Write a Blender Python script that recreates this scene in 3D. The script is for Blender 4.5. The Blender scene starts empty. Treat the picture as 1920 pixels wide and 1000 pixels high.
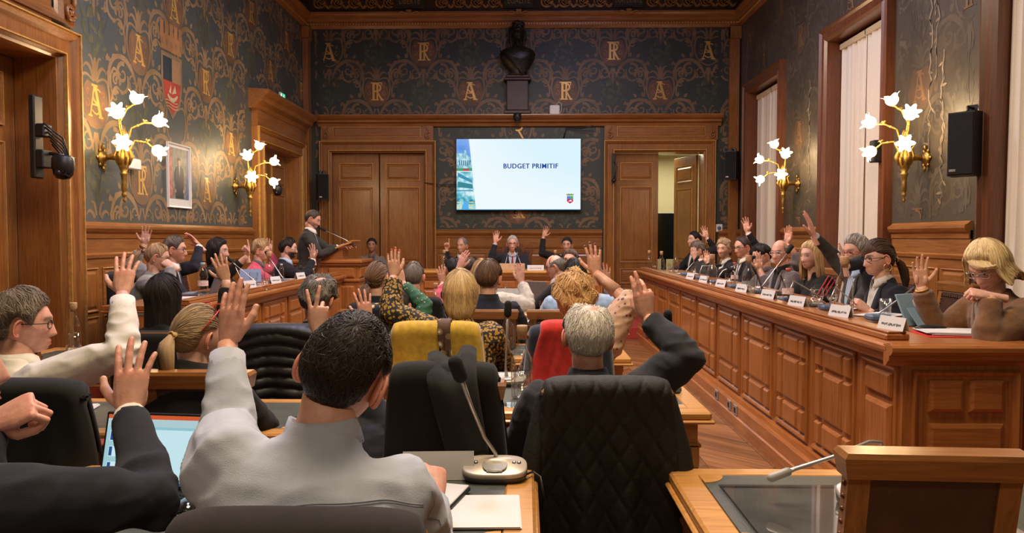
import bpy, math, random
import numpy as np
from mathutils import Vector, Matrix, noise

random.seed(7); RNG = np.random.default_rng(7)
SC = bpy.context.scene
COL = SC.collection
# ------------------------------------------------------------------ camera, world, lights, exposure
FPX = 1400.0
PITCH = math.atan(55/FPX); YAW = math.atan(25/FPX)
cd = bpy.data.cameras.new('camera'); cam = bpy.data.objects.new('camera', cd); COL.objects.link(cam)
cd.sensor_width = 36; cd.lens = 36*FPX/1920; cd.clip_start = .05; cd.clip_end = 100
cam.location = (0, 0, 1.5); cam.rotation_euler = (math.pi/2-PITCH, 0, YAW)
SC.camera = cam
w = bpy.data.worlds.new('world'); SC.world = w; w.use_nodes = True
w.node_tree.nodes['Background'].inputs[0].default_value = (.75, .8, 1, 1)
w.node_tree.nodes['Background'].inputs[1].default_value = .35
SC.view_settings.view_transform = 'Standard'; SC.view_settings.look = 'None'
SC.view_settings.gamma = 1; SC.view_settings.use_curve_mapping = False
SC.view_settings.exposure = 0.58
def area(name, loc, size, power, col, rot=(0,0,0), sy=None):
    l = bpy.data.lights.new(name, 'AREA'); l.energy = power; l.color = col; l.size = size
    if sy: l.shape = 'RECTANGLE'; l.size_y = sy
    o = bpy.data.objects.new(name, l); o.location = loc; o.rotation_euler = rot; COL.objects.link(o); return o
area('chandelier_light', (0, 2.6, 4.9), 1.8, 158, (1, .79, .54))
area('chandelier_light', (0, 7.8, 4.8), 1.8, 158, (1, .79, .54))
area('chandelier_light', (-.2, -2.2, 4.3), 2.2, 180, (1, .81, .58), (math.radians(-28), 0, 0))
area('cool_spotlight', (-1.6, 5.2, 5.9), .7, 110, (.62, .62, 1))
area('cool_spotlight', (1.2, 8.6, 5.9), .7, 90, (.62, .62, 1))

f_ = Vector((-math.sin(YAW)*math.cos(PITCH), math.cos(YAW)*math.cos(PITCH), -math.sin(PITCH)))
r_ = Vector((math.cos(YAW), math.sin(YAW), 0)); u_ = r_.cross(f_)
CAMP = Vector((0, 0, 1.5))
def ray(px, py): return f_ + r_*((px-960)/FPX) - u_*((py-500)/FPX)
def W(px, py, Y): d = ray(px, py); return CAMP + d*(Y/d.y)      # a point of the room at depth Y
def WZ(px, py, z): d = ray(px, py); return CAMP + d*((z-1.5)/d.z)
def WX(px, py, x): d = ray(px, py); return CAMP + d*(x/d.x)
PI = math.pi; R = math.radians

# ------------------------------------------------------------------ materials
MATS = {}
def newmat(name):
    m = bpy.data.materials.new(name); m.use_nodes = True; nt = m.node_tree
    MATS[name] = m
    return m, nt, nt.nodes['Principled BSDF']
def N(nt, t, **kw):
    n = nt.nodes.new(t)
    for k, v in kw.items():
        if k.startswith('i_'):
            key = k[2:]; key = int(key) if key.isdigit() else key.replace('_', ' ')
            n.inputs[key].default_value = v
        else: setattr(n, k, v)
    return n
def ramp(nt, src, stops):
    r = nt.nodes.new('ShaderNodeValToRGB'); e = r.color_ramp.elements
    while len(e) < len(stops): e.new(.5)
    for i, (p, c) in enumerate(stops): e[i].position = p; e[i].color = (*c, 1)
    nt.links.new(src, r.inputs[0]); return r.outputs[0]
def M(name, col, rough=.6, metal=0, var=.12, scale=20, bump=0, bscale=60, coat=0, stretch=None, sheen=0, spec=.5, emis=None, estr=0, alpha=None):
    if name in MATS: return MATS[name]
    m, nt, b = newmat(name); L = nt.links.new
    b.inputs['Roughness'].default_value = rough; b.inputs['Metallic'].default_value = metal
    b.inputs['Coat Weight'].default_value = coat; b.inputs['Coat Roughness'].default_value = .15
    b.inputs['Sheen Weight'].default_value = sheen; b.inputs['Specular IOR Level'].default_value = spec
    tc = N(nt, 'ShaderNodeTexCoord'); mp = N(nt, 'ShaderNodeMapping')
    if stretch: mp.inputs['Scale'].default_value = stretch
    L(tc.outputs['Object'], mp.inputs[0])
    nz = N(nt, 'ShaderNodeTexNoise', i_Scale=scale, i_Detail=4.0); L(mp.outputs[0], nz.inputs[0])
    c = np.array(col)
    L(ramp(nt, nz.outputs[0], [(.3, tuple(c*(1-var))), (.7, tuple(np.clip(c*(1+var), 0, 1)))]), b.inputs['Base Color'])
    if bump:
        n2 = N(nt, 'ShaderNodeTexNoise', i_Scale=bscale, i_Detail=3.0); L(mp.outputs[0], n2.inputs[0])
        bp = N(nt, 'ShaderNodeBump', i_Strength=bump, i_Distance=.01); L(n2.outputs[0], bp.inputs['Height']); L(bp.outputs[0], b.inputs['Normal'])
    if emis: b.inputs['Emission Color'].default_value = (*emis, 1); b.inputs['Emission Strength'].default_value = estr
    return m
def wood(name, dark, mid, light, axis='z', rough=.32, coat=.25, fine=60, rot=0, vv=.12):
    m, nt, b = newmat(name); L = nt.links.new
    tc = N(nt, 'ShaderNodeTexCoord'); oi = N(nt, 'ShaderNodeObjectInfo')
    ad = N(nt, 'ShaderNodeVectorMath', operation='ADD'); L(tc.outputs['Object'], ad.inputs[0])
    ml = N(nt, 'ShaderNodeVectorMath', operation='SCALE'); ml.inputs[0].default_value = (7, 13, 5); L(oi.outputs['Random'], ml.inputs['Scale']); L(ml.outputs[0], ad.inputs[1])
    mr0 = N(nt, 'ShaderNodeMapping'); mr0.inputs['Rotation'].default_value = (0, 0, rot); L(ad.outputs[0], mr0.inputs[0]); mp = N(nt, 'ShaderNodeMapping'); L(mr0.outputs[0], mp.inputs[0])
    s = {'x': (.06, 1, 1), 'y': (1, .06, 1), 'z': (1, 1, .06)}[axis]; mp.inputs['Scale'].default_value = s
    n1 = N(nt, 'ShaderNodeTexNoise', i_Scale=fine, i_Detail=6.0, i_Roughness=.65, i_Distortion=.6); L(mp.outputs[0], n1.inputs[0])
    n2 = N(nt, 'ShaderNodeTexNoise', i_Scale=2.2, i_Detail=2.0); L(ad.outputs[0], n2.inputs[0])
    c1 = ramp(nt, n1.outputs[0], [(.25, dark), (.5, mid), (.75, light)])
    mx = N(nt, 'ShaderNodeMix', data_type='RGBA', blend_type='MULTIPLY'); mx.inputs[0].default_value = .6
    L(c1, mx.inputs[6]); L(ramp(nt, n2.outputs[0], [(.3, (.66, .6, .56)), (.7, (1, 1, 1))]), mx.inputs[7])
    hv = N(nt, 'ShaderNodeHueSaturation'); mr = N(nt, 'ShaderNodeMapRange', i_3=1-vv, i_4=1+vv); L(oi.outputs['Random'], mr.inputs[0])
    L(mr.outputs[0], hv.inputs['Value']); L(mx.outputs[2], hv.inputs['Color']); L(hv.outputs[0], b.inputs['Base Color'])
    b.inputs['Roughness'].default_value = rough; b.inputs['Coat Weight'].default_value = coat; b.inputs['Coat Roughness'].default_value = .18
    bp = N(nt, 'ShaderNodeBump', i_Strength=.12, i_Distance=.004); L(n1.outputs[0], bp.inputs['Height']); L(bp.outputs[0], b.inputs['Normal'])
    return m
oak = {a: wood('oak_'+a, (.17, .062, .014), (.30, .118, .028), (.40, .17, .045), a) for a in 'xyz'}
desk = {a: wood('desk_oak_'+a, (.25, .080, .020), (.40, .142, .038), (.50, .20, .062), a, rough=.28, coat=.35) for a in 'xyz'}
pale = {a: wood('honey_oak_'+a, (.46, .20, .05), (.64, .31, .085), (.74, .40, .13), a, rough=.3, coat=.3) for a in 'xyz'}
dkw = {a: wood('walnut_'+a, (.09, .028, .012), (.15, .048, .018), (.21, .075, .028), a, rough=.35, coat=.3) for a in 'xyz'}
parq = wood('parquet_oak', (.13, .05, .016), (.27, .115, .038), (.40, .19, .07), 'x', rough=.34, coat=.2, fine=40, rot=R(-45), vv=.35)
parq2 = wood('parquet_oak_turned', (.13, .05, .016), (.27, .115, .038), (.40, .19, .07), 'x', rough=.34, coat=.2, fine=40, rot=R(45), vv=.35)
gold = M('gilding', (.62, .38, .10), .35, .75, var=.25, scale=30)
brass = M('gilt_brass', (.48, .30, .075), .36, .85, var=.3, scale=25, bump=.4, bscale=120)
goldln = M('gilt_line', (.60, .34, .09), .4, .3, var=.2)
m_black = M('black_plastic', (.012, .012, .013), .45)
m_blackm = M('black_mesh_foam', (.01, .01, .01), .95, bump=.5, bscale=400)
m_grey = M('grey_plastic', (.30, .29, .27), .4)
m_silver = M('silver_metal', (.55, .53, .50), .3, .8, var=.05)
m_white = M('white_plastic', (.75, .73, .70), .4, var=.03)
m_paper = M('white_paper', (.62, .60, .59), .8, var=.04, scale=6)
m_cork = M('cork', (.50, .30, .16), .85, var=.25, scale=120)
m_bluebase = M('blue_grey_plastic', (.09, .13, .2), .4)
m_leather = M('green_leather', (.060, .066, .050), .45, var=.15, scale=12, bump=.15, bscale=200)
m_brownleather = M('brown_leather', (.055, .022, .014), .42, var=.25, scale=10, bump=.2, bscale=120)
m_redleather = M('red_leather', (.25, .02, .015), .5, var=.15, scale=10, bump=.2)
m_redcarpet = M('red_carpet', (.34, .03, .02), .95, var=.2, scale=90, bump=.4, bscale=300)
m_stud = M('antique_studs', (.12, .06, .03), .35, .8)
m_bronze = M('dark_bronze', (.035, .03, .022), .38, .4, var=.4, scale=14, bump=.2, bscale=60)
m_marble = M('dark_red_marble', (.035, .010, .009), .45, var=.45, scale=9)
m_curtain = M('cream_curtain', (.72, .63, .49), .9, var=.06, scale=120, bump=.25, bscale=500)
m_ceil = M('painted_ceiling', (.09, .055, .025), .7, var=.5, scale=7)
m_frieze = M('frieze_ground', (.045, .022, .010), .6, var=.4, scale=18)
m_beige = M('beige_partition', (.60, .53, .33), .7, var=.03)
def glassmat(name, tint=(1, 1, 1), ior=1.45, gl=1.0):
    m = bpy.data.materials.new(name); m.use_nodes = True; nt = m.node_tree; nt.nodes.clear(); L = nt.links.new
    o = N(nt, 'ShaderNodeOutputMaterial'); t = N(nt, 'ShaderNodeBsdfTransparent', i_Color=(*tint, 1)); g = N(nt, 'ShaderNodeBsdfGlossy', i_Roughness=.04)
    g.inputs['Color'].default_value = (gl, gl, gl, 1)
    lw = N(nt, 'ShaderNodeLayerWeight', i_Blend=.5); pw_ = N(nt, 'ShaderNodeMath', operation='POWER'); pw_.inputs[1].default_value = 2.2; L(lw.outputs['Facing'], pw_.inputs[0]); ma = N(nt, 'ShaderNodeMath', operation='MULTIPLY_ADD'); ma.inputs[1].default_value = (ior-1)*1.6; ma.inputs[2].default_value = .06; tr_ = ramp(nt, lw.outputs['Facing'], [(.45, tint), (.95, tuple(.5*c for c in tint))]); L(tr_, t.inputs[0]); L(pw_.outputs[0], ma.inputs[0]); mx = N(nt, 'ShaderNodeMixShader')
    L(ma.outputs[0], mx.inputs[0]); L(t.outputs[0], mx.inputs[1]); L(g.outputs[0], mx.inputs[2]); L(mx.outputs[0], o.inputs[0]); return m
m_glass = glassmat('clear_glass', (.97, .98, .98), 1.55); m_water = glassmat('water', (.93, .94, .95), 1.33)
m_tglass = glassmat('table_glass', (.95, .97, .96), 1.5)

# ------------------------------------------------------------------ object helpers
def tag(o, label=None, cat=None, group=None, kind=None):
    if label: o['label'] = label
    if cat: o['category'] = cat
    if group: o['group'] = group
    if kind: o['kind'] = kind
    return o
def empty(name, loc=(0, 0, 0), rz=0, parent=None, **kw):
    o = bpy.data.objects.new(name, None); COL.objects.link(o); o.location = loc; o.rotation_euler = (0, 0, rz); o.parent = parent
    o.empty_display_size = .1
    return tag(o, **kw)
def link(name, me, parent=None, loc=None, rz=None, mw=None, **kw):
    o = bpy.data.objects.new(name, me); COL.objects.link(o); o.parent = parent
    if mw is not None: o.matrix_basis = mw
    if loc is not None: o.location = loc
    if rz is not None: o.rotation_euler = (0, 0, rz)
    return tag(o, **kw)
def copy_tree(o, parent=None):
    c = o.copy(); COL.objects.link(c); c.parent = parent
    for ch in list(o.children): copy_tree(ch, c)
    return c
def frame(d, up=Vector((0, 0, 1))):
    d = Vector(d).normalized(); a = Vector(up)
    if abs(d.dot(a)) > .98: a = Vector((1, 0, 0))
    x = d.cross(a).normalized(); y = x.cross(d).normalized()
    return x, y, d
class MB:
    def __init__(s): s.v = []; s.f = []; s.mi = []; s.c = []; s.n = 0; s.sm = []
    def add(s, v, f, mi=0, col=None, smooth=False):
        v = np.asarray(v, float).reshape(-1, 3); s.v.append(v)
        s.f += [tuple(int(i)+s.n for i in q) for q in f]; s.mi += [mi]*len(f); s.sm += [smooth]*len(f)
        c = np.ones((len(v), 3)) if col is None else np.broadcast_to(np.asarray(col, float), (len(v), 3))
        s.c.append(c); s.n += len(v); return s
    def box(s, x0, y0, z0, x1, y1, z1, b=0, mi=0, T=None):
        if x0 > x1: x0, x1 = x1, x0
        if y0 > y1: y0, y1 = y1, y0
        if z0 > z1: z0, z1 = z1, z0
        if b <= 0:
            v = [(x, y, z) for x in (x0, x1) for y in (y0, y1) for z in (z0, z1)]
            f = [(0, 1, 3, 2), (4, 6, 7, 5), (0, 4, 5, 1), (2, 3, 7, 6), (0, 2, 6, 4), (1, 5, 7, 3)]
        else:
            b = min(b, (x1-x0)*.45, (y1-y0)*.45, (z1-z0)*.45)
            v = []; idx = {}
            for ix, (X, sx) in enumerate(((x0, 1), (x1, -1))):
                for iy, (Y, sy) in enumerate(((y0, 1), (y1, -1))):
                    for iz, (Z, sz) in enumerate(((z0, 1), (z1, -1))):
                        for k in range(3):
                            idx[ix, iy, iz, k] = len(v)
                            v.append((X+(0 if k == 0 else sx*b), Y+(0 if k == 1 else sy*b), Z+(0 if k == 2 else sz*b)))
            f = []
            g = lambda *a: idx[a]
            for i in (0, 1):
                f += [(g(i,0,0,0), g(i,1,0,0), g(i,1,1,0), g(i,0,1,0)), (g(0,i,0,1), g(1,i,0,1), g(1,i,1,1), g(0,i,1,1)), (g(0,0,i,2), g(1,0,i,2), g(1,1,i,2), g(0,1,i,2))]
            for i in (0, 1):
                for j in (0, 1):
                    f += [(g(i,j,0,0), g(i,j,1,0), g(i,j,1,1), g(i,j,0,1)), (g(i,0,j,0), g(i,1,j,0), g(i,1,j,2), g(i,0,j,2)), (g(0,i,j,1), g(1,i,j,1), g(1,i,j,2), g(0,i,j,2))]
                    for k in (0, 1): f.append((g(i,j,k,0), g(i,j,k,1), g(i,j,k,2)))
        if T is not None: v = [T @ Vector(p) for p in v]
        return s.add(v, f, mi)
    def loft(s, rings, mi=0, caps=True, closed=True, col=None, smooth=True):
        n = len(rings[0]); v = np.concatenate([np.asarray(r, float) for r in rings]); f = []
        m = n if closed else n-1
        for i in range(len(rings)-1):
            for j in range(m):
                k = (j+1) % n; f.append((i*n+j, i*n+k, (i+1)*n+k, (i+1)*n+j))
        if caps and closed:
            f.append(tuple(range(n-1, -1, -1))); f.append(tuple((len(rings)-1)*n+j for j in range(n)))
        return s.add(v, f, mi, col, smooth)
    def tube(s, path, rad, n=8, mi=0, flat=1, caps=True, up=(0, 0, 1), round_=False, col=None):
        P = [Vector(p) for p in path]; rad = [rad]*len(P) if not hasattr(rad, '__len__') else list(rad)
        if round_:
            d0 = (P[0]-P[1]).normalized(); d1 = (P[-1]-P[-2]).normalized(); a, b = rad[0], rad[-1]
            P = [P[0]+d0*a*.85, P[0]+d0*a*.5]+P+[P[-1]+d1*b*.5, P[-1]+d1*b*.85]; rad = [a*.45, a*.85]+rad+[b*.85, b*.45]
        rings = []; x = None
        for i, p in enumerate(P):
            d = (P[min(i+1, len(P)-1)]-P[max(i-1, 0)])
            if d.length < 1e-9: d = Vector((0, 0, 1))
            d.normalize()
            if x is None: x, y, _ = frame(d, up)
            else:
                x = (x-d*x.dot(d))
                if x.length < 1e-6: x, y, _ = frame(d, up)
                x.normalize(); y = x.cross(d)
            y = x.cross(d).normalized()
            rings.append([tuple(p+(x*math.cos(t)+y*math.sin(t)*flat)*rad[i]) for t in [2*PI*k/n for k in range(n)]])
        return s.loft(rings, mi, caps, col=col)
    def lathe(s, prof, n=16, c=(0, 0, 0), mi=0, T=None, caps=False):
        rings = []
        for r, z in prof:
            ring = [Vector((r*math.cos(2*PI*k/n), r*math.sin(2*PI*k/n), z)) for k in range(n)]
            if T is not None: ring = [T @ p for p in ring]
            rings.append([tuple(p+Vector(c)) for p in ring])
        return s.loft(rings, mi, caps)
    def prism(s, poly, h0, h1, ax='y', mi=0, smooth=False):
        # poly in the plane across ax, extruded along ax
        def q(a, b, h): return {'y': (a, h, b), 'x': (h, a, b), 'z': (a, b, h)}[ax]
        return s.loft([[q(a, b, h0) for a, b in poly], [q(a, b, h1) for a, b in poly]], mi, smooth=smooth)
    def ball(s, c, r, n=12, mi=0, sc=(1, 1, 1), col=None, T=None):
        rings = []; m = max(4, n//2)
        for i in range(m+1):
            t = PI*(.02+.96*i/m)
            ring = [Vector((r*sc[0]*math.sin(t)*math.cos(2*PI*k/n), r*sc[1]*math.sin(t)*math.sin(2*PI*k/n), r*sc[2]*math.cos(t))) for k in range(n)]
            if T is not None: ring = [T @ p for p in ring]
            rings.append([tuple(p+Vector(c)) for p in ring])
        return s.loft(rings, mi, col=col)
    def rectsweep(s, x0, z0, x1, z1, prof, mi=0, openb=False, y=0):
        # moulding mitred round a rectangle in the local xz plane, outward is -y; prof = [(inset, height)]
        rings = [[(x0+d, y-h, z0+(0 if openb else d)), (x0+d, y-h, z1-d), (x1-d, y-h, z1-d), (x1-d, y-h, z0+(0 if openb else d))] for d, h in prof]
        return s.loft(rings, mi, caps=False, closed=not openb, smooth=False)
    def mesh(s, name='m', mats=(), cols=False):
        me = bpy.data.meshes.new(name); v = np.concatenate(s.v) if s.v else np.zeros((0, 3))
        me.from_pydata(v.tolist(), [], s.f)
        for m in mats: me.materials.append(m)
        me.polygons.foreach_set('material_index', s.mi); me.polygons.foreach_set('use_smooth', s.sm)
        if cols:
            a = me.color_attributes.new('Col', 'FLOAT_COLOR', 'POINT'); c = np.concatenate(s.c)
            a.data.foreach_set('color', np.hstack([c, np.ones((len(c), 1))]).ravel())
        me.update(); return me
    def obj(s, name, mats, parent=None, cols=False, **kw):
        if not isinstance(mats, (list, tuple)): mats = [mats]
        return link(name, s.mesh(name, mats, cols), parent, **kw)
PANELS = {}
def panel_mesh(wd, h, mat, style='raised', trim=None):
    key = (round(wd, 3), round(h, 3), mat.name, style, trim.name if trim else None)
    if key in PANELS: return PANELS[key]
    mb = MB(); X, Z = wd/2, h/2; k = min(1, min(wd, h)/.16)
    if style == 'raised': prof = [(0, 0), (0, .012), (.006*k, .016), (.014*k, .012), (.022*k, .006), (.03*k, .006), (.055*k, .017)]
    elif style == 'block': prof = [(0, 0), (0, .004), (.004, .012), (.02*k, .02)]
    else: prof = [(0, 0), (0, .016), (.01, .024), (.024, .020), (.03, .006), (.045, .004), (.05, .001)]
    mb.rectsweep(-X, -Z, X, Z, prof)
    d, hh = prof[-1]
    mb.add([(-X+d, -hh, -Z+d), (X-d, -hh, -Z+d), (X-d, -hh, Z-d), (-X+d, -hh, Z-d)], [(0, 1, 2, 3)])
    if trim: mb.rectsweep(-X-.004, -Z-.004, X+.004, Z+.004, [(0, 0), (0, .019), (.007, .019), (.007, .01)], mi=1)
    PANELS[key] = mb.mesh('panel', [mat]+([trim] if trim else [])); return PANELS[key]
def put_panel(parent, x, y, z, wd, h, mat, style='raised', rz=0, trim=None, name='panel'):
    return link(name, panel_mesh(wd, h, mat, style, trim), parent, loc=(x, y, z), rz=rz)
def text(name, body, parent, loc, size, mat, rz=0, rx=PI/2, bold=.0, align='CENTER', ext=.001, sx=1):
    c = bpy.data.curves.new(name, 'FONT'); c.body = body; c.size = size; c.align_x = align; c.align_y = 'CENTER'
    c.extrude = ext; c.space_character = 1.1 if 'BUDGET' in body else 1; c.offset = bold; c.materials.append(mat); c.resolution_u = 3
    o = bpy.data.objects.new(name, c); COL.objects.link(o); o.parent = parent; o.location = loc; o.rotation_euler = (rx, 0, rz); o.scale = (sx, 1, 1)
    return o
def smooth(a, b, x):
    t = np.clip((x-a)/(b-a), 0, 1); return t*t*(3-2*t)
# ------------------------------------------------------------------ room shell
XL, XR, YB, YF, ZC = -3.93, 3.79, 13.4, -4.5, 6.35
def wallgrid(mb, x0, x1, z0, z1, holes, t):
    xs = sorted({x0, x1, *[h[0] for h in holes], *[h[1] for h in holes]}); zs = sorted({z0, z1, *[h[2] for h in holes], *[h[3] for h in holes]})
    for a, b in zip(xs, xs[1:]):
        for c, d in zip(zs, zs[1:]):
            if any(h[0] <= (a+b)/2 <= h[1] and h[2] <= (c+d)/2 <= h[3] for h in holes): continue
            mb.box(a, 0, c, b, t, d)
def wallmat(name, base, fade, amt, streak=None):
    m, nt, b = newmat(name); L = nt.links.new
    tc = N(nt, 'ShaderNodeTexCoord'); n1 = N(nt, 'ShaderNodeTexNoise', i_Scale=1.1, i_Detail=6.0, i_Roughness=.7); L(tc.outputs['Object'], n1.inputs[0])
    n2 = N(nt, 'ShaderNodeTexNoise', i_Scale=160.0, i_Detail=2.0); L(tc.outputs['Object'], n2.inputs[0])
    c1 = ramp(nt, n1.outputs[0], [(.35, base), (.35+amt, fade)])
    mx = N(nt, 'ShaderNodeMix', data_type='RGBA', blend_type='MULTIPLY'); mx.inputs[0].default_value = .5
    L(c1, mx.inputs[6]); L(ramp(nt, n2.outputs[0], [(.3, (.7, .7, .7)), (.7, (1.2, 1.2, 1.2))]), mx.inputs[7])
    L(mx.outputs[2], b.inputs['Base Color']); b.inputs['Roughness'].default_value = .5
    bp = N(nt, 'ShaderNodeBump', i_Strength=.2, i_Distance=.003); L(n2.outputs[0], bp.inputs['Height']); L(bp.outputs[0], b.inputs['Normal'])
    return m
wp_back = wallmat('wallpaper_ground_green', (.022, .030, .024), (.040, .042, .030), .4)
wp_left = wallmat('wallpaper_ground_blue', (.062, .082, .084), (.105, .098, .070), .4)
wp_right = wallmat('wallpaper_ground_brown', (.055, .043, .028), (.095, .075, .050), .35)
plaster = M('dark_wall_plaster', (.12, .07, .035), .8)
# holes in wall-local x: doors and windows
HB = [(-3.47, -1.80, 0, 3.01), (1.60, 3.16, 0, 3.01)]
HL = [(4.35, 6.16, 0, 2.98), (10.95, 12.75, 0, 2.86)]
HR = [(-12.75, -11.2, .25, 3.92), (-9.42, -7.98, .25, 3.92), (-6.05, -4.4, .25, 3.92)]
floor = MB().box(XL-.4, YF, -.1, XR+.4, YB+3.2, 0).obj('floor', M('subfloor_boards', (.24, .10, .035), .4, stretch=(1, .1, 1), coat=.2), kind='structure')
ceil = MB().box(XL-.4, YF, ZC, XR+.4, YB+.4, ZC+.15).obj('ceiling', m_ceil, kind='structure')
def wall(name, loc, rz, x0, x1, holes, mat, t=.32):
    mb = MB(); wallgrid(mb, x0, x1, 0, ZC, holes, t); o = mb.obj(name, mat, kind='structure'); o.location = loc; o.rotation_euler = (0, 0, rz); return o
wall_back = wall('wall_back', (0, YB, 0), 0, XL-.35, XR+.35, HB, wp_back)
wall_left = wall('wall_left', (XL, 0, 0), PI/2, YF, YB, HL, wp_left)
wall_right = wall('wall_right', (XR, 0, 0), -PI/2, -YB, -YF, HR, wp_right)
wall_front = MB().box(XL, YF-.2, 0, XR, YF, ZC).obj('wall_front', M('front_wall_paint', (.10, .08, .05), .8), kind='structure')

# ------------------------------------------------------------------ wallpaper print (flat print, laid on the walls as thin inlay)
def spiral(cx, cz, r, a0, turns, n=14, r1=.25):
    return [(cx+r*(1-(1-r1)*i/n)*math.cos(a0+turns*2*PI*i/n), cz+r*(1-(1-r1)*i/n)*math.sin(a0+turns*2*PI*i/n)) for i in range(n+1)]
def bez(p0, p1, p2, p3, n=10):
    return [tuple((1-t)**3*a+3*(1-t)**2*t*b+3*(1-t)*t*t*c+t**3*d for a, b, c, d in zip(p0, p1, p2, p3)) for t in [i/n for i in range(n+1)]]
class Print:
    def __init__(s): s.polys = []          # (points, layer, colour index)
    def ribbon(s, pts, w0, w1, c, lay=0, wm=None):
        n = len(pts)-1; L_, R_ = [], []
        for i, p in enumerate(pts):
            a = pts[max(i-1, 0)]; b = pts[min(i+1, n)]; dx, dz = b[0]-a[0], b[1]-a[1]; l = math.hypot(dx, dz) or 1
            t = i/n; wd = (w0*(1-t)+w1*t) if wm is None else (w0*(1-t)**2+wm*2*t*(1-t)+w1*t*t)
            L_.append((p[0]-dz/l*wd/2, p[1]+dx/l*wd/2)); R_.append((p[0]+dz/l*wd/2, p[1]-dx/l*wd/2))
        for i in range(n): s.polys.append(([L_[i], L_[i+1], R_[i+1], R_[i]], lay, c))
    def leaf(s, x, z, ang, l, wd, c, lay=0):
        ca, sa = math.cos(ang), math.sin(ang)
        s.polys.append(([(x+ca*u*l-sa*v*wd, z+sa*u*l+ca*v*wd) for u, v in ((0, 0), (.3, .42), (.65, .38), (1, 0), (.65, -.38), (.3, -.42))], lay, c))
    def disc(s, x, z, r, c, lay=0, n=5): s.polys.append(([(x+r*math.cos(2*PI*k/n), z+r*math.sin(2*PI*k/n)) for k in range(n)], lay, c))
def motif():
    P = Print()
    for s in (-1, 1):
        m = lambda pts: [(s*a, b) for a, b in pts]
        P.ribbon(m(bez((.02, -.30), (.05, -.5), (.20, -.52), (.20, -.38))), .03, .02, 0)
        P.ribbon(m(spiral(.135, -.36, .065, 0, .85)), .025, .012, 0)
        P.ribbon(m(bez((.05, -.48), (.10, -.25), (.24, -.14), (.40, -.16), 12)), .02, .05, 0, wm=.085)
        P.ribbon(m(bez((.40, -.16), (.58, -.19), (.62, -.36), (.60, -.52), 12)), .05, .03, 0, wm=.06)
        P.ribbon(m(spiral(.34, -.33, .115, PI*.6, -1.2, 16, .15)), .05, .015, 0)
        P.ribbon(m(bez((.24, -.33), (.20, -.47), (.30, -.56), (.42, -.50))), .02, .01, 0, wm=.06)
        P.ribbon(m(spiral(.47, -.42, .075, PI*.9, -1.0, 12, .2)), .045, .012, 0)
        for (x, z, a, l) in ((.30, -.12, 1.4, .10), (.42, -.12, .9, .09), (.17, -.21, 2.2, .08), (.56, -.24, .3, .09), (.23, -.43, -2.2, .08), (.44, -.52, -.6, .10), (.38, -.40, -1.2, .07), (.06, -.52, -1.1, .12)):
            P.leaf(s*x, z, a if s > 0 else PI-a, l, .06, 0)
        P.ribbon(m(bez((.28, -.10), (.26, .12), (.34, .26), (.44, .20), 10)), .02, .02, 0, wm=.05); P.ribbon(m(spiral(.355, .115, .075, .6, 1.0, 12, .2)), .035, .01, 0)
        P.ribbon(m(bez((.31, .10), (.22, .30), (.30, .44), (.40, .38), 10)), .015, .015, 0, wm=.045); P.ribbon(m(spiral(.34, .36, .05, .2, 1.0, 10, .2)), .03, .01, 0)
        for (x, z, a, l) in ((.30, .02, 2.4, .07), (.44, .20, -.5, .09), (.40, .38, -.4, .08), (.25, .28, 2.2, .08), (.36, .27, .9, .08), (.20, .44, 1.2, .09), (.30, .50, .6, .08)): P.leaf(s*x, z, a if s > 0 else PI-a, l, .05, 0)
        # leaves of the medallion crown
        P.ribbon(m(bez((.03, .20), (.06, .34), (.15, .38), (.19, .30))), .035, .012, 0, wm=.05)
        P.ribbon(m(bez((.02, .20), (.02, .38), (.07, .46), (.11, .42))), .03, .012, 0, wm=.045)
        P.ribbon(m(bez((.0, -.26), (.28, -.20), (.27, .10), (.21, .22), 12)), .02, .035, 0, wm=.03)
        P.ribbon(m(bez((.21, .22), (.15, .27), (.08, .22), (.02, .19))), .03, .02, 0)
    P.leaf(0, .18, PI/2, .3, .07, 0); P.leaf(0, -.28, -PI/2, .34, .06, 0)
    pts = [(0, -.27)]+[(x, z) for x, z in bez((.10, -.25), (.26, -.16), (.24, .12), (.14, .19), 6)]+[(0, .16)]
    P.polys.append((pts+[(-x, z) for x, z in pts[-2:0:-1]], 1, 1))
    rng = random.Random(3)
    for i in range(26):                      # laurel bush under the medallion
        t = i/26; a = PI/2+(rng.random()-.5)*2.6; x = (rng.random()-.5)*.42; z = -.92+t*.42
        P.leaf(x*(1-.3*t), z, a, .09, .06, 2)
    for a in (-.5, -.25, 0, .25, .5): P.ribbon([(0, -.98), (a*.3, -.75), (a*.5, -.5)], .012, .005, 2)
    for i in range(46):
        P.disc((rng.random()-.5)*.82, -.75+rng.random()*1.25, .008, 3)
    return P
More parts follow.
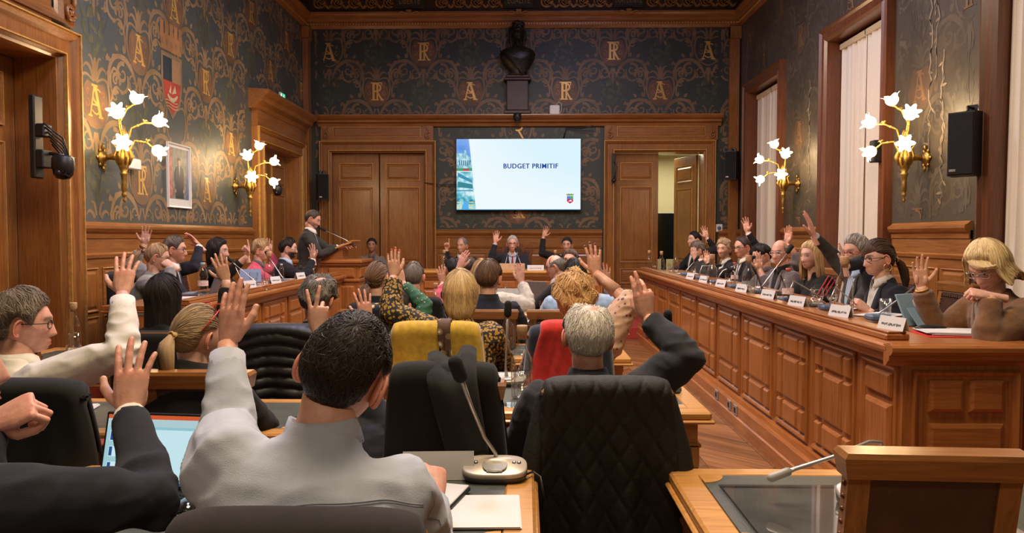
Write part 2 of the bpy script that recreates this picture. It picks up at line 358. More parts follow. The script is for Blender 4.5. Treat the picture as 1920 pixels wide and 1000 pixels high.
def letters(kind):
    P = Print(); w_ = .034
    def serif(x, z, l=.05): P.ribbon([(x-l/2, z), (x+l/2, z)], .018, .018, 4, 3)
    if kind == 'A':
        P.ribbon([(-.085, -.13), (-.02, .14)], .016, .02, 4, 3); P.ribbon([(-.01, .14), (.07, -.13)], .036, .04, 4, 3)
        P.ribbon([(-.055, -.03), (.045, -.03)], .014, .014, 4, 3); P.ribbon([(-.06, .135), (.03, .135)], .02, .02, 4, 3)
        serif(-.085, -.13, .06); serif(.075, -.13, .07)
        P.ribbon(bez((.07, .09), (-.02, .16), (-.10, .03), (.0, -.01)), .014, .02, 4, 4); P.ribbon(bez((.0, -.01), (.10, -.05), (.03, -.16), (-.06, -.08)), .02, .014, 4, 4)
    else:
        P.ribbon([(-.045, -.13), (-.045, .14)], w_, w_, 4, 3); serif(-.045, -.13, .07); P.ribbon([(-.09, .135), (.09, .135)], .016, .02, 4, 3)
        P.ribbon([(.015, -.13), (.015, .14)], .026, .026, 4, 3); serif(.015, -.13, .05)
        P.ribbon(bez((-.03, .12), (.10, .13), (.10, -.01), (-.03, .0)), .02, .02, 4, 4, wm=.034); P.ribbon([(.01, 0), (.085, -.13)], .03, .024, 4, 4); serif(.09, -.13, .05)
        P.ribbon([(-.04, .01), (.06, .01)], .014, .014, 4, 4); P.ribbon([(.085, .14), (.085, .09)], .016, .010, 4, 4)
    for s in (-1, 1):
        P.ribbon(spiral(s*.125, -.03, .04, PI/2, s*.9, 8, .3), .010, .006, 5, 2); P.ribbon(spiral(s*.11, .08, .03, -PI/2, s*.9, 8, .3), .009, .006, 5, 2)
        P.ribbon(spiral(s*.10, -.14, .028, PI/2, s*.9, 8, .3), .009, .006, 5, 2)
    return P
MOT, LA, LR = motif(), letters('A'), letters('R')
def wallpaper(parent, regions, x0, z0, ax, rz, mats, i0, i1, j0, j1, kinds=lambda i, j: 'AR'[(i+j)//2 % 2], s=1.0, skip=lambda i, j: False, only_letters=False):
    mb = MB(); ml = MB()
    def inside(x, z): return any(a <= x <= b and c <= z <= d for a, b, c, d in regions)
    for i in range(i0, i1+1):
        for j in range(j0, j1+1):
            if (i+j) % 2: continue
            cx, cz = x0+i*ax, z0+j*rz
            todo = [(MOT, 1.0)] + ([] if skip(i, j) else [((LA if kinds(i, j) == 'A' else LR), 1.12)])
            for P, k in todo:
                for pi_, (pts, lay, c) in enumerate(P.polys):
                    if skip(i, j) and c == 1: continue
                    q = [(cx+x*k*s, cz+z*k*s) for x, z in pts]
                    if all(inside(*p) for p in q):
                        h = .0012+.0012*lay+.000002*(pi_)
                        (ml if c >= 4 else mb).add([(x, -h, z) for x, z in q], [tuple(range(len(q)))], c)
    o = mb.obj('wallpaper_scrolls', mats, parent, kind='stuff'); l = ml.obj('wallpaper_monograms', mats, parent, kind='stuff')
    return o
def wpm(n, c, rough=.5, metal=.1): return M(n, c, rough, metal, var=.3, scale=3)
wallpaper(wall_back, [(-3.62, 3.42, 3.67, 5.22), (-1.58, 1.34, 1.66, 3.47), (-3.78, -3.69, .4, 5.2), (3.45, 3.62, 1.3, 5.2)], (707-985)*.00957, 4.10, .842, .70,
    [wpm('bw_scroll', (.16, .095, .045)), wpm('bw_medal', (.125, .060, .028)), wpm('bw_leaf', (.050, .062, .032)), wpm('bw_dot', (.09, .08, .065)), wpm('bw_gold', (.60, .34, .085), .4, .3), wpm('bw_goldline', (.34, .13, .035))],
    -3, 8, -6, 3, kinds=lambda i, j: {(-1, 1): 'A', (1, 1): 'R', (5, 1): 'R', (7, 1): 'A', (0, 0): 'R', (2, 0): 'A', (4, 0): 'R', (6, 0): 'A'}.get((i, j), 'R'))
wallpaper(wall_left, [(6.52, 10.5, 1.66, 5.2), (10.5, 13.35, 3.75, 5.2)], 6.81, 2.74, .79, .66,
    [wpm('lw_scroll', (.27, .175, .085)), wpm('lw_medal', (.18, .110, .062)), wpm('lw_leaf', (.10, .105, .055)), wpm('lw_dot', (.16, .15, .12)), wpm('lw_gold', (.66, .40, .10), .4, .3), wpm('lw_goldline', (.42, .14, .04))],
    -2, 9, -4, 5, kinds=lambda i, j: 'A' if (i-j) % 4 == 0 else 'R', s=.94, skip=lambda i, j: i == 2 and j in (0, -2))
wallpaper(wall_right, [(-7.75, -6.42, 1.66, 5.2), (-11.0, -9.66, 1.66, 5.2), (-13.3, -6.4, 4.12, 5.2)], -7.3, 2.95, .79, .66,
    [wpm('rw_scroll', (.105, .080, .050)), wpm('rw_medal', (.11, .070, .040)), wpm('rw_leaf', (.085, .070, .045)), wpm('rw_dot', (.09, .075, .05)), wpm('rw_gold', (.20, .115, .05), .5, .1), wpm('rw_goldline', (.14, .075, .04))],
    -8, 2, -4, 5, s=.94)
# peeling white streaks down the right wall
mb = MB(); rng = random.Random(5)
P = Print()
for k, (y, z0, z1) in enumerate(((7.0, 3.0, 5.2), (7.12, 2.2, 4.4), (6.9, 1.8, 3.2), (7.05, 3.6, 5.15), (11.0-.9, 2.0, 3.6), (12.95, 3.3, 5.1))):
    pts = [(y+(rng.random()-.5)*.06, z0+(z1-z0)*t/26) for t in range(27)]
    P.ribbon(pts, .006, .02, 0, 0, wm=.03)
    for t in range(0, 26, 2): P.leaf(pts[t][0], pts[t][1], rng.random()*6.28, .05+.06*rng.random(), .03, 0)
for pts, l, c in P.polys: mb.add([(-a, -.005, b) for a, b in pts], [tuple(range(len(pts)))])
mb.obj('peeling_streaks', M('bare_plaster_streak', (.24, .19, .13), .8, var=.35, scale=10), wall_right, kind='stuff')

# painted coat of arms on the left wall
def emblem(parent, x, z, s, mats, lay=.004):
    P = Print(); sh = [(-.15, .22), (.15, .22), (.15, 0), (.12, -.12), (0, -.24), (-.12, -.12), (-.15, 0)]
    P.polys.append(([(a*1.2, b*1.15) for a, b in sh], 0, 0)); P.polys.append((sh, 1, 1))
    P.polys.append(([(-.15, .22), (0, .22), (0, .03), (-.15, .03)], 2, 2)); P.polys.append(([(0, .22), (.15, .22), (.15, .03), (0, .03)], 2, 5))
    P.ribbon(bez((-.08, -.08), (-.04, -.13), (.04, -.13), (.09, -.07)), .02, .02, 3, 3, wm=.05); P.polys.append(([(-.01, -.07), (.05, .01), (.07, -.05)], 3, 3)); P.polys.append(([(-.02, -.07), (-.02, .01), (-.06, -.06)], 3, 3))
    for k in range(3): P.ribbon(bez((-.12+k*.005, -.13-k*.025), (-.05, -.11-k*.025), (.03, -.16-k*.025), (.09, -.13-k*.025)), .006, .006, 3, 3)
    P.polys.append(([(-.17, .27), (.17, .27), (.2, .40), (-.2, .40)], 1, 4))
    for k in range(5): a = -.16+k*.08; P.polys.append(([(a-.03, .40), (a+.03, .40), (a+.03, .5), (a-.03, .5)], 1, 4)); P.polys.append(([(a-.012, .31), (a+.012, .31), (a+.012, .36), (a-.012, .36)], 2, 0))
    mb = MB()
    for pts, l, c in P.polys: mb.add([(x+a*s, -lay-.0008*l, z+b*s) for a, b in pts], [tuple(range(len(pts)))], c)
    return mb.obj('coat_of_arms', mats, parent)
emblem(wall_left, 8.30, 3.18, 1.35, [wpm('arms_mantle', (.24, .16, .09)), wpm('arms_red', (.40, .06, .035)), wpm('arms_dark', (.03, .04, .045)), wpm('arms_pale', (.5, .38, .25)), wpm('arms_crown', (.36, .18, .07)), wpm('arms_tan', (.34, .2, .1))])
emblem(wall_back, -.14, 1.98, .8, [wpm('arms2_mantle', (.18, .09, .05)), wpm('arms2_red', (.25, .09, .05)), wpm('arms2_dark', (.05, .04, .035)), wpm('arms2_pale', (.3, .2, .12)), wpm('arms2_crown', (.2, .1, .05)), wpm('arms2_tan', (.22, .12, .06))])

# ------------------------------------------------------------------ panelling, cornices, door surrounds
def trim(name, mb, mats, parent, **kw): return mb.obj(name, mats, parent)
def profile_run(mb, x0, x1, prof, mi=0, axis='x'):
    # prof: closed list of (height-out, z); runs along local x
    mb.loft([[(x0, -h, z) for h, z in prof], [(x1, -h, z) for h, z in prof]], mi, smooth=False)
def dado(parent, x0, x1, n, zt=1.64, m=oak, lo=.18):
    mb = MB(); mb.box(x0, -.02, 0, x1, 0, zt-.08)
    profile_run(mb, x0, x1, [(0, 0), (.045, 0), (.045, .14), (.03, .17), (0, .17)])
    profile_run(mb, x0, x1, [(0, zt-.16), (.03, zt-.15), (.035, zt-.11), (.055, zt-.09), (.07, zt-.06), (.07, zt-.035), (.04, zt-.02), (.02, zt), (0, zt)])
    profile_run(mb, x0, x1, [(.02, zt-.34), (.035, zt-.33), (.04, zt-.30), (.02, zt-.285)])
    trim('dado_rail', mb, m['z' if False else 'x'], parent)
    wd = (x1-x0)/n
    for i in range(n):
        a = x0+i*wd
        put_panel(parent, a+wd*.18, -.02, zt-.62, wd*.26, .40, m['z']); put_panel(parent, a+wd*.66, -.02, zt-.62, wd*.56, .40, m['x'])
        put_panel(parent, a+wd*.18, -.02, (zt-.86+lo)/2, wd*.26, zt-.86-lo, m['z']); put_panel(parent, a+wd*.66, -.02, (zt-.86+lo)/2, wd*.56, zt-.86-lo, m['z'])
dado(wall_back, -1.63, 1.37, 3); dado(wall_back, 3.43, 3.79, 1)
dado(wall_left, 6.42, 10.62, 4); dado(wall_left, 13.05, 13.4, 1)
dado(wall_right, -7.75, -6.40, 2, m=oak); dado(wall_right, -11.0, -9.66, 2); dado(wall_right, -13.4, -12.95, 1)
def cornice(parent, x0, x1):
    mb = MB()
    profile_run(mb, x0, x1, [(0, 5.20), (.03, 5.20), (.05, 5.25), (.05, 5.30), (.08, 5.32), (.09, 5.36), (.09, 5.38), (.12, 5.41), (.14, 5.44), (.14, 5.47), (0, 5.47)])
    trim('cornice', mb, oak['x'], parent)
    mb = MB()
    n = int((x1-x0)/.05)
    for k in range(n): a = x0+(x1-x0)*(k+.5)/n; mb.box(a-.012, -.066, 5.262, a+.012, -.05, 5.285)
    o = mb.obj('bead_course', goldln, parent, kind='stuff')
    mb = MB(); profile_run(mb, x0, x1, [(0, 5.47), (.04, 5.47), (.04, 6.2), (.22, 6.35), (0, 6.35)]); trim('frieze', mb, m_frieze, parent)
cornice(wall_back, XL, XR); cornice(wall_left, YF, YB); cornice(wall_right, -YB, -YF)
mb = MB(); P = Print()
for k in range(24):
    x = XL+.3+k*.31
    if any(abs(x-c) < .34 for c in (-2.05, -.12, 1.81)): continue
    for s in (-1, 1):
        P.ribbon(spiral(x+s*.04, 5.66, .11, s*.6, 1.3*s, 16, .15), .034, .012, 0); P.leaf(x, 5.58, s*.7+PI/2, .13, .05, 0); P.leaf(x+.14, 5.54, PI/2+s*.6, .11, .05, 0)
        P.ribbon(spiral(x+.15, 5.86, .08, -s*.6, 1.2*s, 12, .15), .03, .012, 0)
for pts, l, c in P.polys:
    n = len(pts); mb.add([(a, -.04, b) for a, b in pts]+[(a, -.062, b) for a, b in pts], [tuple(range(n, 2*n))]+[(i, (i+1) % n, n+(i+1) % n, n+i) for i in range(n)])
mb.obj('gilded_scrollwork', M('dull_gold_carving', (.42, .20, .06), .35, .4, var=.4), wall_back, kind='stuff')
for cx, word in ((-2.05, 'LIBERTE'), (-.12, 'EGALITE'), (1.81, 'FRATERNITE')):
    mb = MB(); mb.box(cx-.26, -.075, 5.56, cx+.26, -.045, 5.78); mb.rectsweep(cx-.28, 5.54, cx+.28, 5.80, [(0, .045), (0, .085), (.015, .09), (.025, .08)], mi=1)
    for s in (): mb.tube([(cx+s*a, -.10, b) for a, b in bez((.02, 5.53), (.08, 5.58), (.1, 5.48), (.2, 5.5))], .012, 6, 1)
    t = mb.obj('motto_tablet', [M('slate_tablet', (.03, .035, .025), .5), m_frieze], wall_back)
    text('lettering', word, t, (cx, -.0775, 5.665), .15, M('motto_gold', (.34, .22, .09), .4, .3), sx=.72 if len(word) < 9 else .56)
    mb = MB(); mb.box(cx-.05, -.17, 5.41, cx+.05, -.15, 5.50, .01); mb.tube([(cx+a, -.16, b-.06) for a, b in bez((-.18, 5.50), (-.1, 5.56), (-.06, 5.46), (0, 5.5))]+[(cx+a, -.16, b-.06) for a, b in bez((.0, 5.5), (.06, 5.46), (.1, 5.56), (.18, 5.50))], .014, 6)
    mb.obj('gilt_bracket', M('gilt_bracket_metal', (.4, .2, .06), .35, .6), wall_back)
# pilasters in the corners
for x0, x1 in ((XL, XL+.10), (XR-.2, XR-.02)):
    mb = MB(); mb.box(x0, -.09, 0, x1, 0, 5.2, .01); mb.box(x0-.0, -.12, 4.98, x1+.02, 0, 5.2, .01); mb.box(x0, -.12, 0, x1+.02, 0, .2, .01); trim('pilaster', mb, oak['z'], wall_back)
mb = MB(); mb.box(13.2, -.1, 0, 13.38, 0, 5.2, .01); mb.box(13.15, -.13, 5.0, 13.38, 0, 5.2, .01); trim('pilaster', mb, oak['z'], wall_left)

def surround(parent, x0, x1, zt, wd=.2, m=oak['z'], gilt=True, out=.07, z0=0):
    mb = MB()
    mb.rectsweep(x0-wd, z0, x1+wd, zt+wd, [(0, 0), (0, out), (wd*.12, out+.015), (wd*.22, out), (wd*.3, out*.7), (wd*.75, out*.7), (wd*.82, out*.9), (wd*.92, out*.6), (wd, out*.5), (wd+.004, .0), (wd+.004, -.3)], openb=True)
    if gilt:
        for q in (0, .82):
            d = wd*q; mb.rectsweep(x0-wd+d-.004, z0, x1+wd-d+.004, zt+wd-d+.004, [(0, out*.9), (0, out+.022), (.010, out+.022), (.010, out*.9)], mi=1, openb=True)
    trim('door_surround', mb, [m, goldln], parent)
def door_leaf(name, parent, x0, x1, zt, y, m=oak, hinge=0, ang=0, **kw):
    # leaf in local xz, panelled both heights; returns object with its origin at the hinge edge
    wd = x1-x0; o = MB().box(0, 0, .01, wd, .045, zt, .003).obj(name, m['z'], parent, **kw); o.location = (x0, y, 0)
    put_panel(o, wd/2, 0, zt-.32, wd-.22, .30, m['x'], trim=goldln); put_panel(o, wd/2, 0, (zt-.6+1.05)/2, wd-.22, zt-.6-1.05, m['z'], trim=goldln)
    put_panel(o, wd/2, 0, .80, wd-.22, .26, m['x'], trim=goldln); put_panel(o, wd/2, 0, .36, wd-.22, .42, m['z'], trim=goldln)
    return o
surround(wall_back, -3.47, -1.80, 3.01); surround(wall_back, 1.60, 3.16, 3.01)
for i, (a, b) in enumerate(((-3.47, -2.645), (-2.625, -1.80))):
    d = door_leaf('door_%d' % (i+1), None, a, b, 3.0, YB+.10, kind='structure')
    mb = MB(); hx = .06 if i else .76; mb.ball((hx, -.03, 1.0), .025, 10); mb.box(hx-.02, -.008, .92, hx+.02, 0, 1.1, .004); mb.obj('door_handle', brass, d)
d3 = door_leaf('door_3', None, 1.60, 2.385, 3.0, YB+.10, kind='structure')
d4 = door_leaf('door_4', None, 0, .77, 3.0, 0, kind='structure'); d4.location = (3.15, YB+.34, 0); d4.rotation_euler = (0, 0, R(109))
# the leaf is seen from its inner face: panels on the other side as well
for (z, h, mm) in ((2.68, .30, 'x'), (1.725, 1.35, 'z'), (.80, .26, 'x'), (.36, .42, 'z')):
    link('panel', panel_mesh(.55, h, oak[mm], 'raised', goldln), d4, loc=(.385, .045, z), rz=PI)
# overdoor entablature and the long shelf cornice
mb = MB()
for a, b in ((-3.67, -1.62), (1.38, 3.42)):
    mb.box(a+.02, -.06, 3.22, b-.02, 0, 3.5)
trim('overdoor_frieze', mb, oak['x'], wall_back)
for a, b in ((-3.67, -1.62), (1.38, 3.42)):
    put_panel(wall_back, (a+b)/2, -.06, 3.37, b-a-.5, .17, oak['x'], style='block', trim=goldln)
    for xx, s in ((a+.11, 1), (b-.11, -1)):
        mb = MB(); mb.tube([(xx+s*p, -.085, q) for p, q in spiral(0, 3.30, .055, PI/2, -1.4, 16, .1)], .014, 6); mb.tube([(xx+s*p, -.085, q) for p, q in bez((0, 3.355), (-.07, 3.36), (.05, 3.42), (.03, 3.47))], [.014, .014, .013, .013, .012, .012, .011, .011, .010, .010, .008], 6); mb.box(xx-.06, -.07, 3.24, xx+.06, -.055, 3.48)
        mb.obj('scroll_bracket', [oak['z']], wall_back)
mb = MB(); profile_run(mb, -3.70, 3.45, [(0, 3.47), (.06, 3.47), (.08, 3.52), (.13, 3.54), (.14, 3.57), (.19, 3.60), (.22, 3.64), (.22, 3.66), (0, 3.67)]); trim('shelf_cornice', mb, oak['x'], wall_back)
mb = MB()
for k in range(0): pass
MB().box(-3.6, YB+.20, 0, -1.7, YB+.24, 3.1).obj('light_stop_left_doors', plaster, kind='structure')  # unseen backing added to keep world light out of the gap between leaves
# room beyond the right door
back_room = MB()
back_room.box(1.2, YB+3.0, 0, 4.1, YB+3.1, 3.4).box(1.1, YB+.33, 0, 1.2, YB+3.1, 3.4).box(4.1, YB+.33, 0, 4.2, YB+3.1, 3.4)
back_room.obj('wall_beyond', m_beige, kind='structure')
cb = MB().box(1.1, YB+.33, 3.25, 4.2, YB+3.1, 3.3).obj('ceiling_beyond', M('ceiling_tiles', (.7, .68, .55), .8), kind='structure')
for k in range(6): MB().box(1.2, YB+.5+k*.45, 3.235, 4.1, YB+.52+k*.45, 3.25).obj('tile_rail', m_grey, cb)
area('beyond_light', (2.9, YB+1.6, 3.2), 1.2, 36, (1, .93, .68))
t = empty('display_screen', (2.72, YB+2.3, 0), label='large switched-off black screen standing in the room behind the open door', category=None) if False else None
o = MB().box(-.55, -.03, 1.05, .55, .03, 2.0, .01).obj('display_screen', M('black_glossy_screen', (.008, .008, .008), .12)); o.location = (2.85, YB+2.0, 0)
tag(o, 'large switched-off black screen in the room behind the open door', 'screen')
MB().box(-.05, .02, 0, .05, .06, 1.1).box(-.3, -.2, 0, .3, .25, .03, .01).obj('stand', m_black, o)

# left wall: front door and rear door
surround(wall_left, 4.35, 6.16, 2.98, wd=.25, out=.10)
dl = MB().box(0, 0, 0, .9, .05, 2.97).obj('door_5', oak['z'], None, kind='structure'); dl.location = (XL-.30, 5.25, 0); dl.rotation_euler = (0, 0, PI/2)
for (z, h, mm) in ((2.62, .42, 'x'), (1.62, 1.3, 'z'), (.75, .28, 'x'), (.35, .36, 'z')): put_panel(dl, .44, 0, z, .62, h, oak[mm], trim=goldln)
dl2 = copy_tree(dl); dl2.name = 'door_6'; dl2.location = (XL-.30, 4.35, 0)
mb = MB(); mb.box(XL-.7, 4.2, 0, XL-.4, 6.3, 3.2).obj('wall_behind_door', plaster, kind='structure')
mb = MB(); mb.box(6.15, -.03, 3.25, 3.9, 0, 5.2); mb.rectsweep(3.9, 3.3, 6.3, 4.6, [(0, 0), (0, .05), (.03, .06), (.06, .03), (.1, .02)]); trim('overdoor_panel', mb, oak['x'], wall_left)
mb = MB(); mb.tube([(6.36+a, -.06, b) for a, b in spiral(0, 3.42, .075, 0, -1.5, 18, .1)], .02, 6); mb.tube([(6.36+a, -.06, b) for a, b in bez((.05, 3.45), (.1, 3.6), (-.02, 3.8), (-.02, 4.1))], .022, 6); mb.box(6.28, -.04, 3.3, 6.46, 0, 4.2, .01); mb.obj('scroll_bracket', oak['z'], wall_left)
surround(wall_left, 10.95, 12.75, 2.86, wd=.24, out=.10)
mb = MB(); mb.box(10.72, -.09, 3.10, 13.0, 0, 3.36); profile_run(mb, 10.60, 13.1, [(0, 3.34), (.10, 3.34), (.13, 3.40), (.2, 3.44), (.22, 3.50), (.3, 3.56), (.3, 3.60), (0, 3.62)]); trim('overdoor_cornice', mb, oak['x'], wall_left)
for i, a in enumerate((10.95, 11.86)):
    d = MB().box(0, 0, 0, .89, .05, 2.85).obj('door_%d' % (7+i), oak['z'], None, kind='structure'); d.location = (XL-.16, a, 0); d.rotation_euler = (0, 0, PI/2)
    for (z, h, mm) in ((2.5, .34, 'x'), (1.62, 1.15, 'z'), (.8, .3, 'x'), (.38, .4, 'z')): put_panel(d, .445, 0, z, .62, h, oak[mm], trim=goldln)
# right wall: windows with frames and curtains
night = M('night_window_glass', (.01, .012, .02), .05)
for i, (a, b, c, d) in enumerate(HR):
    mb = MB(); wd = .17
    mb.rectsweep(a-wd, 0, b+wd, d+wd, [(0, 0), (0, .09), (.03, .10), (.05, .07), (.12, .06), (.14, .08), (.17, .05), (.174, 0), (.174, -.30)], openb=True)
    wdo = mb.obj('window_%d' % (i+1), dkw['z'], kind='structure'); wdo.location = (XR, 0, 0); wdo.rotation_euler = (0, 0, -PI/2)
    mb = MB(); mb.box(a, .24, c, b, .28, d); mb.obj('pane', night, wdo)
    for k in range(3): x = a+(b-a)*k/2; MB().box(x-.03, .19, c, x+.03, .25, d, .004).obj('mullion', dkw['z'], wdo)
    for z in (1.3, 2.2, 3.1): MB().box(a, .2, z-.02, b, .25, z+.02, .004).obj('glazing_bar', dkw['z'], wdo)
    MB().box(a, -.03, c-.05, b, .3, c, .004).obj('window_sill', oak['x'], wdo)
    r = MB().tube([(a+.02, .13, d-.1), (b-.02, .13, d-.1)], .012, 8).obj('curtain_rod', brass, wdo)
CURT = [(-12.75, -11.2, 0), (-9.42, -7.98, 1), (-6.05, -3.6, 2)]
for i, (a, b, k) in enumerate(CURT):
    for j, (p, q) in enumerate(((a+.02, (a+b)/2+.02), ((a+b)/2-.02, b-.02))):
        mb = MB(); n = 150; rings = []
        ph = i*2+j*1.3; nz = 24
        for iz in range(nz+1):
            z = .3+(HR[min(i, 2)][3]-.08-.3)*iz/nz; g = iz/nz; ring = []
            for iu in range(n+1):
                u = iu/n; s = u*(q-p); fold = math.sin(s*48+ph+.6*math.sin(s*9+ph))*.6+math.sin(s*27+ph*2+.25*math.sin(z*1.3))*.4
                amp = .036*(1-.55*g)+.01*math.sin(z*2+s*5)*(1-g)
                ring.append((p+s+.012*math.sin(s*60), .12+fold*amp-(.10 if i == 2 else 0)*(1-g*.3), z))
            rings.append(ring)
        mb.loft(rings, caps=False, closed=False); o = mb.obj('curtain', m_curtain); o.location = (XR, 0, 0); o.rotation_euler = (0, 0, -PI/2)
        lb = ['cream curtain, far panel, in the %s window', 'cream curtain, near panel, in the %s window'][j] % ['farthest', 'middle', 'nearest'][i]
        tag(o, lb, 'curtain', 'cream pleated curtains')
        mb = MB(); mb.box(p, .09, HR[i][3]-.11, q, .15, HR[i][3]-.04, .01); mb.obj('heading_tape', m_curtain, o)

# ------------------------------------------------------------------ parquet floor: chevron blocks
pw, ang = .085, R(45); colw = .42
def plank_mesh(s):
    L = colw; k = math.tan(ang); g = .0015
    pts = [(g, 0*k+g), (L-g, s*0+L*k*1+g), (L-g, L*k+pw/math.cos(ang)-g), (g, pw/math.cos(ang)-g)]
    if s < 0: pts = [(L-x, y) for x, y in pts]
    m_ = MB(); m_.prism(pts, .0, .006, 'z'); return m_.mesh('plank', [parq if s > 0 else parq2])
pm = {1: plank_mesh(1), -1: plank_mesh(-1)}
planks = []; rest = []
step = pw/math.cos(ang)
for c in range(-9, 9):
    s = 1 if c % 2 else -1; x = c*colw+.35
    for k in range(int(-2/step), int(13.6/step)):
        y = k*step
        vis = .35 <= x <= 1.6 and 3.3 <= y <= 10.5
        planks.append((x, y, s, vis))
near = sorted([p for p in planks if p[3]], key=lambda p: p[1])[:290]
ns = set(near)
for x, y, s, v in near: link('plank', pm[s], floor, loc=(x, y, 0), rz=0)
mb = MB()
for p in planks:
    if p in ns or p[0] < XL or p[0]+colw > XR+.02: continue
    x, y, s, v = p; k = math.tan(ang); g = .0015; pts = [(g, g), (colw-g, colw*k+g), (colw-g, colw*k+step-g), (g, step-g)]
    if s < 0: pts = [(colw-a, b) for a, b in pts]
    if y+colw*k+step > YB: continue
    mb.prism([(a+x, b+y) for a, b in pts], 0, .006, 'z')
mb.obj('parquet_planks', parq, floor, kind='stuff')
# ------------------------------------------------------------------ platforms
for nm, a in (('platform_right', (1.78, 3.0, XR, YB)), ('platform_left', (XL, 5.2, -2.42, 11.0)), ('platform_rear', (-2.42, 10.95, 1.78, YB))):
    o = MB().box(a[0], a[1], 0, a[2], a[3], .18, .01).obj(nm, m_redcarpet, None); o['kind'] = 'structure'
# ------------------------------------------------------------------ desks with panelled fronts
def bay_blocks(w, kind):
    H0, H1 = .30, .87; h = H1-H0; out = []
    if kind == 'B':
        cols = [(.0, .19), (.23, .77), (.81, 1.0)]; rows = [(0, .24), (.28, .76), (.80, 1)]
    elif kind == 'N': cols = [(0, 1)]; rows = [(0, .13), (.17, .74), (.79, 1)]
    elif kind == 'S': cols = [(0, .72), (.77, 1)]; rows = [(0, .24), (.28, .76), (.80, 1)]
    elif kind == 'E':
        return [(-w*.25, .785, w*.44, .15), (w*.25, .785, w*.44, .15), (0, .49, w*.94, .34)]
    for a, b in cols:
        for c, d in rows: out.append(((a+b)/2*w-w/2, H0+(c+d)/2*h, (b-a)*w, (d-c)*h))
    return out
def panelled_front(root, spans, y, mat, z_off=0):
    # spans: (x0, x1, kind) on the plane y of root, facing -y
    for x0, x1, kind in spans:
        w = x1-x0; c = (x0+x1)/2; mb = MB()
        key = ('frame', round(w, 3), mat['z'].name)
        if key not in PANELS:
            mb.rectsweep(-w/2+.035, .26, w/2-.035, .91, [(0, 0), (0, .012), (.008, .02), (.02, .014), (.028, .006), (.034, .002), (.034, -.004)]); PANELS[key] = mb.mesh('panel_frame', [mat['z']])
        link('panel_frame', PANELS[key], root, loc=(c, y, 0))
        for bx, bz, bw, bh in bay_blocks(w-.17, kind): put_panel(root, c+bx, y, bz, bw-.006, bh-.006, mat['z'], style='block')
def desk_profile(mb, L, top=1.02, ledge=True, mi=0, e=0.0):
    f = lambda pts: profile_run(mb, -e, L+e, pts, mi)
    f([(-.02, .0), (.055, .0), (.055, .10), (.045, .11), (.045, .19), (.03, .21), (.02, .24), (-.02, .24)])
    f([(-.02, top-.10), (.0, top-.10), (.012, top-.085), (.03, top-.07), (.035, top-.05), (.05, top-.045), (.062, top-.03), (.062, top-.012), (.05, top-.002), (-.02, top-.002)])
def wing_desk(name, loc, rz, L, spans, endspans_at, label, group=None):
    t = empty(name, loc, rz, label=label, cat='desk')
    mb = MB(); mb.box(0, .02, 0, L, .05, .95); mb.box(0, .05, .0, .03, .56, .95); mb.box(L-.03, .05, 0, L, .56, .95); mb.box(.03, .30, .18, L-.03, .32, .95)
    mb.obj('body', desk['z'], t)
    mb = MB(); desk_profile(mb, L); mb.box(.001, -.035, .987, L-.001, .62, 1.0205, .004); mb.box(-.02, -.03, .972, L+.045, .62, .986, .004)
    mb.obj('tabletop', desk['x'], t)
    mb = MB(); mb.box(.0, -.012, 1.0206, L-.10, .10, 1.05, .006); mb.box(.0, .0, 1.05, L-.11, .09, 1.062, .004); mb.obj('ledge', desk['x'], t)
    panelled_front(t, spans, .02, desk)
    return t
ys = [3.38, 3.81, 4.45, 5.10, 5.87, 6.60, 7.38, 8.15, 8.87, 9.6, 10.3, 10.96]
RL = 10.96-3.38
spans = [(10.96-b, 10.96-a, 'N' if i == 0 else 'B' if i < 4 else 'S') for i, (a, b) in enumerate(zip(ys, ys[1:]))]
rd = wing_desk('council_desk', (1.685, 10.96, 0), -PI/2, RL, spans, None, 'long panelled oak desk running along the curtained wall under laptops and microphones')
e = empty('end_panel', (RL, .04, 0), PI/2, parent=rd)
mb = MB(); profile_run(mb, -.02, .60, [(-.02, 0), (.055, 0), (.055, .10), (.045, .11), (.045, .19), (.03, .21), (.02, .24), (-.02, .24)])
mb.obj('end_plinth', desk['x'], rd, loc=(RL, .04, 0), rz=PI/2); mb = MB(); profile_run(mb, -.10, .60, [(-.02, .92), (.0, .92), (.012, .935), (.03, .95), (.035, .97), (.05, .975), (.062, .99), (.062, 1.008), (.05, 1.018), (-.02, 1.018)])
mb.obj('end_moulding', desk['x'], rd, loc=(RL, .04, 0), rz=PI/2)
bpy.data.objects.remove(e)
def end_face(root, x, y0, w, rz):
    h = MB(); h.rectsweep(-w/2+.02, .26, w/2-.02, .90, [(0, 0), (0, .012), (.008, .02), (.02, .014), (.03, .006), (.05, .004), (.05, -.004)])
    h.obj('panel_frame', desk['z'], root, loc=(x, y0+w/2, 0), rz=rz)
    for bx, bz, bw, bh in bay_blocks(w-.16, 'E'):
        c, s = math.cos(rz), math.sin(rz)
        put_panel(root, x+bx*c, y0+w/2+bx*s, bz, bw, bh, desk['x'], style='block', rz=rz)
end_face(rd, RL, .04, .52, PI/2)
# sockets in the plinth
for yy in (6.37, 5.98, 5.8):
    mb = MB(); mb.box(-.045, -.008, -.04, .045, 0, .04, .004); mb.box(-.02, -.012, -.02, .02, -.006, .02, .002, mi=1)
    mb.obj('socket', [m_grey, m_black], rd, loc=(10.96-yy, -.045, .155))
ld = wing_desk('council_desk', (-2.345, 5.15, 0), PI/2, 4.35, [(i*.725, (i+1)*.725, 'S' if i % 2 else 'B') for i in range(6)], None, 'panelled oak desk along the papered wall, in front of the seated row')
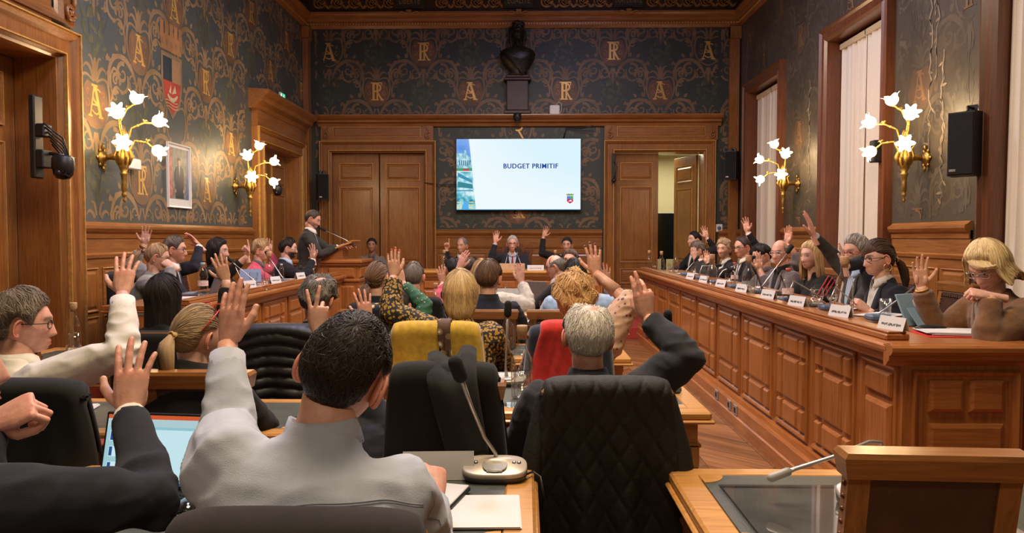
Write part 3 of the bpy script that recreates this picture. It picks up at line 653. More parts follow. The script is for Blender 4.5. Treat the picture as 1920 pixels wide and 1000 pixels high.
# speaker's desk at the far end of the left wing
sd = empty('lectern_desk', (-3.0, 9.62, 0), 0, label='raised oak desk with panelled end carrying the sloped reading stand', cat='desk')
mb = MB(); mb.box(0, .0, 0, .84, .62, 1.16); mb.obj('body', desk['z'], sd)
mb = MB(); mb.box(-.03, -.05, 1.16, .89, .66, 1.21, .012); mb.box(-.01, -.03, 1.13, .87, .64, 1.16, .008); mb.obj('tabletop', desk['x'], sd)
mb = MB(); mb.box(-.02, -.04, 0, .88, .64, .22, .015); mb.box(-.01, -.02, .92, .86, .63, .96, .01); mb.obj('moulding', desk['x'], sd)
for x, w in ((.22, .34), (.62, .34)): put_panel(sd, x, 0, 1.04, w, .13, desk['x'], style='block'); put_panel(sd, x, 0, .57, w, .6, desk['z'], style='block')
for y, w in ((.17, .26), (.46, .24)): put_panel(sd, .84, y, 1.04, w, .13, desk['x'], style='block', rz=PI/2); put_panel(sd, .84, y, .57, w, .6, desk['z'], style='block', rz=PI/2)
ls = empty('reading_stand', tuple(W(628, 486, 9.75)[:2])+(1.212,), R(0), label='sloped wooden reading stand on the raised desk in front of the standing man', cat='lectern')
mb = MB(); mb.prism([(-.26, .02), (.14, .17), (.14, .14), (.14, 0), (-.26, 0)], -.16, .16, 'y'); mb.obj('wedge_body', desk['x'], ls)
mb = MB(); mb.prism([(-.29, .03), (.26, .235), (.265, .215), (-.285, .01)], -.21, .21, 'y'); mb.prism([(.225, .22), (.29, .235), (.29, .25), (.22, .235)], -.21, .21, 'y'); mb.obj('sloping_top', pale['x'], ls)
mb = MB(); mb.prism([(-.22, .06), (.15, .198), (.148, .204), (-.222, .066)], -.14, .14, 'y'); mb.obj('paper', m_paper, ls)
# dais desk
dd = empty('dais_desk', (-1.55, 10.72, 0), 0, label='panelled oak dais desk under the screen, where the chairman sits', cat='desk')
DL = 2.66
mb = MB(); mb.box(0, .02, 0, DL, .05, .95); mb.box(0, .05, 0, .03, .6, .95); mb.box(DL-.03, .05, 0, DL, .6, .95); mb.obj('body', desk['z'], dd)
mb = MB(); desk_profile(mb, DL, e=.03); mb.box(-.025, -.035, .987, DL+.025, .66, 1.0205, .004); mb.box(-.04, -.03, .972, DL+.04, .66, .986, .004); mb.obj('tabletop', pale['x'], dd)
panelled_front(dd, [(i*DL/5, (i+1)*DL/5, 'S') for i in range(5)], .02, desk)
# ------------------------------------------------------------------ row tables
def row_table(x0, x1, y0, y1, label, blocks=True):
    t = empty('writing_table', ((x0+x1)/2, y0, 0), 0, label=label, cat='table'); L = (x1-x0)/2; D = y1-y0; z = .75
    mb = MB(); fw = .09
    mb.box(-L, 0, z-.035, L, fw, z, .008); mb.box(-L, D-fw*.8, z-.035, L, D, z, .008); mb.box(-L, fw*.9, z-.035, -L+fw, D-fw*.7, z, .008); mb.box(L-fw, fw*.9, z-.035, L, D-fw*.7, z, .008)
    mb.box(-L-.012, -.012, z-.05, L+.012, D+.012, z-.034, .006); mb.obj('tabletop', pale['x'], t)
    mb = MB(); n = 6
    pts = [(-L+fw-.001, fw-.001), (L-fw+.001, fw-.001), (L-fw+.001, D-fw*.8+.001), (-L+fw-.001, D-fw*.8+.001)]
    mb.prism(pts, z-.03, z-.0015, 'z'); mb.obj('leather_inlay', m_leather, t)
    # quarter-round corner pieces over the leather
    for sx in (-1, 1):
        for cy, sy in ((D-fw*.8, -1), (fw, 1)):
            q = [(sx*(L-fw+.002), cy-.001*sy)]+[(sx*(L-fw-.07*math.cos(a)), cy+sy*.07*math.sin(a)) for a in [PI/2*k/6 for k in range(7)]]
            MB().prism(q, z-.02, z-.0002, 'z').obj('corner_inlay', pale['x'], t)
    mb = MB(); mb.box(-L+.05, .05, .60, L-.05, .07, z-.05); mb.box(-L+.05, D-.07, .60, L-.05, D-.05, z-.05); mb.box(-L+.05, .07, .60, -L+.07, D-.07, z-.05); mb.box(L-.07, .07, .60, L-.05, D-.07, z-.05)
    mb.box(-L+.035, .035, .585, L-.035, D-.035, .605, .006); mb.obj('apron', pale['x'], t)
    k = max(2, int(L*2/.5))
    if blocks:
        for i in range(k): put_panel(t, -L+.1+(i+.5)*(2*L-.2)/k, .05, .655, (2*L-.2)/k-.1, .055, pale['x'], style='block')
        for sx in (-1, 1): put_panel(t, sx*(L-.05), D/2, .655, D-.3, .055, pale['x'], style='block', rz=sx*PI/2)
    for sx in (-1, 1):
        for yy in (.075, D-.075):
            mb = MB(); a = .04; x = sx*(L-.085); mb.box(x-a, yy-a, .50, x+a, yy+a, .60, .004)
            mb.loft([[(x-a*.9, yy-a*.9, .5), (x+a*.9, yy-a*.9, .5), (x+a*.9, yy+a*.9, .5), (x-a*.9, yy+a*.9, .5)], [(x-a*.7, yy-a*.7, 0), (x+a*.7, yy-a*.7, 0), (x+a*.7, yy+a*.7, 0), (x-a*.7, yy+a*.7, 0)]], smooth=False)
            mb.obj('leg', pale['z'], t)
    return t
row_table(-2.2, .028, 1.72, 2.41, 'writing table with the open laptop, silver microphone and notebook on it')
row_table(.46, 2.5, 1.72, 2.41, 'empty green-topped writing table behind the unoccupied leather chair')
row_table(-2.35, -.80, 2.80, 3.42, 'writing table in front of the grey-haired man in the white shirt')
row_table(-.74, .80, 3.18, 3.79, 'writing table with a carafe and microphone before the white-haired man')
row_table(-3.2, -.72, 4.42, 5.0, 'writing table in front of the long-haired woman in black', )
row_table(-.62, .66, 4.62, 5.25, 'writing table between the leopard-print blouse and the floral blouse')
row_table(-1.1, .84, 6.08, 6.68, 'writing table ahead of the man in the dark hoodie')
row_table(-1.1, .07, 7.22, 7.8, 'short writing table behind the woman in the white sweater, with papers')
row_table(-.95, .42, 9.10, 10.0, 'writing table nearest the dais, covered with papers and laptops')
# ------------------------------------------------------------------ chairs
def make_chair(wdm, lm, w=.385, h=1.0, seat=.46):
    r = empty('chair'); X = w/2
    mb = MB(); rake = lambda z: -.0-.10*max(0, (z-seat))/.55
    for s in (-1, 1):
        x = s*(X-.025); mb.loft([[(x-.025, -.01+rake(z), z), (x+.025, -.01+rake(z), z), (x+.025, .03+rake(z), z), (x-.025, .03+rake(z), z)] for z in (seat-.06, .6, .75, .9, h-.02)], smooth=False)
    mb.obj('back_frame', wdm['z'], r)
    mb = MB(); z = h-.03; mb.loft([[(-X-.01, -.025+rake(z)-.0, z-.02), (X+.01, -.025+rake(z), z-.02), (X+.01, .04+rake(z), z-.02), (-X-.01, .04+rake(z), z-.02)], [(-X-.02, -.035+rake(h), h+.0), (X+.02, -.035+rake(h), h), (X+.02, .045+rake(h), h), (-X-.02, .045+rake(h), h)], [(-X-.012, -.03+rake(h), h+.012), (X+.012, -.03+rake(h), h+.012), (X+.012, .04+rake(h), h+.012), (-X-.012, .04+rake(h), h+.012)]], smooth=False)
    mb.obj('top_rail', wdm['x'], r)
    mb = MB()
    mb.loft([[(-X+.05, y0+rake(z), z), (X-.05, y0+rake(z), z), (X-.05, y1+rake(z), z), (-X+.05, y1+rake(z), z)] for z, y0, y1 in ((seat+.10, 0, .02), (seat+.13, -.004, .035), (h-.06, -.004, .035), (h-.035, 0, .02))], smooth=False)
    mb.obj('leather_back', lm, r)
    mb = MB()
    for s in (-1, 1):
        for k in range(14):
            z = seat+.08+k*(h-seat-.12)/13; mb.ball((s*(X+.001), .01+rake(z), z), .007, 6, sc=(.8, 1, 1)); mb.ball((s*(X-.055), .036+rake(z), z), .006, 6)
    for k in range(11): mb.ball((-X+.06+k*(w-.12)/10, .038+rake(h-.09), h-.085), .006, 6)
    mb.obj('studs', m_stud, r, kind='stuff')
    mb = MB(); mb.box(-X, .0, seat-.06, X, .44, seat-.01, .01); mb.box(-X+.01, .02, seat-.012, X-.01, .43, seat+.03, .02, mi=1); mb.obj('seat', [wdm['x'], lm], r)
    for sx in (-1, 1):
        for y in (.01, .41): MB().loft([[(sx*(X-.025)-a, y-a, z), (sx*(X-.025)+a, y-a, z), (sx*(X-.025)+a, y+a, z), (sx*(X-.025)-a, y+a, z)] for z, a in ((seat-.05, .024), (.0, .016))], smooth=False).obj('leg', wdm['z'], r)
    return r
ch_dark = make_chair(oak, m_brownleather); ch_red = make_chair(oak, m_redleather); used = {}
def chair(px, Y, label, rz=0, kind=None, X=None, z=0, top=None):
    src = ch_red if kind == 'red' else ch_dark
    o = src if not used.get(kind == 'red') else copy_tree(src); used[kind == 'red'] = True
    x = (px-985)*Y/FPX if X is None else X
    if X is None: x = W(px, 600, Y).x
    o.location = (x, Y, z); o.rotation_euler = (0, 0, R(rz)); tag(o, label, 'chair', 'wood and leather council chairs')
    return o
CH = {}
CH['p2'] = chair(582, 1.30, 'chair hidden under the brown-black jacket nearest the camera')
CH['p1'] = chair(20, 1.18, 'chair under the bald man in the navy blazer')
CH['free'] = chair(1722, 1.795, 'unoccupied oak chair with dark leather back at the empty green-topped table', rz=-3)
CH['p3'] = chair(62, 2.50, 'chair with a black jacket behind the grey-haired man in white')
CH['p5'] = chair(385, 2.78, 'chair with bare oak top rail behind the blonde ponytail woman')
CH['c3'] = chair(838, 2.62, 'chair draped with a charcoal wool coat, before the mustard coat')
CH['p13'] = chair(1132, 2.52, 'chair under the black quilted jacket')
CH['p4'] = chair(310, 3.9, 'chair with a black coat behind the long-haired woman in black')
CH['p6'] = chair(540, 3.9, 'chair under the black padded jacket')
CH['p9'] = chair(822, 3.9, 'chair under the mustard coat')
CH['p12'] = chair(1065, 3.9, 'chair under the red and navy garments behind the curly-haired woman')
CH['p7'] = chair(700, 5.1, 'red leather chair with a flowered scarf over its back', kind='red')
CH['p8'] = chair(778, 5.9, 'chair of the grey-haired man in the dark suit, beyond the red leather chair')
CH['p10'] = chair(915, 5.1, 'oak chair behind the man in the dark hoodie')
CH['p14'] = chair(1045, 5.1, 'oak chair behind the dark-haired woman in pale blue')
chair(880, 7.0, 'chair turned sideways beside the man wearing a wristwatch', rz=-60)
chair(1065, 7.4, 'chair beside the bald man in profile', rz=60)
chair(0, 4.0, 'leather chair behind the blonde woman in the brown jacket', rz=90, X=2.78, z=.18)
chair(0, 5.1, 'leather chair of the woman with hoop earrings', rz=90, X=2.85, z=.18)
for y_, s_ in ((5.95, 'grey man with the highest raised arm'), (6.6, 'woman in the red-striped jacket'), (7.4, 'bald man with bracelets'), (8.1, 'dark-haired person leaning on a hand'), (9.0, 'man with black glasses and raised arm')):
    chair(0, y_, 'leather chair of the '+s_, rz=90, X=2.95, z=.18)
for y_, s_ in ((6.5, 'woman in the grey sweater'), (7.05, 'man in the navy suit and glasses by the wall'), (7.5, 'black-haired woman'), (8.65, 'woman in the pink jacket')):
    chair(0, y_, 'leather chair of the '+s_, rz=-90, X=-3.45, z=.18)
chair(852, 11.75, 'leather chair of the man pointing one finger at the dais', rz=180, z=.18); chair(1062, 11.75, 'leather chair of the dark-haired woman at the dais', rz=180, z=.18)
chair(0, 4.25, 'empty wood and leather chair turned sideways by the panelled left wall', rz=-50, X=-2.78)
# chairman's carved chair
cc = empty('carved_armchair', (W(962, 500, 11.95).x, 11.95, .18), PI, label='tall carved wooden armchair with arched leather back behind the chairman', cat='chair')
arch = [(-.30, .45), (-.30, 1.00), (-.33, 1.12), (-.26, 1.15), (-.2, 1.12), (-.15, 1.2), (-.05, 1.28), (.05, 1.28), (.15, 1.2), (.2, 1.12), (.26, 1.15), (.33, 1.12), (.30, 1.0), (.30, .45)]
mb = MB(); mb.prism(arch, -.04, .02, 'y'); mb.obj('back_frame', dkw['z'], cc)
mb = MB(); mb.prism([(a*.78, .5+(b-.45)*.86) for a, b in arch], .015, .035, 'y'); mb.obj('leather_back', m_brownleather, cc)
mb = MB(); mb.box(-.3, 0, .40, .3, .5, .48, .02); mb.obj('seat', m_brownleather, cc)
for s in (-1, 1):
    MB().box(s*.3-.03, 0, 0, s*.3+.03, .06, .45, .005).obj('leg', dkw['z'], cc); MB().box(s*.3-.03, .44, 0, s*.3+.03, .5, .66, .005).obj('leg', dkw['z'], cc); MB().box(s*.3-.035, -.01, .64, s*.3+.035, .5, .68, .012).obj('armrest', dkw['x'], cc)
# ------------------------------------------------------------------ coats hung over chair backs
def cloth(name, col, rough=.95, sheen=.3, var=.2, scale=30, bump=.10, bscale=420): return M(name, col, rough, 0, var, scale, bump, bscale, sheen=sheen)
cl_black = cloth('black_wool', (.008, .0075, .007), sheen=.03); cl_char = cloth('charcoal_wool', (.008, .0075, .007), sheen=.03); cl_must = cloth('mustard_wool', (.55, .34, .03)); cl_red = cloth('red_fleece', (.55, .02, .015))
cl_navy = cloth('navy_cloth', (.012, .017, .035)); cl_quilt = cloth('black_quilted_nylon', (.0065, .0058, .004), .75, 0, bump=.2, bscale=80); cl_puff = cloth('black_puffer_nylon', (.011, .011, .013), .5, 0)
cl_brownblk = cloth('brown_black_jersey', (.016, .012, .010), sheen=.02)
def coat(label, key, mat, w=.50, top=1.04, drop=.62, fdrop=.22, flare=.12, kind='plain', seed=0, fold=.012, cat='coat', name='coat', shoulders=True, nu=70, nv=60, skew=0, thick=.04):
    c = CH[key]; rk = lambda z: -.10*max(0, min(z, 1.02)-.46)/.55
    Lp = [(fdrop, )]; pts = []
    tot = fdrop+drop+.1
    rings = []
    for j in range(nv+1):
        s = tot*j/nv
        if s < fdrop: z = top-.02-(fdrop-s); y = .05+rk(z); side = -1
        elif s < fdrop+.1: a = PI*(s-fdrop)/.1; z = top-.02+.03*math.sin(a); y = rk(1.0)+.005+.05*math.cos(a); side = 0
        else: z = top-.02-(s-fdrop-.1); y = -.045+rk(z)-.05*smooth(0, .5, s-fdrop-.1); side = 1
        d = max(0, s-fdrop-.1)/drop if side == 1 else max(0, (fdrop-s))/max(drop, .01)
        ring = []
        for i in range(nu+1):
            u = i/nu*2-1; hw = w/2+flare*(d**.9)
            if shoulders: zz = z-.022*abs(u)**6-(.03*max(0, abs(u)-.92)/.08 if side >= 0 else 0)
            else: zz = z
            q = Vector((u*2.2+seed, zz*1.6, seed*3.1)); fo = noise.noise(q)*1.6+math.sin(u*11+seed+2*zz)*.7*min(1, d*2.5)+noise.noise(q*3.2)*.6
            off = fo*fold*(0.10+1.9*d)
            if kind == 'quilt':
                a = (u*hw+zz*.62)/.075; b = (u*hw-zz*.62)/.075
                q_ = min(abs(a-round(a)), abs(b-round(b))); off += .006*(1-math.exp(-(q_/.12)**2))
            if kind == 'puff':
                a = (z+.02*math.sin(u*3+seed)+.006*noise.noise(q*6))/.055; q_ = abs(a-round(a)); off += .016*(1-math.exp(-(q_/.22)**2))
            sg = 1 if side == 1 or (side == 0 and s > fdrop+.05) else -1
            edge = max(0, abs(u)-.86)/.14
            yy = y-sg*off-sg*(thick-.04)+sg*edge**2*.045
            x = u*hw+skew*d+(.02*fo*d if abs(u) > .8 else 0)
            ring.append((x, yy, zz))
        rings.append(ring)
    mb = MB(); mb.loft(rings, caps=False, closed=False)
    o = mb.obj(name, mat); o.location = c.location.copy(); o.rotation_euler = c.rotation_euler.copy()
    md = o.modifiers.new('thickness', 'SOLIDIFY'); md.thickness = .008; md.offset = -1
    return tag(o, label, cat)
coat('brown-black jacket over the chair nearest the camera', 'p2', cl_brownblk, w=.43, top=1.035, drop=.6, flare=.06, seed=1, fold=.009)
q = coat('black quilted jacket with diamond stitching hung over a chair', 'p13', cl_quilt, w=.425, top=1.03, drop=.86, flare=.085, kind='quilt', seed=4, nu=120, nv=130, fold=.014)
for s in (-1, 1):
    p = [(s*.208, -.08, .97), (s*.238, -.11, .80), (s*.262, -.12, .62), (s*.275, -.11, .40), (s*.265, -.09, .22)]
    mb = MB(); mb.tube(p, [.026, .038, .046, .050, .044], 14, flat=.8, round_=True); 
    v = mb.v[0]; v += np.array([[noise.noise(Vector(tuple(a*14)))*.012 for _ in (0, 1, 2)] for a in v]); mb.obj('sleeve', cl_quilt, q)
k = coat('charcoal wool coat hanging over a chair back, sleeve folded down', 'c3', cl_char, w=.37, top=1.06, drop=.80, flare=.055, seed=9, nu=60, fold=.013)
mb = MB(); rings = []
for j in range(15):
    t = j/14; ring = []
    for i in range(13):
        u = i/12-.5; x = .02+u*(.16-.03*t)+.07*t; z = 1.085-.30*t+.012*math.sin(i*.8)*(1-t); y = -.17-.045*math.sin(min(1, t*2)*PI/2)-.02*math.cos(u*5)+.14*(1-min(1, t*5))
        ring.append((x, y, z+(.02 if u > .2 else 0)*(1-t)))
    rings.append(ring)
mb.loft(rings, caps=False, closed=False); o = mb.obj('sleeve', cl_char, k); md = o.modifiers.new('thickness', 'SOLIDIFY'); md.thickness = .02; md.offset = 0
m_ = coat('mustard yellow wool coat draped over a chair back', 'p9', cl_must, w=.46, top=1.055, drop=.62, flare=.05, seed=12, fold=.010, fdrop=.3)
def blotch(name, base, cols, scale=28, th=(.42, .60)):
    m, nt, b = newmat(name); L = nt.links.new; tc = N(nt, 'ShaderNodeTexCoord'); v = N(nt, 'ShaderNodeTexVoronoi', i_Scale=scale); L(tc.outputs['Object'], v.inputs['Vector'])
    nz = N(nt, 'ShaderNodeTexNoise', i_Scale=scale*.9, i_Detail=3.0); L(tc.outputs['Object'], nz.inputs[0])
    ad = N(nt, 'ShaderNodeMath', operation='MULTIPLY_ADD'); L(nz.outputs[0], ad.inputs[0]); ad.inputs[1].default_value = .5; L(v.outputs['Distance'], ad.inputs[2])
    r = ramp(nt, ad.outputs[0], [(.0, cols[0]), (th[0], cols[0]), (th[0]+.04, cols[1] if len(cols) > 1 else base), (th[1], cols[1] if len(cols) > 1 else base), (th[1]+.04, base)])
    L(r, b.inputs['Base Color']); b.inputs['Roughness'].default_value = .8; return m
flor = blotch('flowered_navy_silk', (.012, .014, .03), [(.75, .7, .6), (.55, .32, .03)], 24)
sc1 = blotch('brown_white_scarf_silk', (.10, .05, .03), [(.75, .7, .62), (.3, .2, .1)], 20)
coat('brown and white patterned scarf laid over the mustard coat', 'p9', sc1, w=.06, top=1.065, drop=.36, flare=.0, seed=2, fold=.006, cat='scarf', name='scarf', shoulders=False, nu=14, fdrop=.1, thick=.052, skew=.0).location.x += .045
n_ = coat('navy garment on the chair of the curly-haired woman', 'p12', cl_navy, w=.42, top=1.04, drop=.5, flare=.04, seed=3, fold=.01)
rr = coat('bright red garment over the navy one on a chair', 'p12', cl_red, w=.26, top=1.06, drop=.42, flare=.10, seed=8, fold=.016, thick=.06, nu=40); rr.location.x -= .02
coat('black padded jacket with horizontal quilting on a chair', 'p6', cl_puff, w=.50, top=1.04, drop=.55, flare=.06, kind='puff', seed=5, nu=60, nv=90)
coat('black jacket hanging on the chair of the grey-haired man in white', 'p3', cl_black, w=.46, top=1.02, drop=.6, flare=.08, seed=6)
coat('long black coat over the chair of the long-haired woman', 'p4', cl_black, w=.46, top=1.0, drop=.75, flare=.05, seed=7)
coat('navy flowered scarf over the red leather chair', 'p7', flor, w=.15, top=1.04, drop=.40, flare=.02, seed=7, fold=.01, cat='scarf', name='scarf', shoulders=False, nu=24).location.x += .05
coat('black jacket over the chair of the grey-haired man beyond the scarf', 'p8', cl_black, w=.46, top=1.02, drop=.5, flare=.03, seed=11)
CH['p29'] = chair(0, 6.1, 'chair under the black coat by the panelled wall', rz=-60, X=-3.3, z=.18)
coat('black coat over the chair near the panelled wall', 'p29', cl_black, w=.52, top=1.02, drop=.8, flare=.1, seed=13)
# ------------------------------------------------------------------ people
def skinmat():
    m, nt, b = newmat('skin'); L = nt.links.new
    at = N(nt, 'ShaderNodeVertexColor', layer_name='Col'); tc = N(nt, 'ShaderNodeTexCoord'); nz = N(nt, 'ShaderNodeTexNoise', i_Scale=45.0, i_Detail=4.0); L(tc.outputs['Object'], nz.inputs[0])
    mx = N(nt, 'ShaderNodeMix', data_type='RGBA', blend_type='MULTIPLY'); mx.inputs[0].default_value = 1; L(at.outputs[0], mx.inputs[6]); L(ramp(nt, nz.outputs[0], [(.3, (.86, .78, .76)), (.7, (1.05, 1.03, 1.03))]), mx.inputs[7])
    L(mx.outputs[2], b.inputs['Base Color']); b.inputs['Roughness'].default_value = .5; b.inputs['Subsurface Weight'].default_value = .12; b.inputs['Subsurface Radius'].default_value = (.02, .008, .004); b.inputs['Subsurface Scale'].default_value = .5
    n2 = N(nt, 'ShaderNodeTexNoise', i_Scale=260.0, i_Detail=3.0); L(tc.outputs['Object'], n2.inputs[0])
    bp = N(nt, 'ShaderNodeBump', i_Strength=.15, i_Distance=.003); L(n2.outputs[0], bp.inputs['Height']); L(bp.outputs[0], b.inputs['Normal']); return m
m_skin = skinmat()
def hairmat():
    m, nt, b = newmat('hair'); L = nt.links.new; at = N(nt, 'ShaderNodeVertexColor', layer_name='Col'); L(at.outputs[0], b.inputs['Base Color'])
    b.inputs['Roughness'].default_value = .55; b.inputs['Specular IOR Level'].default_value = .25; b.inputs['Sheen Weight'].default_value = .1; return m
m_hair = hairmat()
m_eye = M('eye_white', (.62, .58, .55), .2, var=.02); m_iris = M('dark_iris', (.03, .02, .015), .15)
FAB = {}
def fab(name, col, **k): return cloth('fabric_'+name, col, **k)
f_shirtblue = fab('pale_blue_shirt', (.40, .43, .50), var=.05, sheen=.1, bump=.15); f_white = fab('white_shirt', (.72, .68, .62), var=.04, sheen=.1, bump=.12); f_blueshirt = fab('light_blue_shirt', (.38, .48, .62), var=.05)
f_navy = fab('navy_suiting', (.011, .012, .020), sheen=.03); f_darknavy = fab('dark_navy', (.008, .009, .016), sheen=.03); f_black = fab('black_knit', (.007, .0065, .0065), sheen=.02); f_grey = fab('grey_suiting', (.035, .032, .028), sheen=.05)
f_slate = fab('slate_suiting', (.022, .022, .027), sheen=.05); f_pink = fab('pink_jacket', (.62, .07, .13)); f_greyk = fab('grey_knit', (.30, .29, .27), bump=.6); f_brown = fab('brown_corduroy', (.17, .075, .025), bump=.5); f_cream = fab('cream_knit', (.62, .57, .48), bump=.5)
f_tweed = fab('grey_tweed', (.16, .14, .12), var=.5, scale=250); f_paleblue = fab('pale_blue_blouse', (.30, .42, .58)); f_tieblue = fab('dark_blue_tie', (.02, .03, .08)); f_tiered = fab('burgundy_tie', (.20, .02, .02)); f_mauve = fab('mauve_grey', (.10, .075, .08))
f_green = blotch('green_patterned_silk', (.03, .12, .06), [(.5, .5, .4), (.02, .08, .03)], 40)
f_leop = blotch('leopard_print_viscose', (.010, .008, .006), [(.05, .03, .01), (.40, .22, .03)], 62, (.38, .70))
f_floral = blotch('peach_floral_silk', (.66, .44, .30), [(.12, .07, .10), (.60, .38, .26)], 26)
f_red = fab('red_stripe', (.45, .02, .02)); f_trouser = fab('dark_trousers', (.018, .017, .018))
def fz(v, n1, n2=None):
    return v
SKIN = {'fair': (.68, .41, .30), 'pink': (.68, .37, .27), 'tan': (.54, .30, .19), 'olive': (.46, .25, .15), 'brown': (.38, .19, .11)}
def head_pts(th, ph, feat=True, fem=False):
    d = np.stack([np.sin(th)*np.sin(ph), np.sin(th)*np.cos(ph), np.cos(th)], -1); p = d*np.array([.0765, .098, .120])
    x, y, z = p[..., 0].copy(), p[..., 1].copy(), p[..., 2].copy(); t = np.clip(-z/.12, 0, 1)
    x *= 1-(.30 if fem else .22)*t**1.8; y = np.where(y < 0, y*(1-.42*t), y); x *= 1+.05*np.clip(-d[..., 1], 0, 1)*(z > 0)
    fr = smooth(0, .045, y); g = lambda a, b, s: np.exp(-((a-b)/s)**2)
    y = y+fr*.032*g(z, -.100, .035)*g(x, 0, .042)
    if feat:
        y += fr*(-.007*(g(x, .032, .017)+g(x, -.032, .017))*g(z, .006, .015) + .005*g(z, .032, .012)*g(x, 0, .05) + .005*(g(x, .044, .02)+g(x, -.044, .02))*g(z, -.028, .02))
        zz = np.clip((.020-z)/.062, 0, 1); nose = np.where((z < .024) & (z > -.060), zz**1.3*smooth(-.052, -.040, z), 0)
        y += fr*nose*.027*np.exp(-(x/(.0095+.008*zz))**2)
        y += fr*(.006*g(z, -.064, .007)*g(x, 0, .022)+.006*g(z, -.077, .006)*g(x, 0, .018)-.003*g(z, -.0705, .0028)*g(x, 0, .022)-.004*g(z, -.087, .006)*g(x, 0, .02))
    return np.stack([x, y, z], -1)
def head_color(P, base, lips=(.46, .14, .11), brow=(.10, .06, .04), beard=None, blush=.12, browk=.8):
    x, y, z = P[:, 0], P[:, 1], P[:, 2]; c = np.tile(np.array(base), (len(P), 1)); fr = smooth(.02, .05, y); g = lambda a, b, s: np.exp(-((a-b)/s)**2)
    def mixc(c, k, m): return c*(1-m[:, None])+np.array(k)*m[:, None]
    c = mixc(c, np.array(base)*np.array([1.05, .72, .68]), blush*fr*np.clip(g(np.abs(x), .045, .022)*g(z, -.03, .025)+g(x, 0, .015)*g(z, -.035, .015), 0, 1)*1.6)
    c = mixc(c, np.array(base)*.62, np.clip(.55*fr*g(np.abs(x), .032, .02)*g(z, .004, .014), 0, 1))
    if beard is not None:
        k, s = beard; m = s*fr*smooth(-.028, -.050, z)*(1-g(x, 0, .017)*g(z, -.070, .007)*.9)*(1-.0*x); c = mixc(c, k, np.clip(m, 0, 1))
        c = mixc(c, k, np.clip(s*smooth(-.02, -.05, z)*smooth(-.01, .02, y)*.9, 0, 1))
    c = mixc(c, lips, np.clip(fr*g(x, 0, .021)*g(z, -.0705, .0085)*1.3, 0, 1)**1.5)
    c = mixc(c, (.12, .03, .02), np.clip(fr*g(x, 0, .020)*g(z, -.0705, .0022), 0, 1)*.7)
    ax = np.abs(x); c = mixc(c, brow, browk*np.clip(fr*smooth(.010, .017, ax)*smooth(.055, .045, ax)*g(z, .0285-.25*np.maximum(0, ax-.037), .0055)*1.5, 0, 1))
    return c
# hands, posed in a canonical frame: y towards the fingertips, z out of the back of the hand, x to the thumb side
POSES = {  # per finger (index..little): curl angles of the three joints, spread; thumb: direction, curl
 'open':  ([(3, 6, 6), (2, 5, 5), (4, 7, 6), (6, 8, 8)], (9, 2, -5, -13), (.80, .62, -.12), 12),
 'flat':  ([(4, 6, 5), (3, 5, 4), (3, 6, 5), (5, 7, 6)], (3, .5, -2, -6), (.55, .80, -.18), 14),
 'relax': ([(10, 18, 14), (14, 22, 16), (18, 26, 18), (22, 30, 20)], (5, 1, -3, -8), (.70, .62, -.35), 18),
 'point': ([(2, 4, 4), (70, 85, 50), (76, 88, 50), (80, 88, 50)], (2, 0, -2, -4), (.50, .75, -.55), 40),
 'vee':   ([(2, 6, 5), (2, 5, 5), (50, 70, 30), (60, 75, 35)], (14, -8, -4, -8), (.45, .70, -.60), 35),
 'half':  ([(6, 10, 8), (4, 7, 6), (22, 30, 20), (40, 55, 30)], (-1, 1, -1, -4), (.40, .80, -.50), 30),
 'fist':  ([(62, 80, 40), (66, 84, 45), (70, 84, 45), (72, 82, 45)], (2, 0, -2, -5), (.50, .70, -.55), 40),
 'grip':  ([(40, 45, 25), (44, 50, 28), (50, 52, 30), (55, 55, 30)], (3, 0, -3, -7), (.55, .72, -.50), 25),
}
def hand_raw(pose):
    mb = MB(); fing, spread, th, tc = POSES[pose]
    def ell(y, x, z, a, b): return [(x+a*math.cos(t)*(abs(math.cos(t))**-.15 if abs(math.cos(t)) > .01 else 1), y, z+b*math.sin(t)) for t in [2*PI*k/14+.01 for k in range(14)]]
    mb.loft([ell(-.075, 0, 0, .024, .020), ell(-.03, 0, 0, .023, .0185), ell(0, 0, 0, .026, .017), ell(.022, .002, -.001, .034, .0165), ell(.05, .002, -.001, .040, .0155), ell(.075, .001, 0, .042, .0135), ell(.090, .001, 0, .041, .0115), ell(.097, .001, 0, .036, .008)])
    mb.ball((.022, .034, -.010), .020, 10, sc=(.8, 1.5, .8)); mb.ball((-.024, .04, -.008), .016, 10, sc=(.7, 1.9, .8))
    for (c, x0, y0, l, r, sp) in zip(fing, (.031, .0105, -.0105, -.0300), (.086, .092, .088, .078), (.076, .085, .079, .062), (.0092, .0094, .0088, .0078), spread):
        sp = R(sp); a = 0; p = Vector((x0, y0-.018, 0)); path = [p.copy()]; rad = [r*1.12]
        p = Vector((x0, y0, .001)); path.append(p.copy()); rad.append(r*1.15)
        for k, (ln, cu) in enumerate(zip((.46, .31, .23), c)):
            a += R(cu); d = Vector((math.sin(sp)*math.cos(a), math.cos(sp)*math.cos(a), -math.sin(a)))
            path.append(p+d*l*ln*.5); rad.append(r*(1, .92, .86)[k]); p = p+d*l*ln; path.append(p.copy()); rad.append(r*(1.04, .95, .80)[k])
        mb.tube(path, rad, 10, flat=.95, round_=True, up=(1, 0, 0))
    d = Vector(th).normalized(); p = Vector((.020, .018, -.006)); path = [p.copy()]; rad = [.015]
    bend = Vector((-.35, .55, -.2)).normalized()
    for ln, rr, k in ((.040, .0125, 0), (.032, .0115, 1), (.026, .0090, 2)):
        dd = (d*(1-k*tc/60)+bend*(k*tc/60)).normalized(); path.append(p+dd*ln*.5); rad.append(rr*1.0); p = p+dd*ln; path.append(p.copy()); rad.append(rr)
    mb.tube(path, rad, 10, flat=.9, round_=True)
    return mb
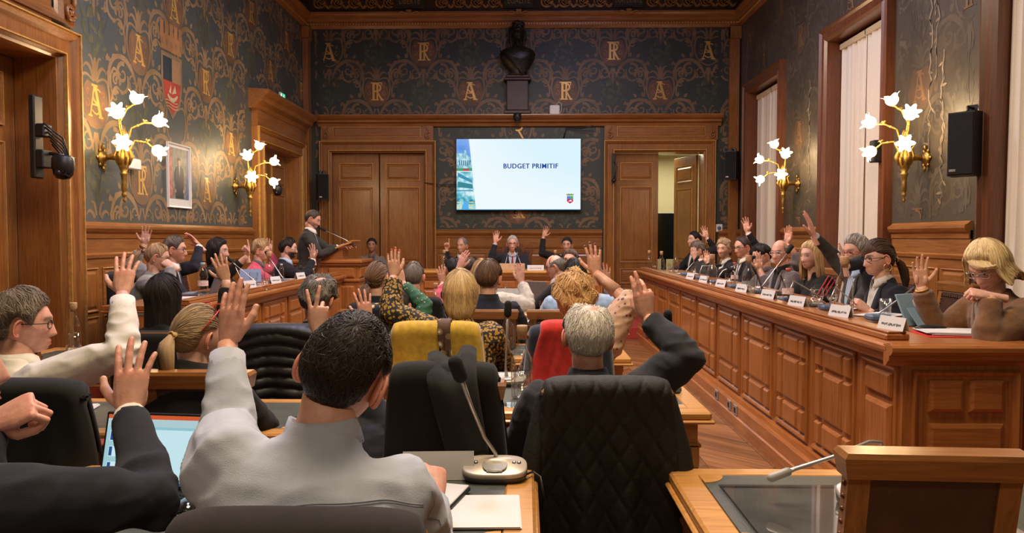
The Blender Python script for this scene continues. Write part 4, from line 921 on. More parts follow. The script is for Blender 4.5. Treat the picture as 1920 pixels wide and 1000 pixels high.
def eval_mesh(mb, vox, sm=2):
    o = bpy.data.objects.new('tmp', mb.mesh('tmp')); COL.objects.link(o)
    m = o.modifiers.new('r', 'REMESH'); m.mode = 'VOXEL'; m.voxel_size = vox
    if sm: s = o.modifiers.new('s', 'SMOOTH'); s.iterations = sm; s.factor = .5
    return o
def grab(o, dg):
    me = bpy.data.meshes.new_from_object(o.evaluated_get(dg)); n = len(me.vertices); v = np.zeros(n*3); me.vertices.foreach_get('co', v)
    nl = len(me.loops); li = np.zeros(nl, int); me.loops.foreach_get('vertex_index', li); npoly = len(me.polygons); ls = np.zeros(npoly, int); me.polygons.foreach_get('loop_start', ls); lt = np.zeros(npoly, int); me.polygons.foreach_get('loop_total', lt)
    nm = np.zeros(n*3); me.vertices.foreach_get('normal', nm)
    f = [tuple(li[a:a+b].tolist()) for a, b in zip(ls, lt)]
    bpy.data.meshes.remove(me); od = o.data; bpy.data.objects.remove(o); bpy.data.meshes.remove(od)
    return v.reshape(-1, 3), f, nm.reshape(-1, 3)
tmp = {(p, lv): eval_mesh(hand_raw(p), vx, 3 if lv == 0 else 1) for p in POSES for lv, vx in ((0, .0024), (1, .0036))}
dg = bpy.context.evaluated_depsgraph_get(); HAND = {k: grab(o, dg) for k, o in tmp.items()}
HANDC = {}
for k, (v, f, nm) in HAND.items():                # colour masks: knuckles, nails, creases
    pose = k[0]; kn = np.zeros(len(v)); nl = np.zeros(len(v)); fing, spread, th, tc = POSES[pose]
    for (c, x0, y0, l, r, sp) in zip(fing, (.031, .0105, -.0105, -.0300), (.086, .092, .088, .078), (.076, .085, .079, .062), (.0092, .0094, .0088, .0078), spread):
        sp = R(sp); a = 0; p = np.array((x0, y0, .001)); kn += np.exp(-(np.linalg.norm(v-p-[0, 0, .008], axis=1)/.010)**2)*.7
        for ln, cu in zip((.46, .31, .23), c):
            a += R(cu); d = np.array((math.sin(sp)*math.cos(a), math.cos(sp)*math.cos(a), -math.sin(a))); q = p+d*l*ln; up = np.array((0, math.sin(a), math.cos(a)))
            kn += np.exp(-(np.linalg.norm(v-q-up*r*.6, axis=1)/.008)**2)*.6; last = (p+q)/2+(q-p)*.35+up*r*.75; p = q
        nl = np.maximum(nl, (np.linalg.norm(v-last, axis=1) < .0072).astype(float))
    HANDC[k] = (np.clip(kn, 0, 1), nl)
TODO = []   # clothing meshes to be fused after everything is laid out
def tup(v): return np.array(v, float)
class Person: pass
def solve_reach(sh, tgt, L1, L2, pole):
    d = tgt-sh; dist = d.length; m = (L1+L2)*.995
    if dist > m: tgt = sh+d*(m/dist); d = tgt-sh; dist = m
    dist = max(dist, .12); a = (L1*L1-L2*L2+dist*dist)/(2*dist); h = math.sqrt(max(L1*L1-a*a, 1e-6)); u = d.normalized()
    pl = Vector(pole); pl = (pl-u*pl.dot(u)); pl = pl.normalized() if pl.length > 1e-4 else Vector((0, 0, -1))
    return sh+u*a+pl*h, tgt
def person(label, px, py, Y, yaw, head=(0, 0, 0), hair=None, hc=(.05, .03, .02), skin='fair', top=('jacket', None), L=None, Rr=None, lean=8, size=1.0, fem=False,
           glasses=None, beard=None, legs=True, floor=0.0, lod=None, lips=None, build=1.0, stand=False, sh_drop=0, brow=None, group=None, nails=None, bald=None, extra=None, tilt=0, shx=0, bare=None, H=None, open_eyes=True):
    H = Vector(W(px, py, Y)) if H is None else Vector(H); S = size; lod = (0 if Y < 4.6 else 1) if lod is None else lod
    root = empty('person', (H.x, H.y, floor), 0, label=label, cat='person', group=group)
    inv = Matrix.Translation(-Vector((H.x, H.y, floor)))          # children are stored relative to the root
    B = Matrix.Translation(H) @ Matrix.Rotation(R(yaw), 4, 'Z')     # body frame, +y forward, origin at head centre
    hy, hp, hr = head
    HM = B @ Matrix.Rotation(R(hy), 4, 'Z') @ Matrix.Rotation(R(-hp), 4, 'X') @ Matrix.Rotation(R(hr), 4, 'Y') @ Matrix.Scale(S*(.96 if fem else 1), 4)
    sk = np.array(SKIN[skin]); lipc = lips or tuple(sk*np.array([.85, .48, .48])); brc = brow or tuple(np.array(hc)*.7)
    out = lambda M_, v: np.array([tuple(inv @ (M_ @ Vector(p))) for p in v]) if len(v) < 50 else (np.hstack([v, np.ones((len(v), 1))]) @ np.array(inv @ M_).T)[:, :3]
    body = MB()
    nu, nv = (56, 48) if lod == 0 else (44, 38)
    th = np.linspace(.02, PI-.02, nv+1); ph = np.linspace(0, 2*PI, nu, endpoint=False); T_, P_ = np.meshgrid(th, ph, indexing='ij')
    P = head_pts(T_.ravel(), P_.ravel(), True, fem); C = head_color(P, sk, lipc, brc, beard)
    f = [(i*nu+j, i*nu+(j+1) % nu, (i+1)*nu+(j+1) % nu, (i+1)*nu+j) for i in range(nv) for j in range(nu)]+[tuple(range(nu-1, -1, -1)), tuple(nv*nu+j for j in range(nu))]
    body.add(out(HM, P), f, 0, C, True)
    for s in ((-1, 1) if not (hair and hair.get('kind') == 'long') else ()):
        e = MB(); T = Matrix.Translation((s*.080, -.010, -.010)) @ Matrix.Rotation(R(-12), 4, 'X') @ Matrix.Rotation(R(s*36), 4, 'Z')
        e.ball((0, 0, 0), 1, 12, sc=(.007, .019, .033), T=T)
        rim = [(T @ Vector((s*.007, .020*math.cos(a)*(-1), .033*math.sin(a)+.001))) for a in [R(-110+k*22) for k in range(13)]]
        e.tube([tuple(p) for p in rim], .0042, 7, round_=True)
        e.ball(tuple(T @ Vector((s*.003, .004, -.026))), .0075, 8)
        body.add(out(HM, np.concatenate(e.v)), e.f, 0, sk*np.array([1.0, .78, .74]), True)
    # neck down into the collar
    la = R(lean); spine = Vector((0, -math.sin(la), -math.cos(la))); C7 = Vector((shx, -.048, -.175-sh_drop))*S
    Binv = B.inverted(); nk0 = Binv @ (HM @ Vector((0, -.022, -.055))); nr = (.050 if fem else .058)*S*build**.5
    m2 = MB(); m2.tube([tuple(nk0), tuple(nk0.lerp(C7+Vector((0, .02, .03)), .5)), tuple(C7+Vector((0, .015, .02))), tuple(C7+spine*.08)], [nr*.98, nr*.97, nr*1.1, nr*1.6], 18)
    body.add(out(B, np.concatenate(m2.v)), m2.f, 0, sk*.95, True)
    # torso rings for the garment
    kind, fabm = top[0], top[1]; opt = top[2] if len(top) > 2 else {}
    bk = build*(.90 if fem else 1)*S; thick = 1.06 if kind == 'jacket' else 1.0
    prof = [(-.045, .066, .062, 0), (-.01, .080, .066, 0), (.012, .120, .072, 0), (.04, .165, .085, 0), (.075, .195, .100, 0), (.12, .203, .112, .005), (.20, .198, .128, .012), (.28, .186, .126, .012), (.37, .176, .120, .008), (.45, .184, .126, .004), (.53, .192, .135, .0), (.585, .18, .12, 0)]
    def ring(s, hw, hd, oy, n=28, k=1.0):
        c = C7+spine*s*S; out_ = []
        fw = Vector((0, math.cos(la), -math.sin(la)))
        hunch = .03*math.sin(min(1, max(0, s)/.3)*PI)*(lean/25)
        for q in range(n):
            t = 2*PI*q/n; cx, sx = math.cos(t), math.sin(t); ex = 2/2.5
            X = hw*bk*thick*k*math.copysign(abs(cx)**ex, cx); Yy = hd*bk*thick*k*math.copysign(abs(sx)**ex, sx)
            p = c+Vector((X, 0, 0))+fw*(Yy+oy-hunch)
            out_.append(tuple(p))
        return out_
    tilt_ = R(tilt)
    def tl(p): # tilt of the shoulder line about the neck base
        if not tilt: return p
        v_ = Vector(p)-C7; k_ = math.exp(-max(0, -v_.z)/.35); v_ = Matrix.Rotation(tilt_*k_, 3, 'Y') @ v_; return tuple(v_+C7)
    gm = MB(); gm.loft([[tl(p) for p in ring(*r)] for r in prof])
    SHR = {}
    arms = {}
    fl = lambda p: Vector(p)
    bareA = {}
    for side, spec in ((-1, L), (1, Rr)):
        sp = dict(spec or {}); raised = 'w' in sp
        lift = sp.get('lift', 0)
        sh = C7+spine*.065*S+Vector((side*.172*bk, 0, 0)); sh = B @ Vector(tl(sh))
        L1, L2 = .285*S, .262*S
        if raised:
            wx, wy, *wd = sp['w']; depth = wd[0] if wd else None
            if depth is None:                                        # nearest point of the sight line that the arm can reach
                best = None
                for k in range(61):
                    yy = Y-.55+k*.0183*1; q = W(wx, wy, yy); dd = (q-sh).length
                    sc_ = abs(dd-sp.get('ext', .93)*(L1+L2))+.02*abs(k-30)/30
                    if best is None or sc_ < best[0]: best = (sc_, q)
                tgt = best[1]
            else: tgt = W(wx, wy, depth)
            up_ = max(0, (tgt.z-sh.z))/.5; sh = sh+Vector((0, 0, .035*min(1, up_)*S))
            if 'e' in sp:
                ex_, ey_, *ed = sp['e']; el = W(ex_, ey_, ed[0] if ed else (sh.y+tgt.y)/2)
                # keep the limb lengths believable
                dv = el-sh; el = sh+dv.normalized()*min(max(dv.length, L1*.85), L1*1.12); dv = tgt-el; tgt2 = el+dv.normalized()*min(max(dv.length, L2*.85), L2*1.15); tgt = tgt2
            else:
                pole = B.to_3x3() @ Vector(sp.get('pole', (side*.9, .1, -.35))); el, tgt = solve_reach(sh, tgt, L1, L2, pole)
        else:
            wl = sp.get('at', (side*.13, .36, -.48)); tgt = B @ (Vector(wl)*S); pole = B.to_3x3() @ Vector(sp.get('pole', (side*.8, -.3, -.7))); el, tgt = solve_reach(sh, tgt, L1, L2, pole)
        fore = (tgt-el).normalized(); up = Vector(sp['dir']).normalized() if 'dir' in sp else ((fore*.5+Vector((0, 0, .5))).normalized() if raised else fore)
        fwd = B.to_3x3() @ Vector((0, 1, 0))
        bn = Vector(sp['bn']) if 'bn' in sp else (-fwd if raised else Vector((0, 0, 1)))
        bn = (bn-up*bn.dot(up)).normalized(); xax = up.cross(bn)*( -1 if side == 1 else 1)
        pose = sp.get('pose', 'open' if raised else 'relax'); hs = S*(.93 if fem else 1.04)*sp.get('hs', 1)
        HMt = Matrix(((xax.x, up.x, bn.x, tgt.x), (xax.y, up.y, bn.y, tgt.y), (xax.z, up.z, bn.z, tgt.z), (0, 0, 0, 1))) @ Matrix.Scale(hs, 4)
        key = (pose, lod); hv, hf, _ = HAND[key]; kn, nl = HANDC[key]
        c = sk*(1-kn[:, None]*np.array([.02, .30, .32])*.8)
        tip = smooth(.14, .18, hv[:, 1]); c = c*(1-tip[:, None]*np.array([-.02, .14, .14]))
        if nails is not None: c = c*(1-nl[:, None])+np.array(nails)*nl[:, None]
        else: c = c*(1-nl[:, None]*.35)+np.array([.75, .5, .42])*nl[:, None]*.35
        if side == 1: pass
        body.add(out(HMt, hv), hf if True else hf, 0, c, True)
        m4 = MB(); m4.tube([tuple(B @ Vector(tl(C7+spine*.12*S))), tuple(sh+Vector((0, 0, -.008))), tuple(sh.lerp(el, .5)), tuple(el), tuple(el.lerp(tgt, .5))], [.055*S, .055*S, .046*S, .040*S, .034*S], 12, round_=True); body.add(out(Matrix(), np.concatenate(m4.v)), m4.f, 0, sk, True)
        br = sp.get('bare', bare if bare is not None else .10)     # share of the forearm left uncovered
        m3 = MB(); wr = tgt-up*.02*hs; m3.tube([tuple(el.lerp(tgt, .35)), tuple(el.lerp(tgt, .7)), tuple(tgt-fore*.03), tuple(tgt)], [.038*S*build**.5, .031*S, .026*S, .024*S], 14)
        body.add(out(Matrix(), np.concatenate(m3.v)), m3.f, 0, sk, True)
        e1 = el.lerp(tgt, 1-br); fat = opt.get('fat', 1.0)*build**.4
        ub = Vector((0, 0, -1)); mid = (sh.lerp(el, .5)+Vector((0, 0, -.006)))
        inn = C7+spine*.10*S+Vector((side*.10*bk, 0, 0)); inn = B @ Vector(tl(inn))
        path = [inn, sh, sh.lerp(el, .33), sh.lerp(el, .7), el-(fore*.01), el.lerp(e1, .25)+fore*.0, el.lerp(e1, .65), e1]
        rr = [.085, .074, .066, .060, .056, .050, .043, .036 if kind == 'shirt' else .041]
        rr = [r*S*fat for r in rr]
        Bi = B.inverted(); gm.tube([tuple(Bi @ p) for p in path], rr, 16); gm.ball(tuple(Bi @ path[0]), rr[0]*.98, 12)
        arms[side] = (sh, el, tgt, e1, fore)
        if opt.get('cuff') is not None and br < .5:
            cf = MB(); q0 = e1-fore*.01; q1 = e1+fore*(.016 if kind == 'jacket' else .004); q0 = q0 if kind == 'jacket' else e1-fore*.055; rc = (.033 if kind == 'jacket' else .0375*fat)*S; cf.tube([tuple(q0), tuple(q1), tuple(q1), tuple(q1-fore*.008)], [rc*1.05, rc*1.02, rc*.9, rc*.85], 14, caps=False)
            o = MB(); o.add(out(Matrix(), np.concatenate(cf.v)), cf.f, 0, None, True); o.obj('cuff', opt['cuff'], root)
        if sp.get('bangles'):
            o = MB()
            for k in range(sp['bangles']):
                c0 = tgt-fore*(.02+.016*k); x_, y_, _ = frame(fore); ri = .029*S
                o.tube([tuple(inv @ (c0+(x_*math.cos(a)+y_*math.sin(a))*ri)) for a in [2*PI*q/16 for q in range(17)]], .003 if k % 2 else .0042, 6, k % 2)
            o.obj('bracelet', [sp.get('bm', goldln), m_black], root)
    # whole body from chest to shins: legs
    if legs:
        lg = MB(); hip = C7+spine*.53*S; Bz = B
        for side in (-1, 1):
            h = hip+Vector((side*.095*bk, .02, .0))
            if stand:
                fz_ = floor-H.z; P_l = [h, h+Vector((0, .01, -.42*S)), Vector((h.x, h.y-.02, fz_+.08))]; lg.tube([tuple(p) for p in P_l], [.095*bk, .065*bk, .05], 14, round_=True)
                foot = Vector((h.x, h.y, fz_+.045))
            else:
                kz = max(h.z-.02, floor-H.z+.42); kn_ = Vector((h.x+side*.05, h.y+.42*S, h.z-.0)); fz_ = floor-H.z; ft = Vector((kn_.x, kn_.y+.02, fz_+.08))
                lg.tube([tuple(h), tuple(h.lerp(kn_, .5)), tuple(kn_), tuple(kn_.lerp(ft, .15)+Vector((0, .01, 0))), tuple(kn_.lerp(ft, .6)), tuple(ft)], [.098*bk, .085*bk, .066*bk, .062*bk, .055*bk, .050], 14, round_=True); foot = ft+Vector((0, 0, -.035))
            sh_ = MB(); sh_.ball((foot.x, foot.y+.06, foot.z), 1, 12, sc=(.045, .13, .040)); o = MB(); o.add(out(B, np.concatenate(sh_.v)), sh_.f, 0, None, True); o.obj('shoe', m_black, root)
        lg.ball(tuple(hip+Vector((0, .0, -.01))), 1, 16, sc=(.18*bk, .13*bk, .10)); o = MB(); o.add(out(B, np.concatenate(lg.v)), lg.f, 0, None, True); o.obj('trousers', opt.get('legs', f_trouser), root)
    # eyes
    if open_eyes and Y > 3:
        for s in (-1, 1):
            e = MB(); e.ball((s*.031, .0752, .006), .0122, 12, 0, sc=(1.15, 1, .46)); e.ball((s*.031, .0858, .0058), .0052, 10, 1, sc=(1, .5, .9)); e.tube([(s*(.031+.0155*math.cos(a)), .0862-.0035*abs(math.cos(a)), .0065+.0055*math.sin(a)) for a in [PI*k/8 for k in range(9)]], .0011, 5, 1); e.tube([(s*(.031+.019*math.cos(a)), .0935-.005*abs(math.cos(a)), .0235+.006*math.sin(a)) for a in [PI*(.08+.84*k/6) for k in range(7)]], [.0008, .0015, .0018, .0018, .0017, .0014, .0006], 5, 2); o = MB()
            o.add(out(HM, np.concatenate(e.v)), e.f, 0, None, True); o.mi = e.mi; o.obj('eye', [m_eye, m_iris, M('brow_%.2f_%.2f' % (hc[0], hc[1]), tuple(np.clip(np.array(hc)*.6, 0, .18)), .8)], root)
    if glasses is not None:
        g = MB(); gy = .100
        for s in (-1, 1):
            pts = [(s*.033+.024*math.copysign(abs(math.cos(a))**.7, math.cos(a)), gy-.012*abs(s*.033+.024*math.cos(a))/.06, .004+.017*math.copysign(abs(math.sin(a))**.7, math.sin(a))) for a in [2*PI*k/16 for k in range(17)]]
            g.tube(pts, .0022, 6); g.tube([(s*.057, gy-.012, .010), (s*.074, .07, .010), (s*.080, .0, .006), (s*.078, -.02, -.008)], .0022, 6)
        g.tube([(-.010, gy, .008), (0, gy+.003, .010), (.010, gy, .008)], .002, 6)
        o = MB(); o.add(out(HM, np.concatenate(g.v)), g.f, 0, None, True); o.obj('glasses', glasses, root)
    if hair: make_hair(root, out, HM, B, hair, hc, lod, fem, S, inv)
    p = Person(); p.root, p.B, p.HM, p.C7, p.spine, p.S, p.bk, p.out, p.arms, p.H, p.la, p.inv, p.lod = root, B, HM, C7, spine, S, bk, out, arms, H, la, inv, lod
    front = lambda x, s_: Vector((x, 0, 0))+C7+spine*s_*S
    def fsurf(x, s, off=.0):       # point on the chest surface at lateral x, distance s below the neck base
        ks = [q[0] for q in prof]; hw = float(np.interp(s, ks, [q[1] for q in prof]))*bk*thick; hd = float(np.interp(s, ks, [q[2] for q in prof]))*bk*thick; oy = float(np.interp(s, ks, [q[3] for q in prof]))
        u = min(.98, abs(x)/hw); yy = hd*(1-u**2.5)**(1/2.5)+oy-.03*math.sin(min(1, max(0, s)/.3)*PI)*(lean/25)
        fw = Vector((0, math.cos(la), -math.sin(la))); return C7+spine*s*S+Vector((x, 0, 0))+fw*(yy+off)
    p.fsurf = fsurf
    g_obj = eval_mesh(gm, .0075 if lod == 0 else .011, 4 if lod == 0 else 3)
    TODO.append((g_obj, root, B, inv, kind, fabm, opt, p, float(H.x*7+H.y*3)))
    # collar band
    colm = opt.get('collar', opt.get('shirt', fabm))
    cb_ = MB(); n = 24; rings = []
    for (dz, k, lo) in ((-.020, 1.22, 0), (.012, 1.10, 0), (.030, 1.06, 0), (.034, 1.13, 0), (.010, 1.26, 1), (-.012, 1.36, 1)):
        rg = []
        for q in range(n+1):
            a = PI/2+.32+(2*PI-.64)*q/n; fr_ = max(0, math.sin(a)); base = C7+Vector((0, .022, .020))
            rg.append(tuple(base+Vector((math.cos(a)*nr*k, math.sin(a)*nr*k*1.05, dz-.022*fr_-(.012*fr_ if lo else 0)+.010*(1-fr_)))))
        rings.append(rg)
    if opt.get('nocollar') is None:
        cb_.loft(rings, caps=False, closed=False); o = MB(); o.add(out(B, np.concatenate(cb_.v)), cb_.f, 0, None, True); oo = o.obj('collar', colm, root); md = oo.modifiers.new('t', 'SOLIDIFY'); md.thickness = .0025
    if kind == 'jacket':
        sm_ = opt.get('shirt'); vlen = opt.get('v', .30)
        if sm_ is not None:
            q = MB(); rows = []
            for j in range(9):
                s = -.01+vlen*j/8; wv = .062*(1-j/8)**.8+.003; rows.append([tuple(fsurf(-wv+2*wv*i/6, s, .007)) for i in range(7)])
            q.loft(rows, caps=False, closed=False); o = MB(); o.add(out(B, np.concatenate(q.v)), q.f, 0, None, True); o.obj('shirt_front', sm_, root)
        if opt.get('tie') is not None:
            q = MB(); rows = []
            for j in range(10):
                s = .01+(vlen-.01)*j/9; wv = .017 if j == 0 else .010+.013*j/9; rows.append([tuple(fsurf(-wv+2*wv*i/4, s, .010+.004*(1-abs(i-2)/2))) for i in range(5)])
            q.loft(rows, caps=False, closed=False); o = MB(); o.add(out(B, np.concatenate(q.v)), q.f, 0, None, True); o.obj('tie', opt['tie'], root)
        q = MB()
        for s_ in (-1, 1):
            rows = []
            for j in range(12):
                t = j/11; s = -.015+(vlen+.01)*t; xi = .064*(1-t)**.8+.002; wl_ = .012+.048*smooth(0, .45, t)*(1-smooth(.45, 1.05, t)*1.0); wl_ = wl_ if t < .42 or t > .5 else wl_
                rows.append([tuple(fsurf(s_*(xi+wl_*k), s, .010-.003*k)) for k in (0, .5, 1)])
            q.loft(rows, caps=False, closed=False)
        o = MB(); o.add(out(B, np.concatenate(q.v)), q.f, 0, None, True); oo = o.obj('lapel', fabm, root); md = oo.modifiers.new('t', 'SOLIDIFY'); md.thickness = .003
    m5 = MB(); m5.loft([[tl(p_) for p_ in ring(q[0]+.012, q[1]*.68, q[2]*.68, q[3], 16)] for q in prof[1:]]); body.add(out(B, np.concatenate(m5.v)), m5.f, 0, sk, True)
    body.obj('body', [m_skin], root, cols=True)
    if extra: extra(p)
    return p
# ------------------------------------------------------------------ hair
def hairline(phi, lo=0):   # largest polar angle (deg) covered, by azimuth from the front (deg)
    return np.interp(phi, [0, 30, 48, 62, 72, 80, 88, 98, 108, 118, 140, 180], [50, 52, 58, 72, 96, 84, 74, 74, 84, 108, 120+lo, 124+lo])
def make_hair(root, out, HM, B, st, hc, lod, fem, S, inv):
    st = dict(st); kind = st.get('kind', 'short'); thick = st.get('t', .012); rng = np.random.default_rng(int(st.get('seed', 1)*97+5))
    pole = Vector(st.get('pole', (0, -.45, .9))).normalized(); bald = st.get('bald'); hc = np.array(hc); hc2 = np.array(st.get('hc2', hc*1.45)); nlo = st.get('lo', 0)
    e1, e2, _ = frame(pole, Vector((0, 1, .2)))
    pole, e1, e2 = map(np.array, (pole, e1, e2))
    back = st.get('recede', 0)
    def region(d):
        th = np.degrees(np.arccos(np.clip(d[..., 2], -1, 1))); ph = np.abs(np.degrees(np.arctan2(d[..., 0], d[..., 1])))
        return hairline(ph, nlo)-back*np.exp(-(ph/45)**2)-th
    def baldf(d):
        if not bald: return np.ones(d.shape[:-1])*99
        c = np.array(st.get('bc', (0, .25, .95))); c = c/np.linalg.norm(c); return np.degrees(np.arccos(np.clip(d @ c, -1, 1)))-bald
    npsi = 96 if lod == 0 else 64; psi = np.linspace(0, 2*PI, npsi, endpoint=False); A = np.zeros(npsi); A0 = np.zeros(npsi)
    al = np.linspace(0, R(175), 120)
    def dirs(ps, a): 
        return np.cos(a)[..., None]*pole+np.sin(a)[..., None]*(np.cos(ps)[..., None]*e1+np.sin(ps)[..., None]*e2)
    for i, ps in enumerate(psi):
        d = dirs(np.full(al.shape, ps), al); ins = (region(d) > 0) & (baldf(d) > 0); idx = np.where(ins)[0]
        if len(idx): A0[i] = al[idx[0]]; out_i = np.where(~ins[idx[0]:])[0]; A[i] = al[idx[0]+out_i[0]-1] if len(out_i) else al[-1]
    for _ in range(2): A = (np.roll(A, 1)+A*2+np.roll(A, -1))/4
    L0 = st.get('len', 0)*S; popen = st.get('open', 62); curl = st.get('curl', 0); freq = st.get('freq', 30); vol = st.get('vol', 0)
    def hang(ps):            # hanging length by azimuth of the end point
        a = np.interp(ps % (2*PI), np.append(psi, 2*PI), np.append(A, A[0])); d = dirs(ps, a); ph = np.abs(np.degrees(np.arctan2(d[..., 0], d[..., 1])))
        return L0*smooth(popen-8, popen+10, ph)*(1+.12*smooth(90, 180, ph))
    def surf(ps, s, lift):
        # s in 0..1 along the strand from the crown, lift = height over the scalp; returns head-local points
        a1 = np.interp(ps % (2*PI), np.append(psi, 2*PI), np.append(A, A[0])); a0 = np.interp(ps % (2*PI), np.append(psi, 2*PI), np.append(A0, A0[0]))
        hl = hang(ps); la_ = np.maximum(.10*(a1-a0), 1e-4); tot = la_+hl; q = s*tot; sa = np.minimum(q/la_, 1); dn = np.maximum(0, q-la_)
        a = a0+(a1-a0)*sa
        if L0 > 0: a = np.minimum(a, a0+(a1-a0)*sa)
        d = dirs(ps, a); th = np.arccos(np.clip(d[..., 2], -1, 1)); ph = np.arctan2(d[..., 0], d[..., 1])
        if L0 > 0: thc = np.where(hl > .02, np.minimum(th, R(98)), th)
        else: thc = th
        p = head_pts(thc, ph, False, fem)
        if L0 > 0:
            over = np.where(hl > .02, np.maximum(0, th-R(98))*.10, 0); p = p-np.stack([0*over, 0*over, over], -1)
        nrm = p/np.linalg.norm(p, axis=-1, keepdims=True); ed = smooth(0, .22, 1-sa) if L0 <= 0 else np.where(hl > .02, 1, smooth(0, .15, 1-sa)); st_ = smooth(0, .15, sa) if bald else 1
        lf = (thick*((.30 if L0 > 0 else .14)+(.70 if L0 > 0 else .86)*ed)*st_+vol*smooth(.2, -.6, d[..., 1])*ed+vol*.5*np.clip(d[..., 2], 0, 1))+lift
        p = p+nrm*lf[..., None]
        if L0 > 0:
            fl = st.get('flare', .0); inw = st.get('inw', 0); r_ = np.stack([nrm[..., 0], nrm[..., 1], 0*dn], -1)
            p = p+r_*(fl*smooth(0, .12, dn)-inw*(dn/max(L0, .01))**2)[..., None]; p[..., 2] -= dn
        if curl:
            w = np.stack([np.sin(p[..., 0]*freq*2.1+p[..., 2]*freq*1.7+4), np.sin(p[..., 1]*freq*1.9-p[..., 2]*freq*1.5+1), np.sin(p[..., 2]*freq*2.3+p[..., 0]*freq*1.4)], -1)
            p = p+w*curl*np.minimum(1, (sa*3+.2))[..., None]
        return p
    ns = 22 if lod == 0 else 14; ss = np.linspace(0, 1, ns+1); PS, SS = np.meshgrid(psi, ss, indexing='ij')
    groove = .0016*np.sin(PS*26+3*np.sin(PS*5)+SS*3)+.001*np.sin(PS*61+SS*5)
    P = surf(PS, SS, groove*min(1, thick/.008)); Pin = surf(PS[:, -1:], SS[:, -1:], np.full((npsi, 1), -.02 if L0 > 0 else -.006))
    Pin[..., 2] += .0
    P = np.concatenate([P, Pin], 1); m = ns+2
    mb = MB(); f = [(i*m+j, i*m+j+1, ((i+1) % npsi)*m+j+1, ((i+1) % npsi)*m+j) for i in range(npsi) for j in range(m-1)]
    shade = (.80+.25*np.sin(PS*37+2*np.sin(PS*7)))[..., None]; shade = np.concatenate([shade, shade[:, -1:]], 1)
    c = (hc*shade).reshape(-1, 3)
    mb.add(out(HM, P.reshape(-1, 3)), f, 0, c, True)
    # ribbons of hair lying on and over the shell
    nst = st.get('n', 2600 if lod == 0 else 900); kk = 7; ps = rng.random(nst)*2*PI; s0 = rng.random(nst)*.75 if not L0 else rng.random(nst)**1.3*.7; sl = np.minimum(1.03, s0+(.22+.4*rng.random(nst))*(.45 if st.get('short') else 1)); s0 = np.where(rng.random(nst) < .0, 0, s0)
    lift0 = rng.random(nst)*st.get('fuzz', .0035)+.0008; wv = st.get('wave', .06)
    t = np.linspace(0, 1, kk); SSt = s0[:, None]+(sl-s0)[:, None]*t; PSt = ps[:, None]+wv*(rng.random((nst, 1))-.5)*t+wv*.5*np.sin(t*5+rng.random((nst, 1))*6)*rng.random((nst, 1))
    Q = surf(PSt, SSt, lift0[:, None]*(.3+1.0*np.sin(t*PI*.9)))
    if curl: Q += curl*.35*np.sin(t*9+rng.random((nst, 1))*6)[..., None]*rng.normal(size=(nst, 1, 3))
    wd = st.get('w', .0011 if lod == 0 else .0024); tan = np.gradient(Q, axis=1); nr_ = Q/np.linalg.norm(Q, axis=-1, keepdims=True); sd = np.cross(tan, nr_); sd /= np.linalg.norm(sd, axis=-1, keepdims=True)+1e-9
    tw = (rng.random((nst, 1, 1))-.5)*1.2; sd = sd+nr_*tw; tp = (np.sin(t*PI*.93+.1))[None, :, None]
    Aa, Bb = Q-sd*wd*tp, Q+sd*wd*tp; V = np.stack([Aa, Bb], 2).reshape(-1, 3)
    k = np.arange(nst)[:, None]*kk*2+np.arange(kk-1)[None]*2; F = np.stack([k, k+1, k+3, k+2], -1).reshape(-1, 4)
    u = rng.random((nst, 1, 1)); cs = (hc*(1-u)+hc2*u)*(.75+.5*rng.random((nst, 1, 1))); g_ = st.get('grey')
    if g_: cs = np.where(rng.random((nst, 1, 1)) < g_, np.array([.42, .40, .37])*(.7+.5*u), cs)
    cs = np.broadcast_to(cs, (nst, kk*2, 3)).reshape(-1, 3)
    mb.add(out(HM, V), F.tolist(), 0, cs, True)
    if st.get('tail'):
        tx = st['tail']; nt_ = 260 if lod == 0 else 120; base = Vector(tx.get('at', (0, -.118, .02))); ln = tx.get('len', .22); rad = tx.get('r', .028); sw = Vector(tx.get('sw', (0, -.03, 0)))
        path = [base+Vector((0, .02, .01)), base+Vector((0, -.012, 0)), base+Vector((0, -.03, -.03))+sw*.2, base+Vector((0, -.036, -ln*.4))+sw*.6, base+Vector((0, -.030, -ln*.75))+sw, base+Vector((0, -.02, -ln))+sw*1.2]
        tm = MB(); tm.tube([tuple(p) for p in path], [.016, .014, rad*.9, rad, rad*.75, rad*.2], 18, flat=.8); mb.add(out(HM, np.concatenate(tm.v)), tm.f, 0, hc*.9, True)
        P0 = np.array([tuple(p) for p in path[1:]]); 
        for i in range(nt_):
            a = rng.random()*2*PI; r0 = (.012, rad*.95, rad*1.08, rad*.9, rad*.45); pts = [P0[j]+np.array([math.cos(a+.2*j), math.sin(a+.2*j)*.8, 0])*r0[j] for j in range(5)]
            pts = np.array(pts); sdv = np.array([-math.sin(a), math.cos(a), 0])*.0028; V = np.stack([pts-sdv, pts+sdv], 1).reshape(-1, 3); F = [(2*j, 2*j+1, 2*j+3, 2*j+2) for j in range(4)]
            u = rng.random(); mb.add(out(HM, V), F, 0, (hc*(1-u)+hc2*u)*(.75+.5*rng.random()), True)
        tie = MB(); tie.tube([tuple(Vector(path[1])+Vector((math.cos(a)*.017, 0, math.sin(a)*.017))) for a in [2*PI*k/12 for k in range(13)]], .005, 6); o = MB(); o.add(out(HM, np.concatenate(tie.v)), tie.f, 0, None, True); o.obj('hair_tie', tx.get('tie', m_black), root)
